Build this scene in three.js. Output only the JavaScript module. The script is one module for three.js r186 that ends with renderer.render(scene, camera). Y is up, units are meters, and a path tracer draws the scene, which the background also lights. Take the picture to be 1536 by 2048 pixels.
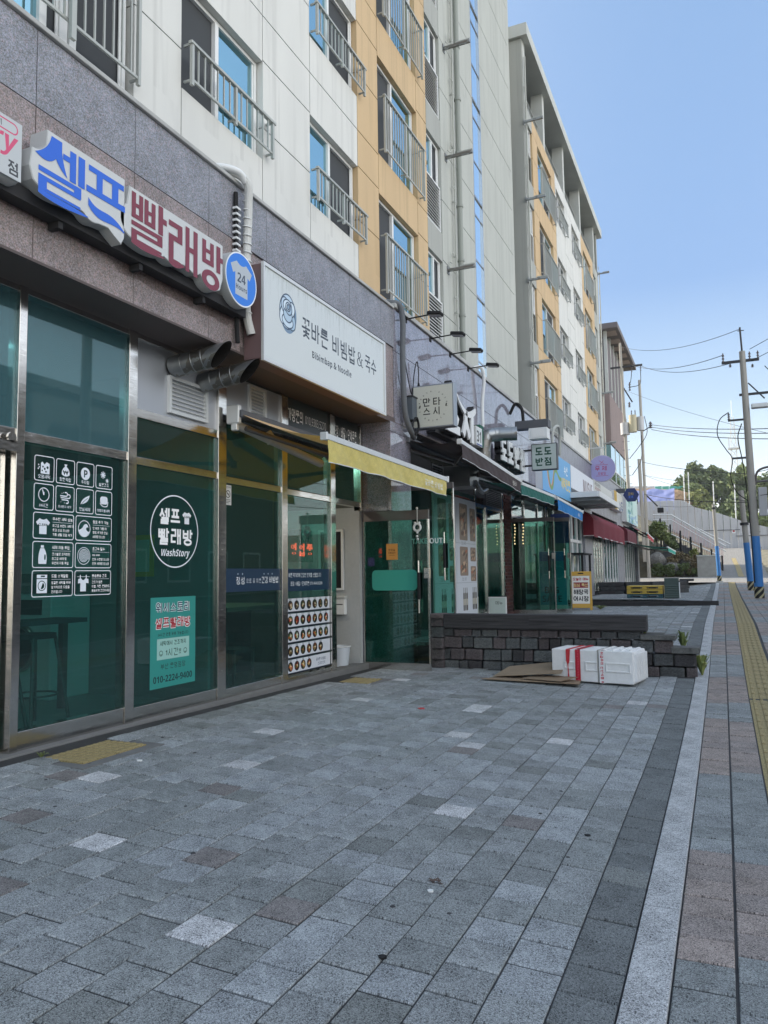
import * as THREE from 'three';
import { RoundedBoxGeometry } from 'three/addons/geometries/RoundedBoxGeometry.js';
import { mergeGeometries } from 'three/addons/utils/BufferGeometryUtils.js';
import { RectAreaLightUniformsLib } from 'three/addons/lights/RectAreaLightUniformsLib.js';

// ---------------------------------------------------------------- camera, sky, sun, exposure
const scene = new THREE.Scene();
const camera = new THREE.PerspectiveCamera(67.31, 0.75, 0.05, 2000);
camera.position.set(0, 1.4, 0);
camera.rotation.set(4.7 * Math.PI / 180, 23.7 * Math.PI / 180, -0.8 * Math.PI / 180, 'YXZ');
camera.updateMatrixWorld(); camera.updateProjectionMatrix();
const renderer = new THREE.WebGLRenderer();
renderer.toneMapping = THREE.LinearToneMapping;
renderer.toneMappingExposure = 1.52;
scene.fog = new THREE.FogExp2(new THREE.Color(.86, .92, .96), .0005);
renderer.shadowMap.enabled = true;
RectAreaLightUniformsLib.init();

const SUN = new THREE.Vector3(-Math.cos(0.58) * 0.985, Math.sin(0.58), -Math.cos(0.58) * 0.175).normalize();
const sun = new THREE.DirectionalLight(new THREE.Color(1, 0.9, 0.76), 5);
sun.position.copy(SUN).multiplyScalar(120); sun.target.position.set(0, 0, -30); sun.position.add(sun.target.position);
sun.castShadow = true; sun.shadow.mapSize.set(2048, 2048);
Object.assign(sun.shadow.camera, { left: -90, right: 90, top: 90, bottom: -90, near: 1, far: 400 });
scene.add(sun, sun.target);

const clamp = (x, a = 0, b = 1) => Math.min(b, Math.max(a, x));
const mix = (a, b, t) => a + (b - a) * t;
function hash(x, y, s) { let h = Math.imul(x | 0, 374761393) ^ Math.imul(y | 0, 668265263) ^ Math.imul(s | 0, 2147483647 - 5); h = Math.imul(h ^ (h >>> 13), 1274126177); return ((h ^ (h >>> 16)) >>> 0) / 4294967296; }
function vnoise(x, y, n, s) {                          // tileable value noise on an n-cell lattice, x,y in 0..1
  const X = x * n, Y = y * n, i = Math.floor(X), j = Math.floor(Y), a = X - i, b = Y - j, u = a * a * (3 - 2 * a), v = b * b * (3 - 2 * b), w = (k) => ((k % n) + n) % n;
  return mix(mix(hash(w(i), w(j), s), hash(w(i + 1), w(j), s), u), mix(hash(w(i), w(j + 1), s), hash(w(i + 1), w(j + 1), s), u), v);
}
const fbm = (x, y, n, s, o = 4) => { let r = 0, a = .5, t = 0; for (let k = 0; k < o; k++) { r += a * vnoise(x, y, n << k, s + k); t += a; a *= .55; } return r / t; };
function skyTexture(W = 1024, H = 512) {
  const d = new Float32Array(W * H * 4), v = new THREE.Vector3();
  const stops = [[-1, .36, .35, .33], [-.03, .8, .78, .74], [0, 1.32, 1.30, 1.24], [.05, .98, 1.0, 1.0], [.12, .58, .69, .78], [.2, .34, .475, .64], [.34, .15, .285, .53], [.6, .095, .225, .455], [1, .09, .22, .44]];
  for (let j = 0; j < H; j++) for (let i = 0; i < W; i++) {
    const th = ((j + .5) / H - .5) * Math.PI, ph = ((i + .5) / W - .5) * 2 * Math.PI;
    v.set(Math.cos(th) * Math.cos(ph), Math.sin(th), Math.cos(th) * Math.sin(ph));
    let k = 0; while (k < stops.length - 2 && v.y > stops[k + 1][0]) k++;
    const a = stops[k], b = stops[k + 1], t = Math.min(1, Math.max(0, (v.y - a[0]) / (b[0] - a[0])));
    const ang = Math.acos(Math.min(1, Math.max(-1, v.dot(SUN)))) * 180 / Math.PI;
    const antiSunFill = 2.25 * Math.pow(.5 - .5 * (v.x * SUN.x + v.z * SUN.z) / Math.hypot(SUN.x, SUN.z), 5) * (v.y > -.03 ? 1 : .3), glow = (v.y > -.05 ? 4.6 * Math.exp(-ang / 15.5) : 0) + antiSunFill, o = (j * W + i) * 4;  // first term: bright sky lobe opposite the sun, added to fill the shaded facade
    const veil = 1 + .07 * (fbm((i / W) * 2 % 1, (j / H * 3) % 1, 9, 900, 5) - .5) * clamp(1 - v.y * 1.6);
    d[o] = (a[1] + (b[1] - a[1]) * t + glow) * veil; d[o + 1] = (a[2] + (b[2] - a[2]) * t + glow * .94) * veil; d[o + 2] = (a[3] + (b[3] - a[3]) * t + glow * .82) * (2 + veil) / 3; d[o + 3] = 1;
  }
  const t = new THREE.DataTexture(d, W, H, THREE.RGBAFormat, THREE.FloatType);
  t.mapping = THREE.EquirectangularReflectionMapping; t.minFilter = t.magFilter = THREE.LinearFilter; t.wrapS = THREE.RepeatWrapping; t.needsUpdate = true;
  return t;
}
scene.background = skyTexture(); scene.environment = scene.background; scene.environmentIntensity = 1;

// ---------------------------------------------------------------- small helpers
const V = (x, y, z) => new THREE.Vector3(x, y, z);
let seed = 7;
const rnd = () => { seed = (seed + 0x6D2B79F5) | 0; let t = Math.imul(seed ^ (seed >>> 15), 1 | seed); t = (t + Math.imul(t ^ (t >>> 7), 61 | t)) ^ t; return ((t ^ (t >>> 14)) >>> 0) / 4294967296; };
const rr = (a, b) => a + (b - a) * rnd();
const pick = (a) => a[Math.floor(rnd() * a.length)];
const used = {};
function numbered(n) { const k = used[n] = (used[n] ?? -1) + 1; return k ? n + '_' + String(k).padStart(3, '0') : n; }
// metric uv by the face's main direction
function met(g) {
  const p = g.attributes.position, n = g.attributes.normal, uv = new Float32Array(p.count * 2);
  for (let i = 0; i < p.count; i++) {
    const ax = Math.abs(n.getX(i)), ay = Math.abs(n.getY(i)), az = Math.abs(n.getZ(i));
    const [u, v] = ay >= ax && ay >= az ? [p.getX(i), p.getZ(i)] : ax >= az ? [p.getZ(i), p.getY(i)] : [p.getX(i), p.getY(i)];
    uv[i * 2] = u; uv[i * 2 + 1] = v;
  }
  g.setAttribute('uv', new THREE.BufferAttribute(uv, 2));
  return g;
}
function join(list) {
  list = list.flat(9).map((g) => { const q = g.index ? g.toNonIndexed() : g; for (const k of Object.keys(q.attributes)) if (!['position', 'normal', 'uv', 'color'].includes(k)) q.deleteAttribute(k); return q; });
  return list.length === 1 ? list[0] : mergeGeometries(list, false);
}
function box(x0, x1, y0, y1, z0, z1) {
  const g = new THREE.BoxGeometry(Math.abs(x1 - x0), Math.abs(y1 - y0), Math.abs(z1 - z0)); g.translate((x0 + x1) / 2, (y0 + y1) / 2, (z0 + z1) / 2);
  return met(g);
}
function rbox(x0, x1, y0, y1, z0, z1, r = .01, seg = 2) {
  const g = new RoundedBoxGeometry(Math.abs(x1 - x0), Math.abs(y1 - y0), Math.abs(z1 - z0), seg, r); g.translate((x0 + x1) / 2, (y0 + y1) / 2, (z0 + z1) / 2);
  return met(g);
}
function rod(a, b, r, r2 = r, seg = 10) {
  const d = b.clone().sub(a), g = new THREE.CylinderGeometry(r2, r, d.length(), seg);
  g.applyQuaternion(new THREE.Quaternion().setFromUnitVectors(V(0, 1, 0), d.clone().normalize())); g.translate((a.x + b.x) / 2, (a.y + b.y) / 2, (a.z + b.z) / 2);
  return g;
}
const tube = (pts, r, n = 40, seg = 8) => new THREE.TubeGeometry(new THREE.CatmullRomCurve3(pts), n, r, seg);
const ex = (shape, depth, bevel = 0) => new THREE.ExtrudeGeometry(shape, { depth, bevelEnabled: bevel > 0, bevelSize: bevel, bevelThickness: bevel, bevelSegments: 1, curveSegments: 16 });
const poly = (pts) => new THREE.Shape(pts.map((p) => new THREE.Vector2(p[0], p[1])));
function obj(name, geo, material, parent = scene) {
  const m = new THREE.Mesh(Array.isArray(geo) ? join(geo) : geo, material);
  m.name = parent === scene ? numbered(name) : name; m.castShadow = m.receiveShadow = true; parent.add(m);
  return m;
}
// a thing in world axes, or, turned, in facade axes: local x runs up the street (world -z), local z towards the road (world +x)
const unsettled = [];
function thing(name, label, category, { group, kind, turn = 0, at } = {}) {
  const o = new THREE.Group(); o.name = numbered(name); o.rotation.y = turn; o.userData = { label, category };
  if (group) o.userData.group = group;
  if (kind) { o.userData.kind = kind; }
  if (at) o.position.copy(at); else unsettled.push(o);
  scene.add(o);
  return o;
}
const F = Math.PI / 2;
const fthing = (name, label, category, opt = {}) => thing(name, label, category, { ...opt, turn: F });
function settle() {                                   // move each thing's origin to the middle of its base
  for (const o of unsettled) {
    o.updateMatrixWorld(true);
    const b = new THREE.Box3().setFromObject(o); if (b.isEmpty()) continue;
    const p = V((b.min.x + b.max.x) / 2, b.min.y, (b.min.z + b.max.z) / 2), q = p.clone().applyAxisAngle(V(0, 1, 0), -o.rotation.y);
    o.position.copy(p); for (const c of o.children) c.position.sub(q);
  }
}
function tag(o, label, category, group, kind) { o.userData.label = label; o.userData.category = category; if (group) o.userData.group = group; if (kind) o.userData.kind = kind; return o; }
function struct(o) { o.userData.kind = 'structure'; return o; }
function copy(o, [x, y, z], label, turn) { const c = o.clone(); c.name = numbered(o.name.replace(/_\d{3}$/, '')); c.position.set(x, y, z); if (label) c.userData = { ...c.userData, label }; if (turn !== undefined) c.rotation.y = turn; scene.add(c); return c; }

// ---------------------------------------------------------------- textures
function tex(size, metres, fn, srgb = false, my = metres) {   // fn(x,y) -> grey 0..1 or [r,g,b]; linear data unless srgb
  const d = new Uint8Array(size * size * 4);
  for (let j = 0; j < size; j++) for (let i = 0; i < size; i++) {
    const v = fn(i / size, j / size, i, j), o = (j * size + i) * 4, a = Array.isArray(v) ? v : [v, v, v];
    for (let c = 0; c < 3; c++) { const t = clamp(a[c]); d[o + c] = Math.round(255 * (srgb ? Math.pow(t, 1 / 2.2) : t)); } d[o + 3] = 255;
  }
  const t = new THREE.DataTexture(d, size, size); t.wrapS = t.wrapT = THREE.RepeatWrapping; t.magFilter = THREE.LinearFilter; t.minFilter = THREE.LinearMipmapLinearFilter; t.generateMipmaps = true;
  if (srgb) t.colorSpace = THREE.SRGBColorSpace; t.repeat.set(1 / metres, 1 / my); t.needsUpdate = true;
  return t;
}
const grain = (i, j, s, sz) => hash(Math.floor(i / sz), Math.floor(j / sz), s);
const T = {
  paver: tex(512, .55, (x, y, i, j) => { const g = .45 * grain(i, j, 1, 2) + .35 * grain(i + 1, j + 1, 2, 3) + .2 * fbm(x, y, 16, 3); return clamp(.55 + (g - .5) * 1.25 + (grain(i, j, 9, 4) > .9 ? .24 : 0) - (grain(i, j, 8, 5) > .88 ? .24 : 0) + (fbm(x, y, 5, 4) - .5) * .3) * .95 + .03; }, true),
  paverBump: tex(512, .55, (x, y, i, j) => .5 * grain(i, j, 1, 2) + .5 * grain(i, j, 2, 3)),
  granite: tex(1024, .9, (x, y, i, j) => { const a = vnoise(x, y, 128, 11), b = vnoise(x, y, 256, 12), c = vnoise(x, y, 64, 13), f = fbm(x, y, 6, 14); const g = .55 + (a - .5) * .42 + (b - .5) * .42 + (c - .5) * .14 + (f - .5) * .3; return [g + (c > .7 ? .07 : 0), g, g + (a > .62 ? .05 : -.02)]; }, true),
  plaster: tex(512, 3.1, (x, y) => .86 + (fbm(x, y, 5, 21, 5) - .5) * .2 + (vnoise(x, y, 128, 25) - .5) * .05, true),
  streak: tex(512, 2.6, (x, y) => { const s = fbm(x, y * .12, 24, 31, 3) , m = fbm(x, y, 4, 33, 3); return .9 + (m - .5) * .12 - Math.max(0, s - .54) * .5 * clamp(m * 1.6); }, true, 7),
  wood: tex(512, .8, (x, y) => { const l = fbm(x * .06, y, 40, 41, 3), f = vnoise(x, y, 200, 43); return .55 + (l - .5) * .9 + (f - .5) * .2; }, true),
  stone: tex(512, .7, (x, y) => .6 + (fbm(x, y, 10, 51, 5) - .5) * .8 + (vnoise(x, y, 160, 55) - .5) * .3, true),
  stoneBump: tex(512, .7, (x, y) => fbm(x, y, 12, 51, 5)),
  concrete: tex(512, 2.2, (x, y, i, j) => .75 + (fbm(x, y, 6, 61, 5) - .5) * .5 + (grain(i, j, 6, 1) - .5) * .08, true),
  soil: tex(512, 3, (x, y, i, j) => .6 + (fbm(x, y, 12, 71, 5) - .5) * .9 + (grain(i, j, 7, 2) - .5) * .2, true),
  brush: tex(512, .6, (x, y) => .5 + (vnoise(x * .05, y, 180, 81) - .5) * .5 + (fbm(x, y, 5, 82) - .5) * .35),
  asphalt: tex(512, 1, (x, y, i, j) => .6 + (grain(i, j, 5, 2) - .5) * .7 + (fbm(x, y, 5, 91) - .5) * .3, true),
  cloth: tex(256, .2, (x, y, i, j) => .85 + ((i + j) % 4 < 2 ? .05 : -.05) + (fbm(x, y, 6, 95) - .5) * .2, true),
  dirt: tex(512, 1.4, (x, y) => { const f = fbm(x, y, 6, 97, 5); return f > .55 ? [.62, .56, .5] : [1, 1, 1].map((c) => c * (.9 + (f - .3) * .3)); }, true),
  leaf: tex(128, .3, (x, y) => .7 + (fbm(x, y, 6, 99, 3) - .5) * .7, true),
};
const C = (r, g, b) => new THREE.Color().setRGB(r, g, b);
const S = (o) => new THREE.MeshStandardMaterial({ roughness: .8, ...o });
const P = (o) => new THREE.MeshPhysicalMaterial({ roughness: .5, ...o });
const M = {
  siding: S({ color: C(.73, .73, .695), map: T.streak, roughness: .75 }),
  tan: S({ color: C(.64, .46, .26), map: T.streak, roughness: .75 }),
  grey: S({ color: C(.50, .515, .475), map: T.streak, roughness: .8 }),
  greyDark: S({ color: C(.41, .42, .39), map: T.streak, roughness: .8 }),
  slab: S({ color: C(.58, .60, .57), map: T.plaster }),
  joint: S({ color: C(.12, .12, .12) }),
  graniteGrey: S({ color: C(.44, .455, .505), map: T.granite, roughness: .42 }),
  granitePink: S({ color: C(.48, .40, .385), map: T.granite, roughness: .42 }),
  granitePol: P({ color: C(.46, .46, .54), map: T.granite, roughness: .045, ior: 1.75 }),
  ledge: S({ color: C(.58, .58, .56), map: T.concrete }),
  steel: S({ color: C(.62, .60, .57), metalness: 1, roughness: .34, roughnessMap: T.brush }),
  steelDark: S({ color: C(.16, .145, .14), metalness: .7, roughness: .45 }),
  sheet: S({ color: C(.55, .57, .60), metalness: 1, roughness: .55 }),
  duct: S({ color: C(.36, .38, .39), metalness: .9, roughness: .42, map: T.dirt }),
  ductIn: S({ color: C(.03, .02, .018) }),
  alu: S({ color: C(.68, .69, .68), roughness: .45, metalness: .4 }),
  rail: S({ color: C(.40, .415, .39), roughness: .5, metalness: .25 }),
  white: S({ color: C(.78, .79, .78), roughness: .45 }),
  pvc: S({ color: C(.74, .75, .74), roughness: .5 }),
  winGlass: P({ color: C(.03, .05, .06), roughness: .03, ior: 2.05 }),
  winGlassB: S({ color: C(.30, .52, .60), roughness: .03, metalness: 1 }),
  stairGlass: S({ color: C(.72, .88, .96), roughness: .03, metalness: 1 }),
  screen: S({ color: C(.055, .06, .066), roughness: .9 }),
  black: S({ color: C(.012, .012, .013), roughness: .85 }),
  dark: S({ color: C(.03, .03, .033), roughness: .7 }),
  darkGrey: S({ color: C(.09, .095, .105), roughness: .6 }),
  glass: P({ color: C(.28, .54, .59), metalness: .22, transmission: 1, thickness: 0, roughness: .015, ior: 1.36 }),
  glassDark: P({ color: C(.42, .70, .68), metalness: .02, transmission: 1, thickness: 0, roughness: .015, ior: 1.42 }),
  glassGreen: P({ color: C(.40, .66, .59), transmission: 1, thickness: 0, roughness: .02, ior: 1.5 }),
  signGrey: S({ color: C(.62, .63, .62), roughness: .4 }),
  signFace: S({ color: C(.82, .82, .80), roughness: .35 }),
  tactile: S({ color: C(.54, .43, .20), map: T.paver, roughness: .85 }),
  strip: S({ color: C(.74, .75, .75), map: T.paver, roughness: .8 }),
  bed: S({ color: C(.05, .05, .052), map: T.soil }),
  concrete: S({ color: C(.42, .42, .40), map: T.concrete, roughness: .9 }),
  threshold: S({ color: C(.22, .22, .215), map: T.concrete, roughness: .9 }),
  asphalt: S({ color: C(.07, .07, .072), map: T.asphalt, roughness: .95 }),
  soil: S({ color: C(.30, .27, .18), map: T.soil, roughness: 1 }),
  timber: S({ color: C(.06, .056, .058), map: T.wood, bumpMap: T.wood, bumpScale: .004, roughness: .75 }),
  foam: S({ color: C(.95, .95, .94), map: T.plaster, bumpMap: T.stoneBump, bumpScale: .004, roughness: .6 }),
  red: S({ color: C(.55, .03, .04), roughness: .5 }),
  card: S({ color: C(.32, .23, .15), map: T.concrete, roughness: .9 }),
  yellowCloth: P({ color: C(.96, .80, .24), map: T.cloth, roughness: .95, transmission: .3, thickness: 0, side: THREE.DoubleSide }),
  brownCloth: S({ color: C(.075, .055, .055), map: T.cloth, roughness: .85, side: THREE.DoubleSide }),
  greenCloth: S({ color: C(.02, .16, .13), map: T.cloth, roughness: .85, side: THREE.DoubleSide }),
  blueCloth: S({ color: C(.02, .24, .62), map: T.cloth, roughness: .85, side: THREE.DoubleSide }),
  maroonCloth: S({ color: C(.21, .014, .028), map: T.cloth, roughness: .85, side: THREE.DoubleSide }),
  redCloth: S({ color: C(.50, .05, .06), map: T.cloth, roughness: .85, side: THREE.DoubleSide }),
  teal: S({ color: C(.03, .30, .24), roughness: .6 }),
  pole: S({ color: C(.50, .47, .42), map: T.concrete, roughness: .9 }),
  poleBlue: S({ color: C(.05, .22, .55), roughness: .5 }),
  ceramic: S({ color: C(.12, .10, .10), roughness: .3 }),
  hoard: S({ color: C(.60, .60, .61), map: T.streak, roughness: .6, metalness: .1 }),
  purple: S({ color: C(.42, .40, .66), roughness: .4 }),
  wallIn: S({ color: C(.36, .38, .36), map: T.plaster }),
  floorIn: S({ color: C(.14, .13, .12), map: T.concrete, roughness: .5 }),
  bark: S({ color: C(.09, .07, .05), map: T.soil }),
};
const leafMat = (r, g, b) => S({ color: C(r, g, b), map: T.leaf, roughness: .75, side: THREE.DoubleSide });
M.leafA = leafMat(.22, .28, .09); M.leafB = leafMat(.15, .20, .07); M.leafC = leafMat(.28, .31, .09); M.leafD = leafMat(.24, .19, .10);
// ---------------------------------------------------------------- writing: Korean syllables drawn stroke by stroke, Latin in the canvas fonts
const CHO = 'ㄱㄲㄴㄷㄸㄹㅁㅂㅃㅅㅆㅇㅈㅉㅊㅋㅌㅍㅎ', JUNG = 'ㅏㅐㅑㅒㅓㅔㅕㅖㅗㅘㅙㅚㅛㅜㅝㅞㅟㅠㅡㅢㅣ', JONG = ' ㄱㄲㄳㄴㄵㄶㄷㄹㄺㄻㄼㄽㄾㄿㅀㅁㅂㅄㅅㅆㅇㅈㅊㅋㅌㅍㅎ';
const CON = {
  ㄱ: [[[.05, .08], [.92, .08], [.8, 1]]], ㄴ: [[[.1, 0], [.1, .92], [.98, .92]]], ㄷ: [[[.95, .06], [.1, .06], [.1, .94], [.98, .94]]],
  ㄹ: [[[.06, .04], [.92, .04], [.92, .48], [.08, .48], [.08, .96], [.97, .96]]], ㅁ: [[[.08, .05], [.92, .05], [.92, .95], [.08, .95], [.08, .05]]],
  ㅂ: [[[.1, 0], [.1, .96], [.9, .96], [.9, 0]], [[.1, .48], [.9, .48]]], ㅅ: [[[.5, 0], [.46, .45], [.04, 1]], [[.48, .42], [.97, 1]]],
  ㅇ: ['o'], ㅈ: [[[.05, .06], [.95, .06]], [[.5, .06], [.44, .5], [.04, 1]], [[.48, .46], [.97, 1]]],
  ㅊ: [[[.35, 0], [.65, 0]], [[.05, .24], [.95, .24]], [[.5, .24], [.44, .6], [.04, 1]], [[.48, .58], [.97, 1]]],
  ㅋ: [[[.05, .08], [.92, .08], [.8, 1]], [[.05, .5], [.86, .5]]], ㅌ: [[[.95, .05], [.1, .05], [.1, .95], [.98, .95]], [[.1, .5], [.9, .5]]],
  ㅍ: [[[.02, .06], [.98, .06]], [[.3, .06], [.3, .94]], [[.7, .06], [.7, .94]], [[0, .94], [1, .94]]], ㅎ: [[[.35, 0], [.65, 0]], [[.04, .22], [.96, .22]], 'O'],
};
const DBL = { ㄲ: 'ㄱㄱ', ㄸ: 'ㄷㄷ', ㅃ: 'ㅂㅂ', ㅆ: 'ㅅㅅ', ㅉ: 'ㅈㅈ', ㄳ: 'ㄱㅅ', ㄵ: 'ㄴㅈ', ㄶ: 'ㄴㅎ', ㄺ: 'ㄹㄱ', ㄻ: 'ㄹㅁ', ㄼ: 'ㄹㅂ', ㅀ: 'ㄹㅎ', ㅄ: 'ㅂㅅ' };
function con(c, x0, y0, x1, y1) {
  if (DBL[c]) { const m = (x0 + x1) / 2, g = (x1 - x0) * .05; return [...con(DBL[c][0], x0, y0, m - g, y1), ...con(DBL[c][1], m + g, y0, x1, y1)]; }
  return (CON[c] || []).map((s) => s === 'o' ? { cx: (x0 + x1) / 2, cy: (y0 + y1) / 2, rx: (x1 - x0) * .44, ry: (y1 - y0) * .47 } : s === 'O' ? { cx: (x0 + x1) / 2, cy: mix(y0, y1, .68), rx: (x1 - x0) * .33, ry: (y1 - y0) * .3 } : s.map(([a, b]) => [mix(x0, x1, a), mix(y0, y1, b)]));
}
function strokes(ch) {                                 // polylines and ellipses of one syllable in a unit square, y down
  const k = ch.charCodeAt(0) - 0xAC00; if (k < 0 || k > 11171) return null;
  const cho = CHO[Math.floor(k / 588)], ju = JUNG[Math.floor(k / 28) % 21], jo = JONG[k % 28], J = jo !== ' ';
  const ver = { ㅏ: 'r', ㅐ: 'rr', ㅑ: 'R', ㅒ: 'RR', ㅓ: 'l', ㅔ: 'll', ㅕ: 'L', ㅖ: 'LL', ㅘ: 'r', ㅙ: 'rr', ㅚ: 'i', ㅝ: 'l', ㅞ: 'll', ㅟ: 'i', ㅢ: 'i', ㅣ: 'i' }[ju];
  const hor = { ㅗ: 'u', ㅘ: 'u', ㅙ: 'u', ㅚ: 'u', ㅛ: 'U', ㅜ: 'd', ㅝ: 'd', ㅞ: 'd', ㅟ: 'd', ㅠ: 'D', ㅡ: '-', ㅢ: '-' }[ju];
  const B = J ? .56 : .97, out = [], x1 = ver ? (ver.length > 1 ? .50 : .58) : .88, x0 = ver ? .05 : .12;
  out.push(...con(cho, x0, .05, x1, hor ? (hor === 'd' || hor === 'D' ? B * .50 : B * .58) : B - (J ? 0 : .1)));
  if (hor) {
    const y = hor === 'd' || hor === 'D' ? B * .66 : hor === '-' ? B * .86 : B * .93, a = ver ? 0 : .03, b = ver ? .66 : .97, c = (a + b) / 2;
    out.push([[a, y], [b, y]]);
    if (hor === 'u') out.push([[c, B * .66], [c, y]]); if (hor === 'U') out.push([[c - .14, B * .66], [c - .14, y]], [[c + .14, B * .66], [c + .14, y]]);
    if (hor === 'd') out.push([[c, y], [c, B * 1.0]]); if (hor === 'D') out.push([[c - .14, y], [c - .14, B]], [[c + .14, y], [c + .14, B]]);
  }
  if (ver) {
    const two = ver.length > 1, xa = two ? .70 : .80, xb = .92, t = B * .44, yb = J ? B + .02 : 1;
    out.push([[xa, .0], [xa, yb]]); if (two) out.push([[xb, 0], [xb, yb]]);
    const d = ver[0], hs = d === 'R' || d === 'L' ? [t - .12 * B, t + .12 * B] : [t];
    for (const h of hs) { if (d === 'r' || d === 'R') out.push([[xa, h], [two ? xb : 1.0, h]]); if (d === 'l' || d === 'L') out.push([[xa - .18, h], [xa, h]]); }
  }
  if (J) out.push(...con(jo, .16, .66, .90, 1));
  return out;
}
function write(g, text, x, y, size, { lw = .1, color = '#fff', sx = 1, gap = .12, font = 'bold {s}px sans-serif', align = 'left', lat = .92 } = {}) {   // y is the top of the line
  g.save(); g.strokeStyle = g.fillStyle = color; g.lineWidth = size * lw; g.lineJoin = 'miter'; g.lineCap = 'butt';
  const f = font.replace('{s}', (size * lat).toFixed(1)); g.font = f; g.textBaseline = 'alphabetic';
  const wid = (c) => strokes(c) ? size * sx * (1 + gap) : c === ' ' ? size * .38 * sx : g.measureText(c).width + size * .02;
  let w = 0; for (const c of text) w += wid(c);
  let X = align === 'center' ? x - w / 2 : align === 'right' ? x - w : x;
  for (const c of text) {
    const st = strokes(c);
    if (st) for (const s of st) {
      g.beginPath();
      if (s.rx) g.ellipse(X + s.cx * size * sx, y + s.cy * size, s.rx * size * sx, s.ry * size, 0, 0, 7); else s.forEach(([a, b], i) => g[i ? 'lineTo' : 'moveTo'](X + a * size * sx, y + b * size));
      g.stroke();
    } else if (c !== ' ') g.fillText(c, X, y + size * .86);
    X += wid(c);
  }
  g.restore(); return w;
}
function strokeSolid(ch, w, h, t, depth) {             // the same strokes as solid letters standing on their plane, y up from 0
  const out = [];
  for (const s of strokes(ch)) {
    if (s.rx) { const o = new THREE.Shape().absellipse(s.cx * w, (1 - s.cy) * h, s.rx * w + t / 2, s.ry * h + t / 2, 0, 6.2832), i = new THREE.Path().absellipse(s.cx * w, (1 - s.cy) * h, Math.max(.01, s.rx * w - t / 2), Math.max(.01, s.ry * h - t / 2), 0, 6.2832, true); o.holes.push(i); out.push(ex(o, depth)); continue; }
    for (let i = 0; i + 1 < s.length; i++) {
      const a = [s[i][0] * w, (1 - s[i][1]) * h], b = [s[i + 1][0] * w, (1 - s[i + 1][1]) * h], dx = b[0] - a[0], dy = b[1] - a[1], l = Math.hypot(dx, dy) || 1, nx = -dy / l * t / 2, ny = dx / l * t / 2, ex0 = dx / l * t / 2 * (i > 0), ey0 = dy / l * t / 2 * (i > 0);
      out.push(ex(poly([[a[0] - ex0 + nx, a[1] - ey0 + ny], [a[0] - ex0 - nx, a[1] - ey0 - ny], [b[0] - nx, b[1] - ny], [b[0] + nx, b[1] + ny]]), depth * (1 - .003 * out.length)));
    }
  }
  return out;
}
function canvasMat(w, h, draw, { alpha = false, rough = .5, emissive = 0 } = {}) {
  const c = document.createElement('canvas'); c.width = w; c.height = h; const g = c.getContext('2d'); draw(g, w, h);
  const t = new THREE.CanvasTexture(c); t.colorSpace = THREE.SRGBColorSpace; t.anisotropy = 8;
  const m = S({ map: t, roughness: rough, side: THREE.DoubleSide }); if (alpha) { m.transparent = true; }
  if (emissive) { m.emissiveMap = t; m.emissive = C(1, 1, 1); m.emissiveIntensity = emissive; }
  return m;
}
function face(x0, x1, y0, y1, z, uv) { const g = new THREE.PlaneGeometry(x1 - x0, y1 - y0); g.translate((x0 + x1) / 2, (y0 + y1) / 2, z); if (uv) { const a = g.attributes.uv; for (let i = 0; i < 4; i++) a.setXY(i, mix(uv[0], uv[1], a.getX(i)), mix(uv[2], uv[3], a.getY(i))); } return g; }
// ---------------------------------------------------------------- the lie of the land
const XF = -4.6, XG = -4.17, XA = -5.69, XB = -5.5;       // shop frames, granite face, flats, second block of flats
const lerpTable = (tab) => (v) => { let k = 0; while (k < tab.length - 2 && v > tab[k + 1][0]) k++; const [a, b] = [tab[k], tab[k + 1]], t = clamp((v - a[0]) / (b[0] - a[0])); return mix(a[1], b[1], t * t * (3 - 2 * t) * .5 + t * .5); };
const street = lerpTable([[-8, -.02], [6, 0], [9, .05], [10.3, .11], [12.5, .21], [16.5, .40], [26, .48], [36, .62], [42, .78], [50, 1.02], [58, 1.75], [80, 3.5], [140, 9.5]]);   // by distance up the street
const SY = (z) => street(-z);
const lot = (x, z) => mix(SY(z), z > -5 ? .19 : mix(.19, .12, clamp((-z - 5) / 5.2)), clamp((-.36 - x) / 4.1));
const terraceA = (x, z) => mix(SY(z), .43, clamp((-.36 - x) / 1.9));
const terraceB = (x, z) => mix(mix(.60, SY(z), clamp((-22 - z) / 6)), .62, clamp((-.36 - x) / 1.5));
const WALLZ = -10.25, STEPZ = -22.9;

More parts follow.
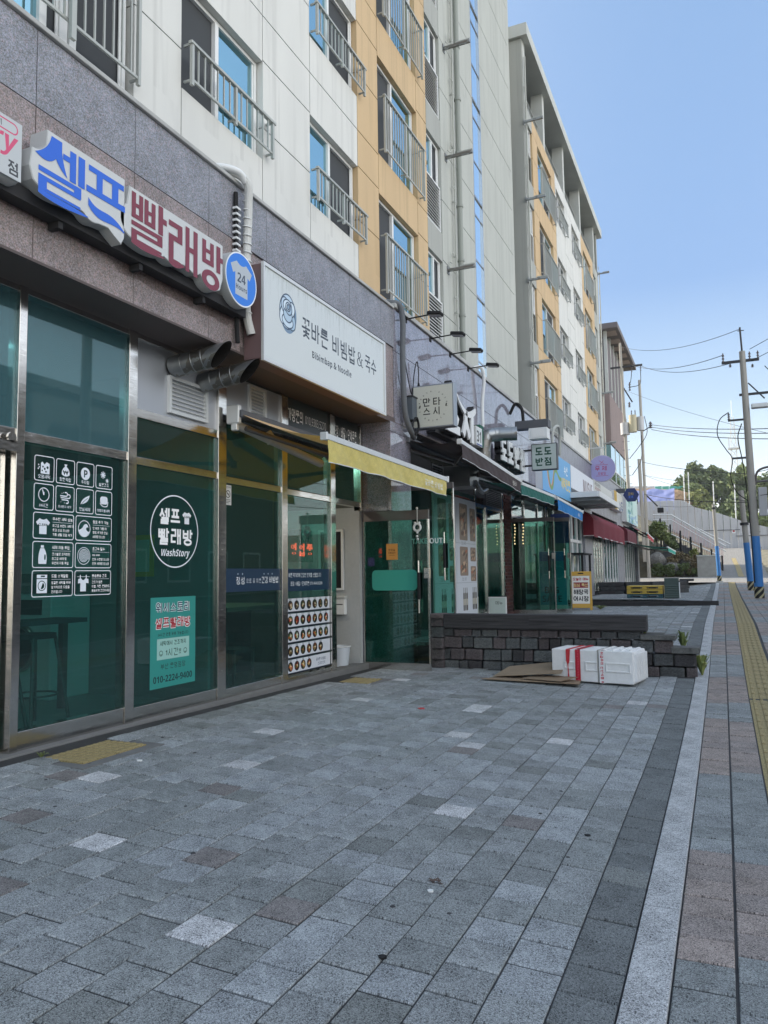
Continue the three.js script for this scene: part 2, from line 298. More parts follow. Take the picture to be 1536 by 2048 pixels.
// ---------------------------------------------------------------- paving, paver by paver
const paverGeos = [];
function paverGeo(l, w, ou, ov) {                      // chamfered top, short sides
  const a = w / 2 - .003, b = l / 2 - .0046, c = .0035, p = [], n = [], uv = [], h = .05;
  const quad = (P4) => { const u = V(...P4[1]).sub(V(...P4[0])), v = V(...P4[2]).sub(V(...P4[0])), N = u.cross(v).normalize(); for (const i of [0, 1, 2, 0, 2, 3]) { p.push(...P4[i]); n.push(N.x, N.y, N.z); uv.push(P4[i][0] + ou, P4[i][2] + ov + P4[i][1]); } };
  const t = [[-a + c, 0, b - c], [a - c, 0, b - c], [a - c, 0, -b + c], [-a + c, 0, -b + c]], m = [[-a, -c, b], [a, -c, b], [a, -c, -b], [-a, -c, -b]], d = m.map((q) => [q[0], -h, q[2]]);
  quad(t); for (let i = 0; i < 4; i++) { const j = (i + 1) % 4; quad([m[i], m[j], t[j], t[i]]); quad([d[i], d[j], m[j], m[i]]); }
  const g = new THREE.BufferGeometry(); g.setAttribute('position', new THREE.Float32BufferAttribute(p, 3)); g.setAttribute('normal', new THREE.Float32BufferAttribute(n, 3)); g.setAttribute('uv', new THREE.Float32BufferAttribute(uv, 2)); return g;
}
const paverTones = { grey: [.355, .375, .375], greyA: [.315, .335, .33], greyB: [.405, .43, .44], dark: [.255, .27, .26], edge: [.20, .215, .215], light: [.85, .86, .83], brown: [.27, .25, .24], pink: [.40, .335, .30], pinkB: [.355, .305, .28] };
for (const k in paverTones) paverTones[k] = paverTones[k].map((c) => Math.min(.88, c * 1.3));
const paverMats = Object.fromEntries(Object.entries(paverTones).map(([k, c]) => [k, [.94, 1, 1.06].map((f) => S({ color: C(...c.map((q) => q * f)), map: T.paver, bumpMap: T.paverBump, bumpScale: .0016, roughness: .88 }))]));
const paverMany = S({ vertexColors: true, map: T.paver, bumpMap: T.paverBump, bumpScale: .0016, roughness: .88 });
const isFar = V(0, 0, 0);
function onScreen(p) { isFar.copy(p).project(camera); return isFar.z < 1 && Math.abs(isFar.x) < 1.03 && Math.abs(isFar.y) < 1.03; }
function paving(parent, list, most = 300, geos = paverGeos) {   // list: { x, z, y, tone, geo }
  for (const q of list) { q.p = V(q.x, q.y, q.z); q.d = q.p.distanceTo(camera.position) + (onScreen(q.p) ? 0 : 500); }
  list.sort((a, b) => a.d - b.d);
  const many = [], up = V(0, 1, 0), pos = V(), qt = new THREE.Quaternion(), mt = new THREE.Matrix4(), one = V(1, 1, 1);
  list.forEach((q, i) => {
    const e = .05, f = q.fn, nx = (f(q.x - e, q.z) - f(q.x + e, q.z)) / (2 * e) + (hash(i, 1, 5) - .5) * .012, nz = (f(q.x, q.z - e) - f(q.x, q.z + e)) / (2 * e) + (hash(i, 2, 5) - .5) * .012;
    qt.setFromUnitVectors(up, V(nx, 1, nz).normalize()); pos.copy(q.p); pos.y += (hash(i, 3, 5) - .5) * .005;
    if (i < most && q.d < 500) { const m = obj('paver', geos[q.geo], paverMats[q.tone][Math.floor(hash(i, 7, 5) * 3)], parent); m.position.copy(pos); m.quaternion.copy(qt); return; }
    const g = geos[q.geo].clone().applyMatrix4(mt.compose(pos, qt, one)), c = paverTones[q.tone].map((v) => v * (.94 + .12 * hash(i, 7, 5))), col = new Float32Array(g.attributes.position.count * 3); for (let k = 0; k < col.length; k++) col[k] = c[k % 3];
    g.setAttribute('color', new THREE.BufferAttribute(col, 3)); many.push(g);
  });
  if (many.length) { const m = obj('pavers_beyond', mergeGeometries(many), paverMany, parent); m.userData.kind = 'stuff'; }
}
for (let i = 0; i < 10; i++) paverGeos.push(paverGeo(.2, .2, rnd() * 7, rnd() * 7));
function sheetOf(x0, x1, z0, z1, fn, nx, nz, dy) {     // a ground sheet following a height function
  const g = new THREE.PlaneGeometry(1, 1, nx, nz), p = g.attributes.position; g.rotateX(-Math.PI / 2);
  for (let i = 0; i < p.count; i++) { const x = mix(x0, x1, p.getX(i) + .5), z = mix(z1, z0, p.getZ(i) + .5); p.setXYZ(i, x, fn(x, z) + dy, z); }
  g.computeVertexNormals(); const uv = g.attributes.uv; for (let i = 0; i < p.count; i++) uv.setXY(i, p.getX(i), p.getZ(i));
  return g;
}
function toneLot(x, z, c) {
  const h = rnd(), patch = fbm(((x + 20) * .11) % 1, ((z + 60) * .07 + 9) % 1, 8, 301, 3);
  if (c === 0) return rnd() < .12 ? 'dark' : 'edge';
  if (h < .017) return 'light'; if (h < .036) return 'brown'; if (h < .06) return 'dark';
  return patch > .56 ? (h < .6 ? 'greyB' : 'grey') : patch < .43 ? (h < .5 ? 'greyA' : h < .58 ? 'dark' : 'grey') : pick(['grey', 'grey', 'greyB', 'greyA']);
}
function lotList(x0, n, z0, z1, fn, tone, skip) {
  const list = [];
  for (let c = 0; c < n; c++) for (let k = 0, z = z0 - (c % 2 ? .1 : 0) - .1 - (c > 10 ? .03 * (c % 3) : 0); z > z1 + .1; z -= .2, k++) {
    const x = x0 - .2 * c - .1; if (skip && skip(x, z)) continue; list.push({ x, z, y: fn(x, z), fn, tone: tone(x, z, c), geo: Math.floor(rnd() * 10) });
  }
  return list;
}
{
  const o = struct(thing('pavement', 'grey block pavement in front of the laundry and the restaurant, with odd pale and dark blocks', 'pavement'));
  obj('bedding', sheetOf(-4.62, -.376, 1.2, WALLZ - .02, lot, 20, 40, -.0065), M.bed, o);
  const tact = (x, z) => (x < -3.96 && x > -4.36 && z < -3.98 && z > -4.62) || (x < -3.88 && x > -4.28 && z < -8.3 && z > -8.74);
  // a few single blocks the photograph shows by themselves
  const odd = [[-1.81, -2.5, 'light'], [-2.8, -3.1, 'light'], [-3.0, -4.5, 'light'], [-1.4, -4.32, 'light'], [-1.9, -5.9, 'light'], [-2.3, -7.6, 'light'], [-1.2, -6.4, 'light'], [-.8, -8.4, 'light'], [-3.4, -5.6, 'light'], [-3.5, -7.4, 'light'], [-1.0, -4.3, 'brown'], [-1.6, -2.9, 'brown']];
  const list = lotList(-.376, 20, 1.1, WALLZ + .02, lot, (x, z, c) => { for (const q of odd) if (Math.abs(x - q[0]) < .1 && Math.abs(z - q[1]) < .1) return q[2]; const t = toneLot(x, z, c); return t === 'light' && rnd() < .75 ? 'greyB' : t; }, tact);
  paving(o, list, 300);
}
{
  const o = struct(thing('terrace_paving', 'grey block paving of the raised terrace in front of the sushi bar, behind the timber beam', 'pavement'));
  obj('bedding', sheetOf(-4.62, -.376, WALLZ - .2, STEPZ, terraceA, 16, 40, -.0065), M.bed, o);
  paving(o, lotList(-.376, 20, WALLZ - .24, STEPZ, terraceA, toneLot), 300);
}
{
  const o = struct(thing('terrace_paving', 'grey block paving of the upper terrace around the yellow pallets', 'pavement'));
  obj('bedding', sheetOf(-4.2, -.376, STEPZ, -43, terraceB, 16, 40, -.0065), M.bed, o);
  paving(o, lotList(-.376, 18, STEPZ - .1, -41.5, terraceB, toneLot), 120);
}
const walk = (x, z) => SY(z);
{
  const o = struct(thing('kerb_strip', 'pale granite strip of long stones between the two pavements', 'kerb'));
  for (let z = .6; z > -42; z -= 1.03) {
    const a = SY(z), b = SY(z - 1.03), g = rbox(-.3725, -.2275, -.08, .004, -.5115, .5115, .006, 1), m = obj('stone', g, M.strip, o);
    m.position.set(0, (a + b) / 2, z - .515); m.rotation.x = -Math.atan2(b - a, 1.03) * -1;
  }
}
{
  const o = struct(thing('sidewalk', 'sidewalk of grey and pinkish blocks along the road', 'sidewalk'));
  obj('bedding', sheetOf(-.224, 2.02, 1.2, -43, walk, 6, 80, -.0065), M.bed, o);
  const tone = (x, z) => { const b = Math.sin(-z * 2.1) + .6 * Math.sin(-z * .9 + 1); return b > -.1 ? pick(['pink', 'pinkB', 'pink']) : pick(['grey', 'greyA', 'greyA', 'grey']); };
  const list = []; const cols = [-.124, .081, .62, .82, 1.02, 1.22, 1.42, 1.62, 1.82];
  cols.forEach((x, c) => { for (let z = 1 - (c % 2) * .1; z > -42.9; z -= .2) list.push({ x, z, y: SY(z), fn: walk, tone: tone(x, z), geo: Math.floor(rnd() * 10) }); });
  paving(o, list, 300);
}
{
  const o = struct(thing('tactile_paving', 'long yellow tactile strip of ribbed tiles down the sidewalk', 'tactile paving'));
  const bars = [box(-.148, .148, -.05, -.003, -.148, .148)]; for (const x of [-.105, -.035, .035, .105]) bars.push(rbox(x - .014, x + .014, -.004, .004, -.135, .135, .003, 1));
  const g = join(bars);
  for (let z = -2, i = 0; z > -46; z -= .3, i++) { const m = obj('tile', g, M.tactile, o); m.position.set(.336, SY(z), z); m.rotation.x = Math.atan2(SY(z - .15) - SY(z + .15), .3); }
}
for (const [x0, x1, z0, z1, lab] of [[-4.35, -3.97, -3.99, -4.61, 'two yellow studded tactile tiles before the laundry door'], [-4.27, -3.89, -8.31, -8.73, 'two yellow studded tactile tiles before the restaurant doorway']]) {
  const o = struct(thing('tactile_tile', lab, 'tactile paving'));
  for (const k of [0, 1]) {
    const za = mix(z0, z1, k / 2) - .003, zb = mix(z0, z1, (k + 1) / 2) + .003, xc = (x0 + x1) / 2, zc = (za + zb) / 2, y = lot(xc, zc) + .003, g = [box(x0, x1, y - .05, y, zb, za)];
    for (let i = 0; i < 6; i++) for (let j = 0; j < 5; j++) { const s = new THREE.CylinderGeometry(.020, .029, .007, 10); s.translate(mix(x0 + .035, x1 - .035, i / 5), y + .003, mix(zb + .03, za - .03, j / 4)); g.push(s); }
    obj('tile', g, M.tactile, o);
  }
  const xm = (x0 + x1) / 2, zm = (z0 + z1) / 2; obj('mortar', box(x0 - .09, x1 + .09, lot(xm, zm) - .06, lot(xm, zm) - .006, z1 - .09, z0 + .09), M.threshold, o);
}
{
  const o = struct(thing('kerb', 'grey granite kerb along the road edge', 'kerb'));
  for (let z = 2; z > -43; z -= 1) { const m = obj('kerb_stone', rbox(2.03, 2.18, -.2, .0, -.497, .497, .012, 1), M.strip, o); m.position.set(0, (SY(z) + SY(z - 1)) / 2, z - .5); m.rotation.x = Math.atan2(SY(z - 1) - SY(z), 1); }
  const r = struct(obj('road', sheetOf(2.18, 13, 60, -43, walk, 4, 80, -.14), M.asphalt)); tag(r, 'dark asphalt road beside the sidewalk', 'road', null, 'structure');
  const x = obj('side_road', sheetOf(-60, 40, -43, -50, (x, z) => SY(z), 30, 6, .004), S({ color: C(.40, .39, .37), map: T.asphalt, roughness: .95 })); tag(x, 'side road in full sun crossing beyond the shops', 'road', null, 'structure');
  const up = obj('ramp', sheetOf(-.6, 2.4, -50, -96, (x, z) => SY(z) + .0, 4, 40, .012), S({ color: C(.36, .35, .33), map: T.paver, roughness: .95 })); tag(up, 'sidewalk climbing the hill beyond the side road', 'sidewalk', null, 'structure');
  const ty = struct(thing('tactile_paving', 'yellow tactile strip on the climbing sidewalk beyond the side road', 'tactile paving'));
  for (let z = -50.2; z > -66; z -= .6) { const m = obj('tile', box(-.15, .15, -.04, .022, -.29, .29), M.tactile, ty); m.position.set(.95 - (z + 50) * -.012, SY(z) + .004, z); m.rotation.x = Math.atan2(SY(z - .3) - SY(z + .3), .6); }
}
function terrain(x, z) {
  if (z > -49) return SY(z) - .35;
  const d = -z, rise = SY(z), left = clamp((-x - 1) / 10) * clamp((d - 52) / 28) * 5.5 * clamp((98 - d) / 12), right = -clamp((x - 2.5) / 9) * 1.2 * clamp((d - 50) / 20);
  const hill = clamp((d - 100) / 40) * 3.2;
  return rise - .06 + left + right + hill * .55 - (d < 60 ? .1 : 0) - clamp((d - 170) / 200) * 12;
}
{
  const g = new THREE.PlaneGeometry(1, 1, 140, 160), p = g.attributes.position; g.rotateX(-Math.PI / 2);
  for (let i = 0; i < p.count; i++) { const a = p.getX(i) * 2, b = p.getZ(i) + .5, x = Math.sign(a) * Math.pow(Math.abs(a), 2.2) * 300, z = 300 - 1000 * (1 - Math.pow(1 - b, 1)); p.setXYZ(i, x, 0, z); }
  // finer rows where the ground is in view
  for (let i = 0; i < p.count; i++) { const r = 160 - Math.floor(i / 141), zz = r < 20 ? 120 - r * 6 : r < 130 ? -(r - 20) * 1.6 : -176 - (r - 130) * 6; p.setZ(i, zz); p.setY(i, terrain(p.getX(i), zz)); }
  g.computeVertexNormals(); const uv = g.attributes.uv; for (let i = 0; i < p.count; i++) uv.setXY(i, p.getX(i), p.getZ(i));
  tag(obj('ground', g, M.soil), 'bare ground rising to a hill beyond the street', 'ground', null, 'structure');
}
// ---------------------------------------------------------------- the block of flats (facade axes: u up the street, y up, w towards the road)
function panel(parent, m, u0, u1, y0, y1, w, t = .2, gap = .009) { return obj('panel', box(u0 + gap, u1 - gap, y0 + gap, y1 - gap, w - t, w), m, parent); }
// a two-leaf window in an opening: outer frame, one leaf glazed, the other behind its insect screen
function flatWindow(parent, u0, u1, y0, y1, w, { dark = 'l', split = .5, blue = true } = {}) {
  const d = .05, m = mix(u0, u1, split), z0 = w - .16, z1 = w - .10;
  const win = obj('window', [box(u0, u1, y0, y0 + d, z0, z1), box(u0, u1, y1 - d, y1, z0, z1), box(u0, u0 + d, y0 + d, y1 - d, z0, z1), box(u1 - d, u1, y0 + d, y1 - d, z0, z1), box(m - .035, m + .035, y0 + d, y1 - d, z0 + .005, z1 + .012)], M.pvc, parent);
  const gl = (a, b, mt, n, z) => obj(n, box(a, b, y0 + d, y1 - d, z - .008, z), mt, win);
  if (dark === 'l') { gl(u0 + d, m - .035, M.screen, 'insect_screen', z0 + .012); gl(m + .035, u1 - d, blue ? M.winGlassB : M.winGlass, 'pane', z0 + .03); }
  else { gl(u0 + d, m - .035, blue ? M.winGlassB : M.winGlass, 'pane', z0 + .03); gl(m + .035, u1 - d, M.screen, 'insect_screen', z0 + .012); }
  const L = [box(m + .04, m + .075, y0 + d, y1 - d, z0 + .03, z0 + .045), box(u1 - d - .035, u1 - d - .002, y0 + d, y1 - d, z0 + .03, z0 + .045)]; L.forEach((g) => obj('sash', g, M.pvc, win));
  return win;
}
function railing(parent, u0, u1, y0, y1, w, { n = 10, near = false, mid = true } = {}) {
  const o = .11, g = [rbox(u0 - .03, u1 + .05, y1 - .035, y1 + .005, w + o - .03, w + o + .03, .008, 1), box(u0, u1, y0 + .06, y0 + .09, w + o - .012, w + o + .012)];
  for (const u of [u0 + .01, u1 - .01, ...(mid ? [(u0 + u1) / 2] : [])]) { g.push(box(u - .02, u + .02, y0 + .0, y1 - .035, w + o - .02, w + o + .02), box(u - .012, u + .012, y0 + .06, y0 + .085, w - .01, w + o - .02)); }
  for (const u of [u0 + .01, u1 - .01]) g.push(box(u - .012, u + .012, y1 - .035, y1 - .005, w - .01, w + o - .02));
  const bars = []; for (let i = 1; i < n; i++) { const u = mix(u0, u1, i / n); if (mid && Math.abs(u - (u0 + u1) / 2) < .03) continue; bars.push(box(u - .009, u + .009, y0 + .09, y1 - .035, w + o - .009, w + o + .009)); }
  const r = obj('railing', near ? g : [...g, ...bars], M.rail, parent);
  if (near) bars.forEach((b) => obj('baluster', b, M.rail, r));
  return r;
}
function louvre(parent, u0, u1, y0, y1, w, n, m, each = false) {
  const f = obj('louvre', [box(u0, u1, y0, y0 + .03, w - .06, w), box(u0, u1, y1 - .03, y1, w - .06, w), box(u0, u0 + .03, y0 + .03, y1 - .03, w - .06, w), box(u1 - .03, u1, y0 + .03, y1 - .03, w - .06, w), box(u0 + .02, u1 - .02, y0 + .02, y1 - .02, w - .14, w - .12)], m, parent);
  const sl = (i) => { const yy = mix(y0 + .04, y1 - .04, (i + .5) / n), hh = (y1 - y0 - .08) / n * .17, g = new THREE.BoxGeometry(u1 - u0 - .06, hh * 2, .014); g.rotateX(-.5); g.translate((u0 + u1) / 2, yy, w - .025); return met(g); };
  const list = Array.from({ length: n }, (_, i) => sl(i));
  if (each) list.forEach((g) => obj('slat', g, m, f)); else obj('slats', list, m, f);
  obj('backing', box(u0 + .03, u1 - .03, y0 + .03, y1 - .03, w - .118, w - .11), M.black, f);
  return f;
}
{
  const o = fthing('apartment_building', 'tall block of flats in white, tan and grey panels with railed windows, above the shops', 'building');
  const w = XA, H = 2.78;
  obj('core', [box(1.0, 23.68, 5.3, 24.5, -17, w - .2)], M.joint, o);
  obj('wall_end', box(23.5, 23.705, 5.3, 24.6, -17, w - .001), M.grey, o);
  const ys = [5.28]; for (let k = -1; k < 7; k++) for (const y of [6.65, 7.75, 8.75]) ys.push(y + (k) * H + (k === -1 ? 0 : 0));
  const lines = [...new Set([5.28, 5.97, 6.65, ...Array.from({ length: 6 }, (_, k) => [7.75, 8.75, 9.43].map((y) => y + k * H)).flat()])].sort((a, b) => a - b);
  const pier = (m, u0, u1, t) => { for (let i = 0; i + 1 < lines.length; i++) panel(o, m, u0, u1, lines[i], lines[i + 1], w, t); };
  pier(M.siding, 6.27, 7.09); pier(M.siding, 8.87, 10.25); pier(M.tan, 12.0, 12.93); pier(M.tan, 15.0, 15.62);
  for (const [u0, u1, sill, head, m, kind] of [[2.0, 6.27, 6.52, 8.72, M.siding, 'A'], [7.09, 8.87, 7.28, 8.72, M.siding, 'B'], [10.25, 12.0, 7.28, 8.72, M.siding, 'C'], [12.93, 15.0, 6.70, 8.67, M.tan, 'D']]) {
    panel(o, m, u0, u1, 5.28, sill, w);
    for (let k = 0; k < 5; k++) {
      const s = sill + k * H, h = head + k * H, nx = s + H, flip = k % 2;
      if (nx - h > .9) { panel(o, m, u0, u1, h, 9.43 + k * H, w); panel(o, m, u0, u1, 9.43 + k * H, nx, w); } else panel(o, m, u0, u1, h, nx, w);
      if (k > 2 && kind !== 'D') continue;
      if (kind === 'A') {
        if (k) continue;
        flatWindow(o, 4.0, 5.35, s, h, w + .04, { dark: 'r', split: .8, blue: true }); flatWindow(o, 5.35, 6.21, s, h, w + .04, { dark: 'r', split: .12, blue: false });
        railing(o, 3.9, 6.24, 6.74, 8.6, w, { n: 18, near: true, mid: false }); obj('post', box(5.22, 5.28, 6.6, 8.6, w + .15, w + .19), M.rail, o);
      } else if (kind === 'D') { flatWindow(o, u0 + .01, u1 - .01, s, h, w, { dark: 'l', split: .42 }); railing(o, u0 + .08, u1 + .15, s + .02, s + 1.18, w, { n: 17, near: k < 3 }); }
      else { flatWindow(o, u0 + .01, u1 - .01, s, h, w, { dark: kind === 'B' && !flip ? 'l' : 'r', split: .46 }); railing(o, u0 + .05, u1 + .1, s + .02, s + .57, w, { n: 14, near: k < 2 }); }
    }
  }
  // grey bay: narrow windows over louvres, pipes, the glazed stair strip
  const gl = [5.28, 6.65]; for (let k = 0; k < 6; k++) gl.push(7.45 + k * H, 8.75 + k * H);
  for (let i = 0; i + 1 < gl.length; i++) { if (gl[i + 1] > 22) break; panel(o, M.grey, 16.6, 19.3, gl[i], gl[i + 1], w); panel(o, M.grey, 20.06, 23.68, gl[i], gl[i + 1], w); }
  panel(o, M.greyDark, 15.62, 16.6, 5.28, 6.6, w);
  for (let k = 0; k < 5; k++) {
    const b = 6.6 + k * H, t = 8.68 + k * H;
    panel(o, M.greyDark, 15.62, 16.6, t, b + H, w);
    flatWindow(o, 15.64, 16.57, b + 1.1, t, w + .03, { dark: 'r', split: .5 });
    louvre(o, 15.64, 16.57, b + .01, b + 1.09, w - .02, 13, M.pvc, k < 2);
  }
  for (let k = 0; k < 6; k++) {                        // stair glazing, one storey at a time
    const y = 5.3 + k * H + .2, parts = [box(19.32, 19.36, y, y + H, w - .12, w - .005), box(20.0, 20.04, y, y + H, w - .12, w + .02), box(19.36, 20.0, y, y + .05, w - .12, w - .004), box(19.36, 20.0, y + 1.52, y + 1.56, w - .12, w - .004), box(19.36, 20.0, y + .5, y + .56, w - .12, w + .01)];
    const f = obj('stair_window', parts, M.steel, o);
    for (const [a, b] of [[.05, .5], [.56, 1.52], [1.56, H]]) obj('pane', box(19.36, 20.0, y + a, y + b, w - .03, w - .02), M.stairGlass, f);
  }
  const pipe = (r, u, d, m) => { const g = [rod(V(u, 5.2, w + d), V(u, 24, w + d), r)]; for (let y = 6.3; y < 22; y += 1.39) g.push(rod(V(u, y, w + d), V(u, y + .06, w + d), r * 1.25), box(u - .015, u + .015, y + .01, y + .05, w - .01, w + d)); obj('downpipe', g, m, o); };
  pipe(.025, 17.38, .08, M.grey); pipe(.07, 17.66, .11, S({ color: C(.28, .30, .27), roughness: .6 }));
  const cable = (pts) => obj('cable', tube(pts, .012, 20, 6), M.grey, o);
  for (let k = 0; k < 4; k++) { const y = 8.5 + k * H; cable([V(17.32, y + .6, w + .04), V(17.12, y + .62, w + .08), V(17.1, y + .35, w + .08), V(16.98, y + .33, w + .05)]); cable([V(17.38, y - .35, w + .06), V(17.3, y - .5, w + .1), V(17.24, y - .45, w + .06)]); }
  obj('roof', box(.9, 23.8, 24.5, 24.9, -17.2, w + .12), M.slab, o);
}
const armGroup = 'steel bracket arms on the grey walls of the flats';
function bracketArm(u, y, w, len, label) {
  const t = fthing('bracket_arm', label, 'bracket', { group: armGroup });
  obj('arm', [rbox(u - .035, u + .035, y - .035, y + .035, w + .02, w + len, .008, 1)], M.duct, t); obj('wall_plate', box(u - .07, u + .07, y - .09, y + .09, w, w + .02), M.duct, t);
  const s = [rod(V(u, y + .05, w + len * .45), V(u, y + .05, w + len), .03)]; obj('clamp', s, M.rail, t);
}
[8.62, 11.42, 14.2, 16.98].forEach((y, i) => bracketArm(16.95, y, XA, .68, `grey bracket arm beside the fat downpipe, ${['lowest', 'second lowest', 'second highest', 'topmost'][i]} of its column`));
[8.28, 11.1, 13.88, 16.6].forEach((y, i) => bracketArm(24.72, y, XB, .66, `bracket arm at the near corner of the far block, ${['lowest', 'second lowest', 'second highest', 'topmost'][i]} of its column`));
[8.2, 10.9, 17.45].forEach((y, i) => bracketArm(41.66, y, XB, .62, `grey bracket arm at the far end of the flats, ${['lowest', 'middle', 'topmost'][i]} of its column`));
{
  const o = fthing('apartment_building', 'farther block of flats with a deep flat roof over open top-floor balconies', 'building');
  const w = XB, H = 2.83;
  obj('core', box(25.0, 41.6, 5.2, 17.4, -17, w - .2), M.joint, o);
  for (const [a, b] of [[24.72, 25.02], [41.45, 41.7]]) obj('wall_end', box(a, b, 5.2, 19.6, -17, w), M.greyDark, o);
  obj('wall_back', box(25.02, 41.45, 17.4, 19.6, -17, w - 1.3), M.darkGrey, o);
  obj('roof', [box(24.6, 42.2, 19.62, 20.05, -17.3, w + .22)], M.slab, o);
  const lines = [5.2, 6.5, ...Array.from({ length: 4 }, (_, k) => [7.5, 8.45, 9.2].map((y) => y + k * H)).flat()].filter((y) => y < 17.5).concat([17.45]);
  const pier = (m, u0, u1) => { for (let i = 0; i + 1 < lines.length; i++) panel(o, m, u0, u1, lines[i], lines[i + 1], w); };
  pier(M.grey, 25.02, 25.25); pier(M.tan, 26.0, 26.85); pier(M.tan, 29.3, 30.05); pier(M.siding, 30.05, 30.2); pier(M.siding, 32.05, 33.7); pier(M.siding, 35.6, 36.2); pier(M.tan, 36.2, 36.78); pier(M.tan, 39.05, 39.9); pier(M.grey, 40.85, 41.46);
  for (const [u0, u1, sill, head, m, kind] of [[26.85, 29.3, 6.42, 8.4, M.tan, 'D'], [30.2, 32.05, 7.05, 8.4, M.siding, 'B'], [33.7, 35.6, 7.05, 8.4, M.siding, 'C'], [36.78, 39.05, 6.42, 8.4, M.tan, 'D']]) {
    panel(o, m, u0, u1, 5.2, sill, w);
    for (let k = 0; k < 4; k++) {
      const s = sill + k * H, h = Math.min(head + k * H, 17.2), nx = k === 3 ? 17.45 : s + H;
      if (k === 3 && kind !== 'D' && u0 < 33) { /* the top storey keeps the same openings */ }
      panel(o, m, u0, u1, h, nx, w);
      flatWindow(o, u0 + .01, u1 - .01, s, h, w, { dark: kind === 'D' ? (k % 2 ? 'r' : 'l') : 'l', split: .5, blue: kind === 'D' });
      if (kind === 'D') railing(o, u0 + .08, u1 + .15, s + .02, s + 1.18, w, { n: 22 }); else railing(o, u0 + .05, u1 + .1, s + .02, s + .57, w, { n: 14 });
    }
  }
  for (const u0 of [25.25, 39.9]) { panel(o, M.greyDark, u0, u0 + .75 + (u0 > 30 ? .2 : 0), 5.2, 6.4, w); for (let k = 0; k < 4; k++) { const b = 6.4 + k * H, t = Math.min(8.4 + k * H, 17), u1 = u0 + .75 + (u0 > 30 ? .2 : 0); panel(o, M.greyDark, u0, u1, t, k === 3 ? 17.45 : b + H, w); flatWindow(o, u0 + .02, u1 - .02, b + 1.05, t, w + .03, { dark: 'r' }); louvre(o, u0 + .02, u1 - .02, b + .01, b + 1.04, w - .05, 13, k % 2 ? M.greyDark : M.pvc); } }
  for (const u of [24.95, 28.2, 32.2, 36.3, 40.6]) obj('column', box(u - .12, u + .2, 17.45, 19.62, w - .45, w + (u < 25 ? .01 : -.02)), M.slab, o);
  for (const [a, b] of [[25.2, 28.05], [28.45, 32.05], [32.45, 36.1], [36.55, 40.4]]) { railing(o, a, b, 17.4, 18.35, w - .35, { n: 24 }); obj('pane', box(a, b, 17.5, 19.3, w - 1.29, w - 1.27), M.winGlass, o); }
  const pipes = []; for (const u of [24.85, 41.75]) { pipes.push(rod(V(u, 5.2, w + .07), V(u, u > 30 ? 17.6 : 19, w + .07), .03)); for (let y = 6.5; y < 18; y += 1.4) pipes.push(tube([V(u, y, w + .05), V(u - .1, y + .12, w + .06), V(u - .22, y + .1, w + .05)], .014, 10, 6)); } obj('downpipe', pipes, M.grey, o);
}
// ---------------------------------------------------------------- the granite shop storey
{
  const o = fthing('shop_building', 'granite-clad shop storey running along the street under the flats', 'building');
  const u0 = 2.69, top = 5.2;
  obj('core', [box(1.0, 42.2, 3.62, 5.19, -10, XG - .05), box(1.0, 42.2, 5.19, 5.24, -10, XG - .2)], M.joint, o);
  obj('ledge', [rbox(.9, 9.9, 5.2, 5.24, XG - 1.6, XG + .03, .008, 1), rbox(9.93, 42.2, 5.23, 5.30, XG - 1.6, XG + .035, .01, 1)], M.ledge, o);
  const slab = (m, a, b, y0, y1) => obj('granite_slab', rbox(a + .003, b - .003, y0 + .003, y1 - .003, XG - .05, XG, .003, 1), m, o);
  for (let k = -1; k < 8; k++) { const a = u0 + .97 * k, b = Math.min(a + .97, 9.93); if (b - a > .05) slab(M.graniteGrey, a, b, 4.64, top); }
  for (let k = -1; k < 4; k++) slab(M.granitePink, u0 + .97 * k, Math.min(u0 + .97 * (k + 1), 6.1), 3.56, 4.64);
  for (const [a, b, y0, y1, sd] of [[2.9, 4.5, 3.66, 4.02, 3], [4.3, 6.05, 3.6, 3.92, 8]]) obj('water_stain', face(a, b, y0, y1, XG + .0015), canvasMat(640, 160, (g, w, h) => { for (let x = 0; x < w; x += 2) { const t = fbm(x / w, .3, 9, 500 + sd, 4), q = fbm(x / w, .7, 40, 510 + sd, 2), top = h * (.15 + .75 * t), e = Math.min(1, Math.min(x, w - x) / 60); g.fillStyle = `rgba(70,40,24,${(.30 + .12 * q) * e})`; g.fillRect(x, top * .25, 2, Math.max(0, (h - top) * (.5 + .5 * t) * e)); } }, { alpha: true, rough: .6 }), o);
  obj('wall_plinth', box(6.1, 9.93, 3.56, 4.637, XG - .05, XG - .02), M.granitePink, o);
  for (let k = 0, a = 9.93; a < 42; k++) { const b = Math.min(42.15, a + (k ? 1.02 : .36)); const m = a < 20.5 ? M.granitePol : M.graniteGrey; slab(m, a, b, 4.6, 5.23); slab(m, a, b, 3.56, 4.6); a = b; }
  obj('soffit', box(1.0, 42.2, 3.545, 3.62, XF - .5, XG - .001), S({ color: C(.11, .085, .08), roughness: .6 }), o);
  // piers between the shops
  const pier = (a, b, y0, wf = XG, m = M.granitePol) => { const p = obj('pier', box(a, b, y0, 3.56, XF - .6, wf - .03), M.joint, o); for (let y = y0; y < 3.5; y += 1.12) obj('granite_slab', rbox(a - .012, b + .012, y + .003, Math.min(3.555, y + 1.117), XF - .4, wf, .004, 1), m, p); };
  pier(9.77, 10.5, .05); pier(26.05, 27.7, .45, -4.16, M.graniteGrey); pier(34.6, 36.8, .55, -4.14, M.graniteGrey); pier(41.5, 42.15, .6, -4.0, M.graniteGrey);
  obj('threshold', [rbox(1, 9.77, -.1, .20, XF - .15, XF + .07, .01, 1)], M.threshold, o);
  obj('wall_end', box(42.15, 42.3, -1, 5.2, -10, XG), M.concrete, o);
}
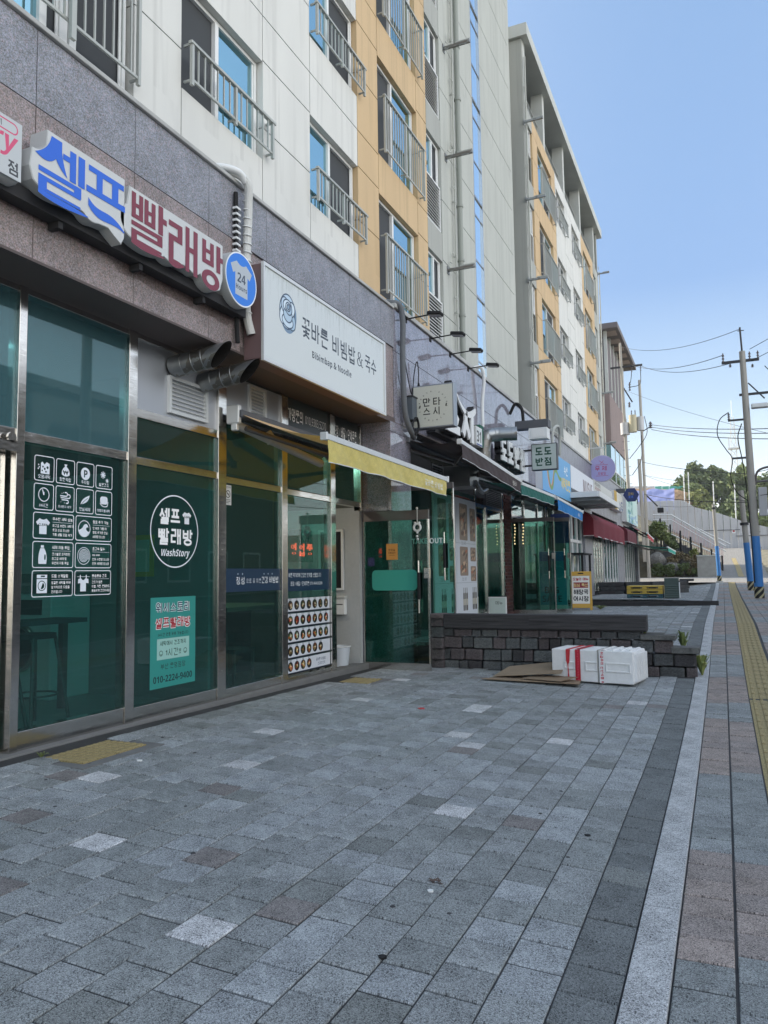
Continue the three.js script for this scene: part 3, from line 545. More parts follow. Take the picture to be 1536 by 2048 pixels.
// rooms behind the glass, closed on all sides but the shopfront
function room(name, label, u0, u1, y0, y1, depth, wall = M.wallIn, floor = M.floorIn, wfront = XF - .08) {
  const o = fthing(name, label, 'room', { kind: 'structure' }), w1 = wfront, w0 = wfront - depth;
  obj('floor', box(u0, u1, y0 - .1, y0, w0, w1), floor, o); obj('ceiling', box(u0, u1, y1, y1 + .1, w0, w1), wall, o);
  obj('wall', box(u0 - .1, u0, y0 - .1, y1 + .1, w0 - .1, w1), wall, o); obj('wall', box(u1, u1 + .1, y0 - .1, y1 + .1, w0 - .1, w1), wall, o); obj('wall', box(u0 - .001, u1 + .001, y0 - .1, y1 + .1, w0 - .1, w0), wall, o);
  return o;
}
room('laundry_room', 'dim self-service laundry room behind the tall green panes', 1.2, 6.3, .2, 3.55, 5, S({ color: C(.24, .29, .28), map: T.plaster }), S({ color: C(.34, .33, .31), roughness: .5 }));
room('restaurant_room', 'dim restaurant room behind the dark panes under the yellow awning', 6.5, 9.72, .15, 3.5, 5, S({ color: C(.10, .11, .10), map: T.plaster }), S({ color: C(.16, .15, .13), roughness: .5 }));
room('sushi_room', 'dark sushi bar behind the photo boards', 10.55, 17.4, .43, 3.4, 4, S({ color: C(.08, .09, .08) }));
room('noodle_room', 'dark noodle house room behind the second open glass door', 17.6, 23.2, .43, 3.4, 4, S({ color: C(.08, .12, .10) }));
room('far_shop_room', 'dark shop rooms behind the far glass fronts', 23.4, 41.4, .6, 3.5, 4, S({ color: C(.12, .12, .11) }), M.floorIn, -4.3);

// a metal-and-glass shopfront: list of mullions, rails and panes in facade axes
function bars(parent, name, list, m, d = .05) { for (const [a, b, c, e, wf = XF] of list) obj(name, rbox(a, b, c, e, wf - d * 2, wf + (name === 'mullion' ? .012 : 0), .004, 1), m, parent); }
const pane = (parent, u0, u1, y0, y1, m, w = XF - .018) => obj('pane', box(u0, u1, y0, y1, w - .008, w), m, parent);
{
  const o = fthing('laundry_shopfront', 'tall steel-framed shopfront of the laundry with tinted glass', 'shopfront');
  bars(o, 'mullion', [[3.93, 4.0, .2, 3.55], [5.06, 5.165, .2, 3.55], [6.34, 6.475, .17, 3.55], [2.75, 2.83, .2, 3.55]], M.steel);
  bars(o, 'rail', [[4.0, 5.06, 2.405, 2.48], [5.165, 6.34, 2.385, 2.455], [5.165, 6.34, 2.80, 2.88], [4.0, 5.06, 3.5, 3.55], [5.165, 6.34, 3.5, 3.55], [2.83, 3.93, 2.39, 2.49], [2.83, 3.93, 3.5, 3.55]], M.steel);
  bars(o, 'base_plate', [[4.0, 5.06, .2, .335], [5.165, 6.34, .18, .315]], M.steel);
  pane(o, 4.0, 5.06, 2.48, 3.5, M.glass); pane(o, 4.0, 5.06, .335, 2.405, M.glassDark); pane(o, 5.165, 6.34, 2.455, 2.80, M.glassDark); pane(o, 5.165, 6.34, .315, 2.385, M.glassDark); pane(o, 2.83, 3.93, 2.49, 3.5, M.glass);
  obj('steel_panel', box(5.165, 6.34, 2.88, 3.5, XF - .06, XF - .02), M.sheet, o);
  louvre(o, 5.59, 6.17, 2.92, 3.27, XF + .012, 7, M.alu, true);
  const d = obj('sliding_door', [box(3.85, 3.905, .22, 2.36, XF - .12, XF - .07), box(2.85, 3.85, .22, .30, XF - .115, XF - .075), box(2.85, 3.85, 2.28, 2.36, XF - .115, XF - .075)], M.steel, o); pane(d, 2.85, 3.85, .30, 2.28, M.glassDark, XF - .09);
  const rl = [box(2.85, 3.93, 2.31, 2.385, XF - .03, XF + .05)]; for (const u of [3.72, 3.86]) { const c = new THREE.CylinderGeometry(.035, .035, .02, 16); c.rotateX(Math.PI / 2); c.translate(u, 2.41, XF + .04); rl.push(c); } obj('door_track', rl, M.steel, o);
}
{
  const o = fthing('restaurant_shopfront', 'steel-framed shopfront of the restaurant with dark glass and an open doorway', 'shopfront');
  bars(o, 'mullion', [[7.56, 7.68, .12, 3.5], [8.76, 8.89, .1, 3.5], [9.66, 9.74, 2.3, 3.5], [7.66, 7.70, 3.0, 3.5]], M.steel);
  bars(o, 'rail', [[6.475, 7.56, 2.36, 2.43], [7.68, 8.76, 2.35, 2.42], [8.89, 9.66, 2.35, 2.42], [6.475, 7.56, 2.98, 3.05], [7.70, 8.76, 2.98, 3.05], [8.89, 9.66, 2.98, 3.05]], M.steel);
  bars(o, 'base_plate', [[6.475, 7.56, .13, .29], [7.68, 8.76, .11, .255]], M.steel);
  for (const [a, b] of [[6.475, 7.56], [7.68, 8.76]]) { pane(o, a, b, .27, 2.36, M.glassDark); pane(o, a, b, 2.43, 2.98, M.glassDark); }
  pane(o, 8.89, 9.66, 2.42, 2.98, M.glassDark);
  obj('steel_panel', box(6.475, 7.66, 3.05, 3.5, XF - .06, XF - .02), M.sheet, o); louvre(o, 6.9, 7.24, 3.06, 3.48, XF + .012, 9, M.alu, true);
  const dk = S({ color: C(.035, .05, .06), roughness: .35 });
  for (const [u0, u1, t, n] of [[7.70, 8.76, '가맹문의 010,9383,5270', 24], [8.89, 9.66, '포장 / 배달 / 단체주문', 20]]) {
    const p = obj('fascia_panel', box(u0, u1, 3.05, 3.5, XF - .06, XF - .03), dk, o);
    obj('lettering', face(u0 + .02, u1 - .02, 3.17, 3.46, XF - .027), canvasMat(512, 116, (g, w, h) => { const k = write(g, t, 0, 0, 60, { color: 'rgba(0,0,0,0)' }); g.clearRect(0, 0, w, h); const s = Math.min(1, 490 / k); g.translate(w / 2, 0); g.scale(s, 1); write(g, t, 0, 24, 60, { lw: .13, color: '#ffffff', align: 'center', font: '{s}px sans-serif' }); }, { alpha: true }), p);
  }
  // white doorway reveal with a dark framed board
  obj('reveal', box(9.66, 9.74, .1, 2.35, XF - 1.2, XF - .02), S({ color: C(.48, .50, .50), map: T.plaster }), o);
}
{
  const t = thing('wall_board', 'black board in a pale frame on the white wall inside the doorway', 'board');
  obj('frame', [box(-5.25, -4.86, 1.2, 1.23, -9.655, -9.62), box(-5.25, -4.86, 2.02, 2.05, -9.655, -9.62), box(-5.25, -5.22, 1.23, 2.02, -9.655, -9.62), box(-4.89, -4.86, 1.23, 2.02, -9.655, -9.62)], M.white, t); obj('board', box(-5.22, -4.89, 1.23, 2.02, -9.655, -9.635), M.black, t);
  const m = thing('letter_box', 'small pale letter box on the white doorway wall below the black board', 'letter box');
  obj('body', rbox(-5.0, -4.82, .86, 1.08, -9.655, -9.58, .012), M.white, m); obj('lid', rbox(-5.01, -4.81, 1.08, 1.12, -9.655, -9.57, .008), M.alu, m); obj('slot', box(-4.97, -4.85, 1.0, 1.012, -9.582, -9.578), M.black, m);
  const b = thing('waste_bin', 'pale grey tapered waste bin in the restaurant doorway', 'bin'), pr = [[0, 0], [.105, 0], [.11, .012], [.142, .30], [.15, .305], [.15, .32], [.138, .32], [.1, .02], [0, .02]].map((p) => new THREE.Vector2(...p));
  const g = new THREE.LatheGeometry(pr, 28); g.translate(-4.80, .135, -9.38); obj('body', g, S({ color: C(.58, .62, .66), roughness: .5 }), b); const rim = new THREE.TorusGeometry(.148, .007, 8, 28); rim.rotateX(F); rim.translate(-4.80, .45, -9.38); obj('rim', rim, M.white, b);
  const c = thing('stool', 'dark square stool just inside the restaurant doorway', 'stool'); obj('seat', rbox(-5.05, -4.75, .78, .83, -9.2, -8.95, .01), M.darkGrey, c); for (const [x, z] of [[-5.02, -9.17], [-4.78, -9.17], [-5.02, -8.98], [-4.78, -8.98]]) obj('leg', box(x - .015, x + .015, .15, .78, z - .015, z + .015), M.steelDark, c);
}
// glass doors that stand open across the pavement (leaf in the x-y plane)
function glassDoor(label, x0, x1, y0, y1, z, glass, { top = .09, rough = M.steelDark, closer = true } = {}) {
  const o = thing('glass_door', label, 'door');
  obj('bottom_rail', box(x0, x1, y0, y0 + .095, z - .025, z + .025), M.steel, o); obj('top_rail', box(x0, x1, y1 - top, y1, z - .025, z + .025), rough, o);
  obj('stile', box(x0, x0 + .022, y0 + .095, y1 - top, z - .02, z + .02), M.steel, o); obj('stile', box(x1 - .022, x1, y0 + .095, y1 - top, z - .02, z + .02), M.steel, o);
  obj('pane', box(x0 + .022, x1 - .022, y0 + .095, y1 - top, z - .006, z + .006), glass, o);
  const hx = x1 - .14, hy = (y0 + y1) / 2 + .05;
  for (const s of [1, -1]) { const h = obj('handle', [rod(V(hx, hy - .36, z + s * .05), V(hx, hy + .34, z + s * .05), .016, .016, 12), rod(V(hx, hy - .3, z), V(hx, hy - .3, z + s * .05), .01), rod(V(hx, hy + .28, z), V(hx, hy + .28, z + s * .05), .01)], M.steel, o); obj('grip', rod(V(hx, hy - .18, z + s * .05), V(hx, hy + .18, z + s * .05), .021, .021, 12), M.black, h); }
  obj('lock', rbox(x1 - .075, x1 + .004, hy + .1, hy + .24, z - .03, z + .03, .006), M.steel, o);
  return o;
}
{
  const d = glassDoor('tall green glass door of the restaurant standing open, with a green band across it', -4.6, -3.62, .12, 2.28, -9.75, M.glassGreen, { top: .13 });
  const s = new THREE.Shape(), r = .07, [a, b, c, e] = [-4.47, -3.80, 1.19, 1.47]; s.moveTo(a + r, c); s.lineTo(b - r, c); s.quadraticCurveTo(b, c, b, c + r); s.lineTo(b, e - r); s.quadraticCurveTo(b, e, b - r, e); s.lineTo(a + r, e); s.quadraticCurveTo(a, e, a, e - r); s.lineTo(a, c + r); s.quadraticCurveTo(a, c, a + r, c);
  const g = ex(s, .001); g.translate(0, 0, -9.742); obj('green_band', g, M.teal, d);
  const n = thing('notice', 'small orange paper notice stuck on the open restaurant door', 'notice'); obj('paper', box(-4.25, -4.08, 1.61, 1.83, -9.743, -9.741), S({ color: C(.55, .26, .06) }), n);
  obj('lettering', face(-4.24, -4.09, 1.62, 1.82, -9.7395), canvasMat(128, 170, (g) => { write(g, '화장실', 64, 50, 26, { color: '#3a1d05', align: 'center' }); write(g, '사용금지', 64, 86, 22, { color: '#3a1d05', align: 'center' }); g.fillStyle = '#3a1d05'; g.fillRect(30, 124, 68, 3); }, { alpha: true }), n);
  const ch = thing('door_chime', 'small white ring chime on a string over the open restaurant door', 'chime'); const t1 = new THREE.TorusGeometry(.048, .016, 10, 24); t1.translate(-3.77, 2.04, -9.70); obj('ring', t1, M.white, ch);
  obj('cord', rod(V(-3.77, 2.08, -9.70), V(-3.77, 2.3, -9.71), .006), M.alu, ch); const bl = []; for (const [x, y] of [[-3.80, 2.1], [-3.74, 2.1], [-3.77, 1.97], [-3.775, 1.92], [-3.765, 1.88], [-3.77, 2.3]]) { const s0 = new THREE.SphereGeometry(.017, 10, 8); s0.translate(x, y, -9.70); bl.push(s0); } obj('bead', bl, M.white, ch);
}
{
  const d = glassDoor('clear green glass door of the sushi bar standing open, behind the restaurant door', -4.6, -3.58, .5, 2.75, -10.7, M.glassGreen, {});
  obj('lettering', face(-4.25, -3.75, 1.83, 1.97, -10.688), canvasMat(512, 140, (g) => { g.fillStyle = '#ffffff'; g.font = 'bold 108px sans-serif'; g.textAlign = 'center'; g.fillText('TAKE OUT', 256, 110, 500); }, { alpha: true }), d);
  const d2 = glassDoor('green glass door of the noodle house standing open, with a poster behind it', -4.6, -3.57, .45, 2.70, -18.0, M.glassGreen, {});
  glassDoor('narrow open glass door leaf past the noodle house door', -3.86, -3.32, .45, 2.72, -18.6, M.glassGreen, {});
}
// ---------------------------------------------------------------- signs on the granite
const GREY_EDGE = S({ color: C(.50, .51, .51), roughness: .45 });
function bracketRail(label, u0, u1, y, w = XG) { const t = fthing('sign_rail', label, 'rail'); obj('rail', box(u0, u1, y - .06, y + .03, w, w + .12), M.dark, t); for (let u = u0 + .2; u < u1; u += .8) obj('bracket', box(u - .02, u + .02, y - .11, y - .06, w, w + .1), M.dark, t); return t; }
bracketRail('long dark mounting rail behind the laundry sign', 2.0, 6.02, 3.92);
function blobShape(pts) { const s = new THREE.Shape(); s.moveTo(...pts[0]); for (let i = 1; i < pts.length; i++) { const p = pts[i]; if (p.length === 4) s.quadraticCurveTo(...p); else s.lineTo(...p); } s.closePath(); return s; }
function letterSign(name, label, u0, y0, W, H, outline, draw, fw) {
  const o = fthing(name, label, 'sign', { group: undefined }), sh = blobShape(outline), b = ex(sh, .15); b.translate(u0, y0, -4.11 + .0); obj('casing', b, GREY_EDGE, o);
  const f = ex(sh, .004); f.scale(.985, .985, 1); f.translate(u0 + W * .0075, y0 + H * .0075, -3.96); obj('face', f, M.signGrey, o);
  obj('lettering', face(u0, u0 + W, y0, y0 + H, -3.953), canvasMat(700, Math.round(700 * H / W), (g, w, h) => { g.scale(w / W, h / H); draw(g); }, { alpha: true, rough: .35 }), o);
  return o;
}
// all letter drawing below is in metres, x right, y down from the sign's top
const R = (g, x, y, w, h) => g.fillRect(x, y, w, h);
function wave(g, x0, x1, y, a, t) { g.beginPath(); g.moveTo(x0, y); g.bezierCurveTo(mix(x0, x1, .3), y + a, mix(x0, x1, .55), y - a * .2, x1, y + a * 1.1); g.lineTo(x1, y + a * 1.1 + t * .2); g.bezierCurveTo(mix(x0, x1, .6), y - a * .2 + t * 1.6, mix(x0, x1, .3), y + a + t * 1.3, x0, y + t); g.fill(); }
letterSign('laundry_sign', 'cut-out laundry sign with big blue Korean letters on a pale box', 3.43, 3.86, .86, .51,
  [[.14, .51], [.86, .51], [.86, .06], [.83, .0], [.74, .04, .70, .07], [.6, .06], [.52, .03, .47, .08], [.42, .1, .3, .08], [.12, .05, .03, .12], [.0, .2], [.02, .33], [.10, .33, .13, .40]],
  (g) => {
    g.fillStyle = '#1263d6';
    // ㅅ of 셀 as a brush sweep
    g.beginPath(); g.moveTo(.17, .03); g.lineTo(.26, .03); g.lineTo(.26, .10); g.quadraticCurveTo(.27, .17, .31, .26); g.quadraticCurveTo(.24, .22, .21, .17); g.quadraticCurveTo(.15, .25, .04, .20); g.quadraticCurveTo(.15, .14, .17, .03); g.fill();
    R(g, .33, .05, .055, .215); R(g, .405, .05, .06, .215); R(g, .27, .10, .07, .04);
    R(g, .07, .275, .36, .035); R(g, .37, .275, .065, .075); R(g, .07, .33, .36, .03); R(g, .07, .335, .07, .09); R(g, .07, .41, .36, .02);
    wave(g, .07, .50, .425, .018, .035);
    // 프
    R(g, .50, .06, .345, .042); R(g, .575, .10, .058, .12); R(g, .725, .10, .065, .12); R(g, .48, .215, .38, .045);
    wave(g, .50, .855, .30, .10, .055);
  });
letterSign('laundry_sign', 'cut-out laundry sign with big dark red Korean letters on a pale box', 4.24, 3.84, 1.28, .53,
  [[.10, .51], [1.28, .51], [1.28, .2], [1.24, .09], [1.1, .0, 1.0, .09], [.96, .14], [.9, .08, .82, .12], [.72, .13], [.6, .06, .5, .11], [.3, .05, .12, .11], [.02, .14, .0, .22], [.0, .3], [.07, .36]],
  (g) => {
    g.fillStyle = '#7d2136';
    // 빨
    for (const x of [.12, .26]) { R(g, x, .05, .045, .20); R(g, x + .08, .05, .045, .20); R(g, x, .13, .125, .03); R(g, x, .215, .125, .035); }
    R(g, .42, .03, .055, .235); R(g, .47, .12, .05, .045);
    R(g, .12, .275, .35, .035); R(g, .41, .275, .06, .085); R(g, .12, .335, .35, .03); R(g, .12, .34, .06, .085); R(g, .12, .405, .34, .02); wave(g, .12, .50, .415, .018, .035);
    // 래
    R(g, .545, .09, .17, .045); R(g, .655, .09, .06, .15); R(g, .545, .20, .17, .045); R(g, .545, .20, .06, .20); wave(g, .545, .74, .39, .02, .05);
    R(g, .755, .06, .052, .38); R(g, .86, .06, .055, .39); R(g, .80, .22, .07, .045);
    // 방
    R(g, .98, .07, .052, .20); R(g, 1.09, .07, .052, .20); R(g, .98, .14, .16, .035); R(g, .98, .235, .16, .04); R(g, 1.18, .06, .058, .24); R(g, 1.23, .15, .045, .045);
    g.beginPath(); g.ellipse(1.10, .40, .125, .085, 0, 0, 7); g.ellipse(1.10, .40, .06, .04, 0, 0, 7); g.fill('evenodd');
  });
{
  const o = fthing('laundry_sign', 'round blue and white sign with a shirt outline reading 24 Hours', 'sign'), r = .255, c = new THREE.CylinderGeometry(r, r, .15, 48); c.rotateX(F); c.translate(5.81, 4.14, -4.035); obj('casing', c, GREY_EDGE, o);
  const f = new THREE.CircleGeometry(r - .004, 48); f.translate(5.81, 4.14, -3.957);
  obj('face', f, canvasMat(512, 512, (g) => {
    g.fillStyle = '#f2f5f7'; g.fillRect(0, 0, 512, 512); g.fillStyle = '#1b7be0'; g.beginPath(); g.arc(256, 256, 243, 0, 7); g.fill();
    g.fillStyle = '#b9c0c6'; g.beginPath(); g.moveTo(180, 96); g.quadraticCurveTo(256, 150, 332, 96); g.lineTo(430, 150); g.lineTo(392, 226); g.lineTo(356, 208); g.lineTo(356, 420); g.lineTo(156, 420); g.lineTo(156, 208); g.lineTo(120, 226); g.lineTo(82, 150); g.closePath(); g.fill();
    g.fillStyle = '#3a4658'; g.textAlign = 'center'; g.font = 'bold 128px sans-serif'; g.fillText('24', 256, 290); g.font = 'bold 66px sans-serif'; g.fillText('Hours', 256, 362);
  }, { rough: .35 }), o);
}
{
  const o = fthing('laundry_sign', 'rounded pale panel with pink lettering left of the blue letters', 'sign');
  obj('casing', rbox(2.05, 3.385, 3.89, 4.30, -4.11, -3.96, .05, 3), GREY_EDGE, o);
  obj('face', face(2.08, 3.37, 3.905, 4.285, -3.957), canvasMat(896, 264, (g) => {
    g.fillStyle = '#c3c7c8'; g.fillRect(0, 0, 896, 264); g.fillStyle = '#d64872'; g.font = 'bold italic 130px sans-serif'; g.textAlign = 'right'; g.fillText('WashStory', 860, 150);
    g.strokeStyle = '#d64872'; g.lineWidth = 6; g.beginPath(); g.roundRect(560, 18, 312, 46, 22); g.stroke(); write(g, '빨래방 이야기', 600, 26, 28, { color: '#33363b' }); write(g, '점', 826, 186, 60, { color: '#33363b', lw: .14 });
  }, { rough: .3 }), o);
}
// flower-rice restaurant sign
{
  const o = fthing('restaurant_sign', 'long white light-box sign with a grey rose and Korean lettering over the yellow awning', 'sign');
  obj('casing', box(6.17, 9.09, 3.5, 4.44, XG, -3.97), S({ color: C(.16, .10, .10), roughness: .5 }), o);
  obj('frame', [box(6.16, 6.185, 3.475, 4.455, -3.97, -3.94), box(9.05, 9.10, 3.475, 4.455, -3.97, -3.94), box(6.185, 9.05, 4.42, 4.455, -3.97, -3.94), box(6.185, 9.05, 3.475, 3.515, -3.97, -3.94)], M.alu, o);
  obj('face', face(6.185, 9.05, 3.515, 4.42, -3.952), canvasMat(1536, 485, (g, w, h) => {
    g.fillStyle = '#d6dbd9'; g.fillRect(0, 0, w, h);
    for (let i = 0; i < 260; i++) { const x = hash(i, 1, 77) * w, l = 20 + hash(i, 2, 77) * hash(i, 3, 77) * 170; g.fillStyle = `rgba(70,80,70,${.03 + .09 * hash(i, 4, 77)})`; g.fillRect(x, 0, 1.5 + 4 * hash(i, 5, 77), l); }
    // rose
    g.save(); g.translate(240, 176); g.rotate(.06); g.lineWidth = 7; g.strokeStyle = '#2e4256';
    g.fillStyle = '#6f8aa3'; g.beginPath(); g.ellipse(8, 14, 84, 104, .12, 0, 7); g.fill();
    g.fillStyle = '#c3d6e5'; g.beginPath(); g.ellipse(-6, 0, 80, 98, .12, 0, 7); g.fill(); g.stroke();
    for (const [x, y, rx, ry, a, f] of [[-34, 20, 44, 66, .5, '#dbe8f1'], [34, 30, 44, 62, -.55, '#aac3d6'], [0, 52, 58, 36, 0, '#cfe0ec'], [-30, -26, 40, 48, -.5, '#c3d6e5'], [32, -24, 38, 46, .5, '#dbe8f1'], [0, 14, 46, 42, .2, '#b6ccdd'], [-8, -34, 44, 34, -.2, '#dbe8f1'], [8, -20, 34, 32, .4, '#a9c1d4'], [0, -30, 24, 24, 0, '#dbe8f1'], [2, -30, 13, 14, 0, '#8fa9be']]) { g.fillStyle = f; g.beginPath(); g.ellipse(x, y, rx, ry, a, 0, 7); g.fill(); g.stroke(); }
    g.restore();
    const t = '꽃바른 비빔밥'; write(g, t, 388, 150, 112, { lw: .112, color: '#2f3538', gap: .1, sx: .9 });
    g.fillStyle = '#2f3538'; g.font = '128px serif'; g.fillText('&', 1106, 254); write(g, '국수', 1226, 150, 112, { lw: .112, color: '#2f3538', gap: .08, sx: .8 });
    g.font = 'bold 56px sans-serif'; g.fillText('Bibimbap & Noodle', 505, 360, 545);
  }, { rough: .12 }), o);
}
// square light box of the sushi bar, across the pavement
function crossBox(label, x0, x1, y0, y1, z, d, draw, { edge = M.alu, arm = true, sx = 360 } = {}) {
  const o = thing('projecting_sign', label, 'sign'); obj('casing', rbox(x0, x1, y0, y1, z - d, z, .008, 1), edge, o);
  obj('face', face(x0 + .02, x1 - .02, y0 + .02, y1 - .02, z + .004), canvasMat(sx, Math.round(sx * (y1 - y0) / (x1 - x0)), draw, { rough: .3 }), o);
  if (arm) obj('arm', [box(XG, x0, y0 + .1, y0 + .14, z - d * .6, z - d * .4), box(XG, x0, y1 - .14, y1 - .1, z - d * .6, z - d * .4)], M.dark, o);
  return o;
}
crossBox('square cream light box with brushed Korean letters inside a ring of small letters', -4.16, -3.51, 3.57, 4.22, -10.6, .16, (g, w, h) => {
  g.fillStyle = '#cfd0c4'; g.fillRect(0, 0, w, h); g.fillStyle = '#55554a'; g.font = 'bold 20px sans-serif'; g.textAlign = 'center';
  [...'SUSHI·DINING·IZAKAYA·'].forEach((c, i) => { const a = i / 21 * Math.PI * 2 - 1.1; g.save(); g.translate(w / 2 + Math.cos(a) * w * .36, h / 2 + Math.sin(a) * w * .36); g.rotate(a + F); g.fillText(c, 0, 6); g.restore(); });
  write(g, '만타', w / 2, h * .30, 78, { lw: .125, color: '#16150f', align: 'center', gap: .35 }); write(g, '스시', w / 2, h * .53, 78, { lw: .125, color: '#16150f', align: 'center', gap: .35 });
  g.fillStyle = '#16150f'; for (const s of [-1, 1]) { g.beginPath(); g.ellipse(w / 2 + s * w * .34, h * .5, 7, 17, .2, 0, 7); g.fill(); }
}, { edge: S({ color: C(.30, .33, .37), metalness: .5, roughness: .4 }), sx: 400 });
{
  const b = fthing('meter_box', 'small dark box on the polished granite beside the cream light box', 'box'); obj('body', rbox(10.32, 10.5, 3.66, 4.0, XG, XG + .12, .008), S({ color: C(.10, .12, .14) }), b); obj('lid', box(10.31, 10.51, 4.0, 4.02, XG, XG + .13), M.dark, b);
}
// the sushi bar's black and white brush letters, standing off the wall
{
  const o = fthing('sushi_sign', 'black and white cut-out Korean letters of the sushi bar with a roof stroke above', 'sign');
  obj('rail', box(11.2, 13.1, 3.62, 3.68, XG, -4.02), M.dark, o);
  let u = 11.36; for (const c of '스시') { const fr = strokeSolid(c, .70, .54, .14, .03), bk = strokeSolid(c, .70, .54, .18, .12); for (const g of fr) g.translate(u, 3.66, -3.915); for (const g of bk) g.translate(u, 3.66, -4.04); const l = obj('letter', bk, M.black, o); obj('letter_face', fr, M.white, l); u += .82; }
  const sw = (k) => { const s = new THREE.Shape(); s.moveTo(0, .42 + k); s.quadraticCurveTo(.35, .05 + k, .8, .06); s.quadraticCurveTo(1.05, .12, 1.2, .22 + k); s.lineTo(1.22, .1 - k); s.quadraticCurveTo(1.0, -.08 - k, .7, -.06 - k); s.quadraticCurveTo(.3, .0, -.02 - k, .40); return s; };
  const bk = ex(sw(.02), .12); bk.translate(11.75, 4.12, -4.04); const f = ex(sw(-.02), .03); f.translate(11.75, 4.12, -3.915); const st = obj('letter', bk, M.black, o); obj('letter_face', f, M.white, st);
  obj('number_box', box(12.98, 13.36, 3.68, 4.02, -4.04, -3.9), M.signFace, o); obj('number', face(13.0, 13.34, 3.69, 4.01, -3.896), canvasMat(160, 150, (g) => { g.fillStyle = '#dfe3e3'; g.fillRect(0, 0, 160, 150); g.fillStyle = '#14171c'; g.font = 'bold 130px sans-serif'; g.textAlign = 'center'; g.fillText('31', 80, 122, 140); g.fillStyle = '#27479a'; g.fillRect(0, 140, 160, 10); }), o);
}
{
  const o = fthing('noodle_sign', 'row of white cut-out Korean letters on black backs beside the steel duct', 'sign');
  obj('rail', box(14.6, 16.75, 3.58, 3.64, XG, -4.02), M.dark, o);
  let u = 14.66; for (const c of '도도반점') { const fr = strokeSolid(c, .42, .43, .095, .03), bk = strokeSolid(c, .42, .43, .13, .12); for (const g of fr) g.translate(u, 3.64, -3.915); for (const g of bk) g.translate(u, 3.64, -4.04); const l = obj('letter', bk, M.black, o); obj('letter_face', fr, M.white, l); u += .525; }
  obj('green_block', box(13.42, 13.62, 3.72, 4.12, -4.1, -3.95), S({ color: C(.02, .12, .08) }), o);
}
crossBox('square pale light box with two rows of green Korean letters', -3.72, -3.16, 3.62, 4.2, -16.5, .14, (g, w, h) => { g.fillStyle = '#b7c2bf'; g.fillRect(0, 0, w, h); write(g, '도도', w / 2, h * .12, w * .32, { lw: .19, color: '#0d4636', align: 'center', gap: .16 }); write(g, '반점', w / 2, h * .54, w * .32, { lw: .17, color: '#0d4636', align: 'center', gap: .16 }); }, { edge: M.darkGrey });
{
  const t = thing('light_box', 'white lamp box under a dark hood above the green-lettered sign', 'lamp box'); obj('body', rbox(-3.72, -3.32, 4.28, 4.52, -16.6, -16.3, .01), M.white, t); obj('cover', box(-3.66, -3.38, 4.32, 4.48, -16.3, -16.29), M.signFace, t); obj('hood', box(-4.02, -3.30, 4.53, 4.70, -16.62, -16.32), M.darkGrey, t); obj('arm', [tube([V(-4.16, 4.9, -16.45), V(-4.02, 5.12, -16.45), V(-3.9, 5.02, -16.45), V(-3.86, 4.7, -16.45)], .035, 20, 8)], M.black, t);
}
function flatSign(name, label, u0, u1, y0, y1, draw, w = -4.0, px = 512) { const o = fthing(name, label, 'sign'); obj('casing', box(u0, u1, y0, y1, XG, w), M.signFace, o); obj('face', face(u0, u1, y0, y1, w + .004), canvasMat(px, Math.max(32, Math.round(px * (y1 - y0) / (u1 - u0))), draw), o); return o; }
flatSign('shop_sign', 'light blue shop sign with curling coloured lettering', 18.9, 22.8, 3.46, 4.58, (g, w, h) => { g.fillStyle = '#67aee0'; g.fillRect(0, 0, w, h); g.lineWidth = 13; g.lineCap = 'round'; for (const [c, d] of [['#d9a24b', 0], ['#c45c7c', 8], ['#6fa04c', 16]]) { g.strokeStyle = c; g.beginPath(); g.moveTo(60 + d, 10); g.bezierCurveTo(90 + d, 160, 150 + d, 150, 190, 60 + d); g.bezierCurveTo(230, 30, 260, 90, 300 + d, 80); g.stroke(); } write(g, '세탁전문', 320, 70, 40, { color: '#f2d04a', lw: .16 }); write(g, '수선', 380, 20, 34, { color: '#fff', lw: .14 }); });
flatSign('shop_sign', 'white shop sign with raised dark red capitals', 22.85, 27.2, 3.9, 4.58, (g, w, h) => { g.fillStyle = '#e6e9ee'; g.fillRect(0, 0, w, h); g.fillStyle = '#4a1020'; g.font = 'bold 70px sans-serif'; g.fillText('MUSAI', 250, 74, 240); });
flatSign('shop_sign', 'white shop sign crowded with small dark lettering', 27.3, 32.2, 4.1, 4.62, (g, w, h) => { g.fillStyle = '#cfd0ca'; g.fillRect(0, 0, w, h); for (let i = 0; i < 3; i++) write(g, '무제 초밥 우동 돈까스', 24 + 6 * i, 4 + i * 17, 13, { color: ['#3c3a36', '#7a2a26', '#44474c'][i], lw: .14 }); });
flatSign('shop_sign', 'small yellow and white sign beside the crowded white one', 32.4, 35.2, 4.0, 4.75, (g, w, h) => { g.fillStyle = '#e8e6da'; g.fillRect(0, 0, w, h); g.fillStyle = '#c9a22c'; g.fillRect(0, 0, w * .3, h); write(g, '부동산', 190, 40, 80, { color: '#35507a', lw: .16 }); }, -3.95, 360);
flatSign('shop_sign', 'tall pale green sign at the far end of the shop row', 36.6, 41.6, 3.7, 5.1, (g, w, h) => { g.fillStyle = '#bcd6d0'; g.fillRect(0, 0, w, h); write(g, '꽃집', 40, 20, 70, { color: '#3a8c86', lw: .15 }); g.fillStyle = '#6f9fc4'; for (let i = 0; i < 30; i++) g.fillRect(20 + hash(i, 1, 6) * w * .9, h * .62 + hash(i, 2, 6) * h * .34, 18, 6); }, -3.95, 320);
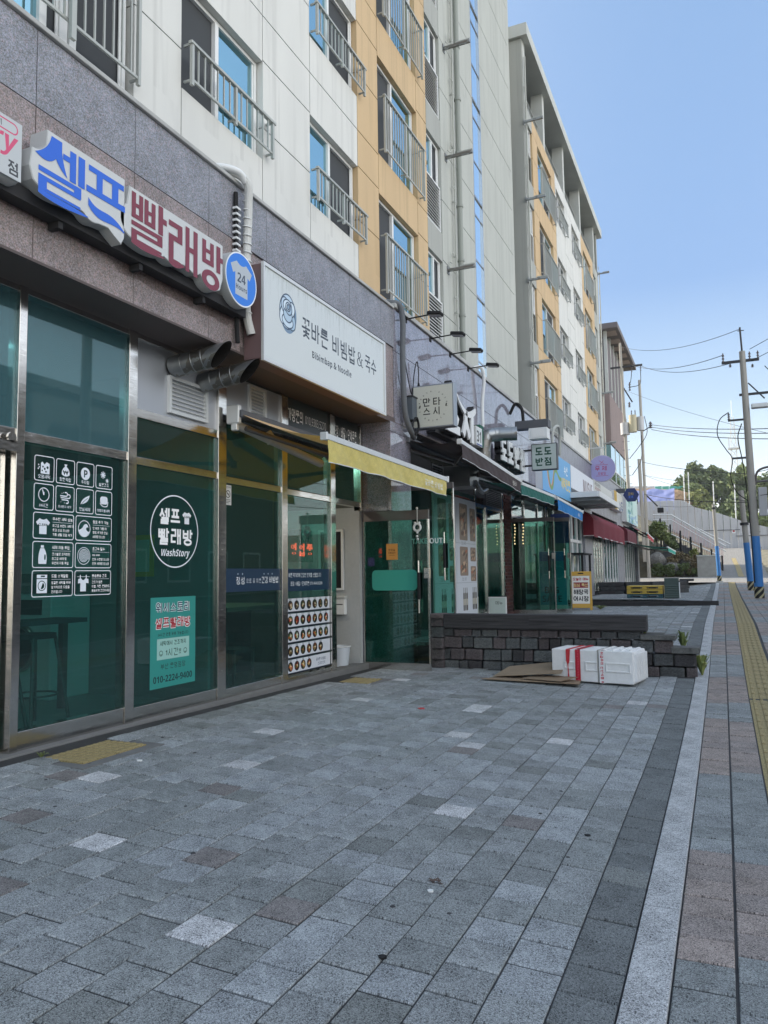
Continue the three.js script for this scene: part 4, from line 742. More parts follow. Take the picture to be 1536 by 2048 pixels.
{
  const t = thing('projecting_sign', 'round lilac projecting sign with red Korean letters', 'sign'), c = new THREE.CylinderGeometry(.475, .475, .12, 44); c.rotateX(F); c.translate(-3.80, 5.08, -28.06); obj('casing', c, M.white, t);
  const f = new THREE.CircleGeometry(.468, 44); f.translate(-3.80, 5.08, -27.996); obj('face', f, canvasMat(256, 256, (g) => { g.fillStyle = '#a9a6d6'; g.fillRect(0, 0, 256, 256); write(g, '무제', 128, 104, 46, { color: '#b0285a', lw: .12, align: 'center', gap: .4 }); write(g, '초밥집', 128, 164, 24, { color: '#b0285a', lw: .1, align: 'center' }); g.strokeStyle = '#b0285a'; g.lineWidth = 3; for (const y of [92, 200]) { g.beginPath(); g.moveTo(70, y); g.lineTo(186, y); g.stroke(); } g.beginPath(); g.moveTo(104, 50); g.lineTo(150, 84); g.moveTo(146, 52); g.lineTo(116, 84); g.stroke(); }), t);
  obj('arm', [rod(V(-3.8, 5.55, -28.06), V(-3.8, 5.85, -28.06), .02), rod(V(-4.2, 5.83, -28.06), V(-3.7, 5.83, -28.06), .025)], M.alu, t);
}
{
  const t = thing('projecting_sign', 'dark blue hexagonal sign on a long arm near the far end of the shops', 'sign'), c = new THREE.CylinderGeometry(.33, .33, .14, 6); c.rotateY(F / 3 * 0 + .5236); c.rotateX(F); c.translate(-3.55, 4.75, -35); obj('casing', c, S({ color: C(.03, .05, .16) }), t);
  obj('face', face(-3.78, -3.32, 4.58, 4.9, -34.925), canvasMat(160, 110, (g) => { write(g, '꼬치', 80, 18, 40, { color: '#c8b25a', lw: .14, align: 'center' }); write(g, '호프', 80, 66, 36, { color: '#4f7be0', lw: .14, align: 'center' }); }, { alpha: true }), t); obj('arm', box(-4.25, -3.8, 4.85, 5.05, -35.05, -34.95), M.darkGrey, t);
}
// floodlights on thin arms over the polished granite
['first from the restaurant sign', 'second from the restaurant sign', 'third from the restaurant sign', 'fourth, nearest the steel duct'].forEach((w, i) => {
  const t = fthing('sign_lamp', 'black floodlight on a thin arm over the polished granite, ' + w, 'lamp', { group: 'black floodlights along the granite ledge' }), u = [10.4, 11.45, 12.44, 13.47][i], y = 5.2;
  obj('arm', [rod(V(u, y, XG), V(u, y + .015, XG + .40), .011), box(u - .04, u + .04, y - .05, y + .05, XG, XG + .01)], M.black, t);
  const g = rbox(-.075, .075, -.028, .028, -.11, .11, .02); g.rotateX(.15); g.translate(u, y + .012, XG + .47); const h = obj('head', g, M.black, t); const fl = box(-.06, .06, -.006, .0, -.09, .09); fl.rotateX(.15); fl.translate(u, y - .018, XG + .47); obj('lens', fl, S({ color: C(.25, .25, .24), roughness: .2 }), h);
});
// ---------------------------------------------------------------- sticker sheets on the laundry glass
const ICON = {
  shirtDirty(g) { g.beginPath(); g.moveTo(36, 22); g.lineTo(50, 36); g.lineTo(64, 22); g.lineTo(84, 30); g.lineTo(84, 84); g.lineTo(26, 84); g.lineTo(26, 30); g.closePath(); g.fill(); g.globalCompositeOperation = 'destination-out'; for (const [x, y, r] of [[40, 48, 5], [52, 58, 6], [70, 50, 7], [36, 68, 4], [60, 72, 5]]) { g.beginPath(); g.arc(x, y, r, 0, 7); g.fill(); } g.globalCompositeOperation = 'source-over'; for (const [x, y] of [[12, 40], [16, 52], [10, 60]]) { g.beginPath(); g.arc(x, y, 4, 0, 7); g.fill(); } },
  bag(g) { g.beginPath(); g.moveTo(40, 18); g.lineTo(62, 18); g.lineTo(56, 30); g.quadraticCurveTo(82, 48, 78, 74); g.quadraticCurveTo(52, 90, 24, 74); g.quadraticCurveTo(20, 48, 46, 30); g.fill(); g.globalCompositeOperation = 'destination-out'; g.lineWidth = 5; g.beginPath(); g.moveTo(34, 50); g.lineTo(42, 70); g.lineTo(51, 54); g.lineTo(60, 70); g.lineTo(68, 50); g.moveTo(32, 58); g.lineTo(70, 58); g.stroke(); },
  park(g) { g.beginPath(); g.arc(50, 52, 34, 0, 7); g.fill(); g.globalCompositeOperation = 'destination-out'; g.font = 'bold 56px sans-serif'; g.textAlign = 'center'; g.fillText('P', 51, 72); },
  germ(g) { for (const [x, y, r] of [[42, 44, 20], [74, 74, 12]]) { g.lineWidth = r * .3; for (let k = 0; k < 8; k++) { const a = k * .785; g.beginPath(); g.moveTo(x + Math.cos(a) * r * .3, y + Math.sin(a) * r * .3); g.lineTo(x + Math.cos(a) * r, y + Math.sin(a) * r); g.stroke(); } g.beginPath(); g.arc(x, y, r * .35, 0, 7); g.fill(); } },
  clock(g) { g.lineWidth = 5; g.beginPath(); g.arc(50, 48, 34, 0, 7); g.stroke(); g.lineWidth = 7; g.beginPath(); g.moveTo(50, 50); g.lineTo(50, 34); g.moveTo(50, 50); g.lineTo(40, 22); g.stroke(); },
  wind(g) { g.lineWidth = 6; g.beginPath(); g.moveTo(16, 44); g.lineTo(52, 44); g.arc(56, 34, 10, 1.5, -2.4, true); g.moveTo(20, 54); g.lineTo(72, 54); g.arc(76, 44, 10, 1.5, -2.4, true); g.moveTo(26, 64); g.lineTo(62, 64); g.arc(64, 73, 9, -1.5, 2.4); g.stroke(); for (const [x, y] of [[26, 28], [38, 24], [20, 74], [44, 78]]) g.fillRect(x, y, 4, 4); },
  leaf(g) { g.beginPath(); g.moveTo(18, 80); g.quadraticCurveTo(24, 44, 84, 26); g.quadraticCurveTo(74, 70, 26, 76); g.fill(); g.globalCompositeOperation = 'destination-out'; g.lineWidth = 3; g.beginPath(); g.moveTo(18, 82); g.quadraticCurveTo(46, 56, 70, 42); g.stroke(); },
  towel(g) { g.beginPath(); g.roundRect(22, 22, 58, 44, 16); g.fill(); g.lineWidth = 5; g.beginPath(); g.moveTo(20, 60); g.quadraticCurveTo(40, 86, 76, 76); g.lineTo(84, 50); g.stroke(); },
  tee(g) { g.beginPath(); g.moveTo(30, 16); g.quadraticCurveTo(50, 28, 70, 16); g.lineTo(92, 34); g.lineTo(82, 48); g.lineTo(72, 42); g.lineTo(72, 90); g.lineTo(28, 90); g.lineTo(28, 42); g.lineTo(18, 48); g.lineTo(8, 34); g.closePath(); g.fill(); g.globalCompositeOperation = 'destination-out'; g.font = 'bold 17px sans-serif'; g.textAlign = 'center'; g.fillText('CLEAN', 50, 52); },
  wave(g) { g.lineWidth = 4; g.beginPath(); g.arc(50, 52, 40, 0, 7); g.stroke(); g.beginPath(); g.moveTo(12, 60); g.quadraticCurveTo(40, 52, 46, 34); g.quadraticCurveTo(70, 18, 78, 46); g.quadraticCurveTo(66, 40, 62, 52); g.quadraticCurveTo(70, 70, 86, 66); g.quadraticCurveTo(70, 92, 46, 90); g.quadraticCurveTo(22, 86, 12, 60); g.fill(); },
  bottle(g) { g.fillRect(40, 6, 18, 12); g.beginPath(); g.moveTo(38, 20); g.lineTo(60, 20); g.quadraticCurveTo(78, 44, 76, 74); g.lineTo(74, 94); g.lineTo(28, 94); g.quadraticCurveTo(22, 54, 38, 20); g.fill(); g.globalCompositeOperation = 'destination-out'; g.beginPath(); g.ellipse(66, 62, 5, 14, 0, 0, 7); g.fill(); },
  spiral(g) { g.lineWidth = 3.2; g.beginPath(); g.arc(50, 52, 42, 0, 7); g.stroke(); g.beginPath(); for (let a = 0; a < 32; a += .15) g.lineTo(50 + Math.cos(a) * a * 1.1, 52 + Math.sin(a) * a * 1.1); g.stroke(); },
  washer(g) { g.fillRect(20, 8, 62, 16); g.fillRect(20, 28, 62, 66); g.globalCompositeOperation = 'destination-out'; g.fillRect(44, 12, 24, 7); g.lineWidth = 4; g.beginPath(); g.arc(51, 60, 22, 0, 7); g.stroke(); g.beginPath(); g.arc(51, 60, 15, -1.2, 2); g.fill(); },
  hang(g) { g.fillRect(26, 10, 6, 24); g.fillRect(66, 10, 6, 24); g.fillRect(8, 18, 84, 2); g.beginPath(); g.moveTo(16, 30); g.lineTo(36, 28); g.quadraticCurveTo(49, 44, 62, 28); g.lineTo(84, 30); g.lineTo(86, 52); g.lineTo(68, 50); g.lineTo(68, 92); g.lineTo(30, 92); g.lineTo(30, 50); g.lineTo(14, 52); g.closePath(); g.fill(); },
};
function card(g, x, y, w, h, icon, lines) {
  g.save(); g.translate(x, y); g.strokeStyle = '#eef3f7'; g.fillStyle = '#e6edf4'; g.lineWidth = 5; g.beginPath(); g.roundRect(5, 5, w - 10, h - 10, 14); g.stroke();
  const wide = w > h * 1.2, s = wide ? (h - 36) / 100 : (w - 40) / 100;
  const c2 = document.createElement('canvas'); c2.width = 220; c2.height = 220; const k = c2.getContext('2d'); k.scale(2, 2); k.fillStyle = k.strokeStyle = '#e6edf4'; ICON[icon](k);
  g.drawImage(c2, 0, 0, 200, 200, wide ? 14 : 20, wide ? 18 : 12, 100 * s, 100 * s);
  if (!wide) write(g, lines[0], w / 2, h - 40, 21 * Math.min(1, 5 / lines[0].length), { lw: .13, color: '#e6edf4', align: 'center', gap: .08 });
  else { const X = 24 + 100 * s; write(g, lines[0], X, 26, 19, { lw: .13, gap: .06 }); g.fillRect(X, 54, w - X - 20, 2); lines.slice(1).forEach((t, i) => write(g, t, X, 66 + i * 26, 16, { lw: .13, gap: .05 })); }
  g.restore();
}
{
  const o = fthing('window_sticker', 'sheet of fourteen white outlined icon stickers on the laundry window', 'sticker'), W = 640, Hh = 820, u0 = 4.105, u1 = 4.915, y0 = 1.265, y1 = 2.335;
  const rects = [], row = (y, h, items) => { const w = W / items.length; items.forEach(([i, ...l], k) => rects.push([k * w + 4, y + 4, w - 8, h - 8, i, l])); };
  row(0, 160, [['shirtDirty', '오염세탁'], ['bag', '회원적립'], ['park', '주차장'], ['germ', '살균건조']]); row(160, 165, [['clock', '24시간'], ['wind', '미세먼지 제거'], ['leaf', '안심세제'], ['towel', '대형이불세탁']]);
  row(325, 165, [['tee', '우수한 세탁 성능', '최고급 브랜드 세탁기', '옷감 손상 최소화', '각종 생활 오염 제거'], ['wave', '헹굼 추가 기능', '안 찌든 기름 때', '헹굼 추가로 안심', '세제량 최소화']]);
  row(490, 165, [['bottle', '세제 자동 투입', '코스별로 최적화된', '최고급 세제 및', '유연제 자동 투입'], ['spiral', '초고속 탈수', '500 RPM', '잔여 수분량 최소화', '잔여 세제량 최소화']]); row(655, 165, [['washer', '드럼 스케일링', '청결한 세탁을 위해', '정기적으로 드럼을', '관리합니다'], ['hang', '뽀송뽀송 건조', '건조가 힘든', '이불, 커튼, 운동화도', '뽀송하게 건조하세요']]);
  const m = canvasMat(1280, 1640, (g) => { g.scale(2, 2); for (const [x, y, w, h, i, l] of rects) card(g, x, y, w, h, i, l); }, { alpha: true, rough: .6 });
  for (const [x, y, w, h] of rects) { const q = face(mix(u0, u1, x / W), mix(u0, u1, (x + w) / W), mix(y1, y0, (y + h) / Hh), mix(y1, y0, y / Hh), XF - .0165, [x / W, (x + w) / W, 1 - (y + h) / Hh, 1 - y / Hh]); obj('sticker', q, m, o); }
}
{
  const o = fthing('window_sticker', 'round white laundry emblem sticker on the narrow laundry window', 'sticker');
  obj('emblem', face(5.37, 6.06, 1.49, 2.17, XF - .0165), canvasMat(512, 512, (g) => { g.strokeStyle = '#eef3f7'; g.lineWidth = 9; g.beginPath(); g.arc(256, 256, 248, 0, 7); g.stroke(); write(g, '셀프', 92, 100, 104, { lw: .17, gap: .08 }); write(g, '빨래방', 84, 238, 108, { lw: .15, gap: .16 }); g.fillStyle = '#eef3f7'; g.font = 'bold italic 66px sans-serif'; g.textAlign = 'center'; g.fillText('WashStory', 256, 428, 300); g.save(); g.translate(322, 96); g.scale(1.15, 1.15); const c2 = document.createElement('canvas'); c2.width = c2.height = 100; const k = c2.getContext('2d'); k.fillStyle = '#eef3f7'; ICON.tee(k); g.drawImage(c2, 0, 0); g.restore(); }, { alpha: true, rough: .6 }), o);
}
{
  const o = fthing('poster', 'turquoise laundry poster with a telephone number, inside the narrow window', 'poster');
  obj('sheet', face(5.39, 6.02, .43, 1.23, XF - .0165), canvasMat(512, 650, (g, w, h) => {
    g.fillStyle = '#2f8f86'; g.fillRect(0, 0, w, h); const wt = (t, y, s, c, o2 = {}) => write(g, t, w / 2, y, s, { color: c, align: 'center', lw: .13, ...o2 });
    for (const [c, lw] of [['#e9f0ee', .26], ['#15324a', .13]]) wt('워시스토리', 40, 70, c, { lw }); for (const [c, lw] of [['#f3f0ee', .28], ['#a4202c', .14]]) wt('셀프빨래방', 150, 72, c, { lw });
    wt('24시간 연중 무휴 가능합니다', 258, 24, '#1c3d3a'); g.fillStyle = '#9cc8bf'; g.fillRect(74, 300, 364, 150); wt('세탁에서 건조까지', 318, 32, '#173f2f'); wt('1시간!!', 376, 54, '#173f2f', { lw: .1 }); g.strokeStyle = '#173f2f'; g.lineWidth = 4; for (const x of [118, 392]) { g.beginPath(); g.arc(x, 404, 18, 0, 7); g.stroke(); g.beginPath(); g.arc(x, 406, 9, .2, 2.9); g.stroke(); }
    wt('부산 운영점장', 480, 40, '#24544e'); g.fillStyle = '#0f2c30'; g.font = 'bold 66px sans-serif'; g.textAlign = 'center'; g.fillText('010-2224-9400', w / 2, 612, 470);
  }, { rough: .6 }), o);
}
// restaurant glass
{
  const o = fthing('window_sticker', 'blue lettering band across the first restaurant window', 'sticker');
  obj('band', face(6.49, 7.55, 1.25, 1.49, XF - .0165), canvasMat(640, 145, (g, w, h) => { g.fillStyle = '#16344f'; g.fillRect(0, 0, w, h); write(g, '정성', 120, 52, 46, { lw: .1 }); write(g, '으로 꽃 피운', 232, 64, 28, { lw: .08 }); write(g, '건강 비빔밥', 410, 52, 42, { lw: .1, gap: .04, sx: .9 }); g.fillStyle = '#c8d4dc'; for (const x of [140, 190, 440, 490, 540]) { g.beginPath(); g.arc(x, 34, 5, 0, 7); g.fill(); } }), o);
  const p = fthing('window_sticker', 'blue two-line lettering band above the food pictures', 'sticker');
  obj('band', face(7.70, 8.75, 1.23, 1.49, XF - .0165), canvasMat(640, 160, (g, w, h) => { g.fillStyle = '#16344f'; g.fillRect(0, 0, w, h); write(g, '바른 먹거리에 건강한 한끼를 선물합니다', 24, 30, 31, { lw: .09, gap: .02, sx: .82 }); write(g, '포장 / 배달 / 단체주문 070.4640.8200', 50, 92, 31, { lw: .09, gap: .02, sx: .82, font: '{s}px sans-serif' }); }), p);
  const m = fthing('menu_poster', 'white menu poster of five rows of food bowls on the restaurant window', 'poster'), n = [7, 7, 7, 6, 4];
  n.forEach((k, r) => {
    const yb = .27 + (4 - r) * .176;
    obj('menu_strip', face(7.70, 8.75, yb, yb + .17, XF - .0165), canvasMat(720, 116, (g, w, h) => {
      g.fillStyle = '#d9dde4'; g.fillRect(0, 0, w, h); g.fillStyle = '#14202c'; g.fillRect(0, h - 14, w, 14);
      for (let i = 0; i < k; i++) {
        const x = 52 + i * 100, y = 54; g.fillStyle = '#121315'; g.beginPath(); g.ellipse(x, y, 39, 38, 0, 0, 7); g.fill();
        const pal = [['#7b4a24', '#2f4a22', '#c9b58a', '#3a2417'], ['#b02c1c', '#4b6a26', '#d8a06a', '#8c1f18'], ['#4f6b39', '#cfd3bd', '#8fa05e', '#b65a20'], ['#b5672a', '#d6bd7a', '#6c5a30', '#2d3a1c'], ['#a53a1e', '#d6ae6a', '#62722c', '#c4662a']][r];
        for (let q = 0; q < 16; q++) { const a = hash(q, i, r + 40) * 6.28, d = hash(q, i, r + 50) * 22; g.fillStyle = pal[Math.floor(hash(q, i, r + 60) * 4)]; g.beginPath(); g.ellipse(x + Math.cos(a) * d, y + Math.sin(a) * d, 7 + 8 * hash(q, i, 3), 5 + 5 * hash(q, i, 4), a, 0, 7); g.fill(); }
        g.fillStyle = '#e8e2d0'; g.beginPath(); g.arc(x + 6, y - 4, 7 * (hash(i, r, 9) > .4), 0, 7); g.fill(); write(g, ['비빔밥', '국수', '덮밥', '불고기'][(i + r) % 4], x, 1, 12, { color: '#33363c', lw: .1, align: 'center' });
      }
      if (r === 4) { write(g, '꽃바른 비빔밥', 470, 26, 24, { color: '#3a4a66', lw: .1 }); write(g, '건강한 한끼', 500, 62, 22, { color: '#3a4a66', lw: .1 }); }
    }, { rough: .35 }), m);
  });
  const s = fthing('window_sticker', 'small white no smoking notice on the restaurant window', 'sticker');
  obj('sheet', face(6.485, 6.60, 2.14, 2.345, XF - .0165), canvasMat(128, 230, (g, w, h) => { g.fillStyle = '#dfe1e0'; g.fillRect(0, 0, w, h); g.strokeStyle = '#222'; g.lineWidth = 9; g.beginPath(); g.arc(64, 104, 40, 0, 7); g.moveTo(36, 76); g.lineTo(92, 132); g.stroke(); g.fillStyle = '#333'; g.fillRect(40, 98, 48, 10); write(g, '금연구역', 64, 14, 24, { color: '#333', lw: .14, align: 'center' }); g.fillRect(20, 166, 88, 6); g.fillRect(20, 184, 88, 6); g.fillRect(20, 202, 60, 6); }), s);
}
// ---------------------------------------------------------------- awnings
function awning(name, label, u0, u1, wy, ww, fy, fw, drop, cloth, { fy2 = fy, text, wave = .02, arms = true, barM = M.alu, box: bx = true, under } = {}) {
  const o = fthing(name, label, 'awning'), N = 40, yF = (u) => mix(fy, fy2, (u - u0) / (u1 - u0));
  const g = new THREE.PlaneGeometry(1, 1, N, 8), p = g.attributes.position;
  for (let i = 0; i < p.count; i++) { const s = p.getX(i) + .5, t = .5 - p.getY(i), u = mix(u0, u1, s), sag = -.05 * Math.sin(Math.PI * t) * (1 + .25 * Math.sin(s * 9)); p.setXYZ(i, u, mix(wy, yF(u), t) + sag, mix(ww, fw, t)); }
  g.computeVertexNormals(); const uv = g.attributes.uv; for (let i = 0; i < p.count; i++) uv.setXY(i, p.getX(i), p.getZ(i));
  obj('canopy', g, under || cloth, o);
  const v = new THREE.PlaneGeometry(1, 1, 90, 6), q = v.attributes.position;
  for (let i = 0; i < q.count; i++) { const s = q.getX(i) + .5, t = .5 - q.getY(i), u = mix(u0 + .02, u1 - .02, s); q.setXYZ(i, u, yF(u) - .03 - t * drop - t * .004 * Math.sin(s * 31) - t * .02 * Math.exp(-s * 14), fw + .022 + wave * t * (Math.sin(s * 40) * .6 + Math.sin(s * 17 + 1)) + .0035 * Math.sin(s * 95 + t * 5) * t + .003 * Math.sin(s * 61 - t * 7)); }
  v.computeVertexNormals(); const vv = v.attributes.uv; for (let i = 0; i < q.count; i++) vv.setXY(i, q.getX(i), q.getY(i));
  obj('valance', v, cloth, o);
  const hem = new THREE.TubeGeometry(new THREE.CatmullRomCurve3(Array.from({ length: 40 }, (_, i) => { const s = i / 39, u = mix(u0 + .02, u1 - .02, s); return V(u, yF(u) - .03 - drop - .004 * Math.sin(s * 31) - .02 * Math.exp(-s * 14), fw + .022 + wave * (Math.sin(s * 40) * .6 + Math.sin(s * 17 + 1))); })), 80, .006, 5); obj('hem', hem, M.white, o);
  const bar = new THREE.BoxGeometry(Math.hypot(u1 - u0, fy2 - fy), .055, .06); bar.rotateZ(Math.atan2(fy2 - fy, u1 - u0)); bar.translate((u0 + u1) / 2, (fy + fy2) / 2, fw); obj('front_bar', met(bar), barM, o);
  obj('end_cap', [rbox(u0 - .03, u0, fy - .04, fy + .04, fw - .04, fw + .04, .01), rbox(u1, u1 + .03, fy2 - .045, fy2 + .045, fw - .045, fw + .045, .01)], M.alu, o);
  if (bx) obj('roller_box', rbox(u0 - .02, u1 + .02, wy - .05, wy + .03, ww - .1, ww + .05, .015), M.darkGrey, o);
  if (arms) { const L = u1 - u0; for (const [a, b] of [[u0 + .12, u0 + L * .32], [u1 - .12, u1 - L * .32]]) { const e = V(b, mix(wy, yF(b), .5) - .16, mix(ww, fw, .45)); obj('arm', [rod(V(a, wy - .14, ww), e, .028), rod(e, V(a + (b - a) * .25, yF(a) - .03, fw - .02), .022), rod(e.clone().add(V(0, -.04, 0)), e.clone().add(V(0, .04, 0)), .036)], M.steelDark, o); } }
  if (text) obj('lettering', face(text.u0, text.u1, yF(text.u1) - .03 - drop * .85, yF(text.u1) - .03 - drop * .2, fw + .055), canvasMat(512, 96, (c) => write(c, text.t, 256, 18, 62, { lw: .11, color: text.c || '#f2efe0', align: 'center' }), { alpha: true }), o);
  return o;
}
{
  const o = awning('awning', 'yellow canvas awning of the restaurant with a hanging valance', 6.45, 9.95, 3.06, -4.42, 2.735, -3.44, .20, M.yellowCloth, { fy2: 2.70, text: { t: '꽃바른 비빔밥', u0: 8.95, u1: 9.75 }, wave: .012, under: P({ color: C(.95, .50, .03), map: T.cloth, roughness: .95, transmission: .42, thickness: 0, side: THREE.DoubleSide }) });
  obj('bracket', [rbox(6.41, 6.47, 2.95, 3.14, -4.55, -4.40, .015), rbox(6.42, 6.47, 2.88, 2.96, -4.5, -4.43, .012)], M.alu, o);
  obj('crank_arm', [rod(V(6.5, 2.96, -4.5), V(8.0, 2.73, -4.32), .045), rod(V(7.0, 2.95, -4.45), V(7.05, 2.85, -4.4), .06)], S({ color: C(.42, .40, .36), roughness: .6 }), o);
}
awning('awning', 'dark brown canvas awning of the sushi bar', 10.35, 13.85, 3.38, -4.16, 3.28, -3.35, .19, M.brownCloth, { fy2: 3.09, text: { t: '만타스시', u0: 13.0, u1: 13.5 }, wave: .008 });
awning('awning', 'dark green canvas awning of the noodle house', 13.9, 17.0, 3.2, -4.2, 3.06, -3.37, .17, M.greenCloth, { fy2: 3.08, wave: .01 });
awning('awning', 'bright blue canvas awning under the light blue shop sign', 17.25, 20.6, 3.3, -4.2, 3.07, -3.35, .22, M.blueCloth, { fy2: 2.99, text: { t: '세탁소', u0: 19.4, u1: 20.3 }, wave: .01 });
{
  const o = fthing('canopy', 'flat pale metal canopy between the blue and the maroon awnings', 'canopy');
  obj('slab', box(22.7, 27.4, 3.6, 3.68, XG, -3.22), S({ color: C(.35, .37, .37), metalness: .3, roughness: .5 }), o); obj('fascia', [box(22.68, 27.42, 3.58, 3.74, -3.22, -3.17), box(22.66, 22.70, 3.58, 3.74, XG, -3.22)], M.white, o);
  for (const u of [23.4, 24.9, 26.4]) obj('beam', box(u - .03, u + .03, 3.54, 3.6, XG, -3.25), M.alu, o);
}
function boxAwning(label, u0, u1, y0, y1, w, cloth) {
  const o = fthing('awning', label, 'awning');
  const g = new THREE.PlaneGeometry(1, 1, 40, 16), p = g.attributes.position;
  for (let i = 0; i < p.count; i++) { const s = p.getX(i) + .5, t = .5 - p.getY(i), y = mix(y1, y0, t); p.setXYZ(i, mix(u0, u1, s), y + (t > .99 ? -.03 * Math.sin(s * 28) : 0), mix(-4.12, w, Math.sin(clamp(t * 2.6) * F)) + .012 * Math.sin(s * 33) * t); }
  g.computeVertexNormals(); obj('canopy', g, cloth, o);
  const side = (u) => { const s = new THREE.Shape(); s.moveTo(0, y0); for (let k = 0; k <= 12; k++) { const t = 1 - k / 12; s.lineTo(mix(-4.12, w, Math.sin(clamp(t * 2.6) * F)) + 4.17, mix(y1, y0, t)); } s.lineTo(0, y1); const q = ex(s, .004); q.rotateY(-F); q.translate(u, 0, -4.17); return q; };
  obj('side_cloth', side(u0), cloth, o); obj('side_cloth', side(u1), cloth, o); obj('frame', [rod(V(u0, y0 + .02, w - .02), V(u1, y0 + .02, w - .02), .02), rod(V(u0, y0 + .02, XG), V(u0, y0 + .02, w), .015), rod(V(u1, y0 + .02, XG), V(u1, y0 + .02, w), .015)], M.alu, o);
}
boxAwning('deep maroon canvas awning over the first folding doors', 25.8, 34.3, 2.58, 3.42, -3.83, M.maroonCloth);
boxAwning('second, smaller dark maroon awning past the deep maroon one', 34.9, 38.6, 2.7, 3.45, -3.75, S({ color: C(.14, .014, .025), map: T.cloth, side: THREE.DoubleSide }));
awning('awning', 'small red canvas awning with pale edge near the far end', 39.0, 42.5, 3.6, -4.0, 3.25, -3.3, .2, M.redCloth, { fy2: 3.1 });
awning('awning', 'low green canvas awning reaching past the end of the shop row', 37.5, 43.5, 2.75, -3.9, 2.5, -2.3, .16, S({ color: C(.02, .36, .27), map: T.cloth, side: THREE.DoubleSide }), { fy2: 2.45, bx: false });
// ---------------------------------------------------------------- ducts, pipes, cables on the wall
function ductPipe(label, pts, r, { seams = 5, cut = false } = {}) {
  const o = fthing('vent_duct', label, 'duct'), c = new THREE.CatmullRomCurve3(pts, false, 'catmullrom', .2), g = new THREE.TubeGeometry(c, 40, r, 24, false);
  obj('pipe', [g], S({ ...{}, color: M.duct.color, metalness: .85, roughness: .42, map: T.dirt, side: THREE.DoubleSide }), o);
  const rings = []; for (let k = 1; k <= seams; k++) { const t = k / (seams + .6), q = c.getPoint(t), d = c.getTangent(t), tr = new THREE.TorusGeometry(r + .001, .005, 6, 28); tr.applyQuaternion(new THREE.Quaternion().setFromUnitVectors(V(0, 0, 1), d)); tr.translate(q.x, q.y, q.z); rings.push(tr); } obj('seam', rings, M.duct, o);
  const q = c.getPoint(.92), e = c.getPoint(.915), d = c.getTangent(.92), cap = new THREE.CircleGeometry(r * .985, 24); cap.applyQuaternion(new THREE.Quaternion().setFromUnitVectors(V(0, 0, 1), d)); cap.translate(e.x, e.y, e.z); obj('painted_bore_shade', cap, S({ color: C(.02, .014, .012), side: THREE.DoubleSide }), o);  // dark disc just inside the mouth, painted as the shade within the duct
  return o;
}
function cutDuct(label, u, y, w0, w1, r, ou, oy) {     // straight pipe whose mouth is cut at a slant, open to below
  const o = fthing('vent_duct', label, 'duct'), a = V(u, y, w0), b = V(u + ou, y + oy, w1), d = b.clone().sub(a), L = d.length(), n = 28, m = 24;
  const qt = new THREE.Quaternion().setFromUnitVectors(V(0, 1, 0), d.clone().normalize());
  const shell = (R0, t0) => { const g = new THREE.CylinderGeometry(R0, R0, 1, n, m, true), p = g.attributes.position; for (let i = 0; i < p.count; i++) { const t = mix(t0, 1, p.getY(i) + .5), x = p.getX(i), z = p.getZ(i), v = V(x, 0, z).applyQuaternion(qt); p.setXYZ(i, x, t * L * (1 - .36 * (.5 - v.y / R0 * .5)), z); } g.computeVertexNormals(); g.applyQuaternion(qt); g.translate(a.x, a.y, a.z); return g; };
  const g = shell(r, 0); obj('painted_bore_shade', shell(r * .965, .5), S({ color: C(.012, .010, .009), roughness: 1, side: THREE.DoubleSide }), o);  // black inner tube: shade inside the mouth put into its colour
  obj('pipe', g, S({ color: C(.30, .315, .325), metalness: .85, roughness: .42, map: T.dirt, side: THREE.DoubleSide }), o);
  const rings = []; for (const t of [.2, .38, .55]) { const q = a.clone().lerp(b, t), tr = new THREE.TorusGeometry(r + .001, .005, 6, 28); tr.applyQuaternion(new THREE.Quaternion().setFromUnitVectors(V(0, 0, 1), d.clone().normalize())); tr.translate(q.x, q.y, q.z); rings.push(tr); } obj('seam', rings, M.duct, o);
  const q = a.clone().lerp(b, .5), cap = new THREE.CircleGeometry(r * .98, 28); cap.applyQuaternion(new THREE.Quaternion().setFromUnitVectors(V(0, 0, 1), d.clone().normalize())); cap.translate(q.x, q.y, q.z); obj('painted_bore_shade', cap, S({ color: C(.02, .014, .012), side: THREE.DoubleSide }), o);  // near-black disc across the bore, painting the shade deeper in
}
cutDuct('round metal duct with slant-cut mouth, the upper left one of the pair over the louvre', 5.66, 3.36, XF - .02, -4.02, .10, .1, .10);
cutDuct('round metal duct with slant-cut mouth, the lower right one of the pair', 6.10, 3.31, XF - .02, -4.0, .095, .1, .10);
ductPipe('big shiny metal elbow duct between the two rows of cut-out letters', [V(13.85, 3.35, -4.02), V(13.85, 3.75, -4.02), V(13.9, 3.98, -3.98), V(14.05, 4.03, -3.8), V(14.15, 4.03, -3.45)], .13, { seams: 7 });
{
  const t = fthing('wall_fan', 'grey metal extractor hood under the brown awning', 'hood'); obj('hood', [box(13.2, 13.75, 2.98, 3.36, XF, -4.1)], S({ color: C(.26, .27, .28), metalness: .7, roughness: .4 }), t); obj('spout', tube([V(13.5, 3.1, -4.1), V(13.6, 2.9, -4.0), V(13.8, 2.95, -3.95)], .04, 16, 8), M.duct, t);
}
function wrapped(label, pts, r, m, extra) { const t = fthing('wall_pipe', label, 'pipe'); obj('pipe', tube(pts, r, 80, 10), m, t); if (extra) extra(t); return t; }
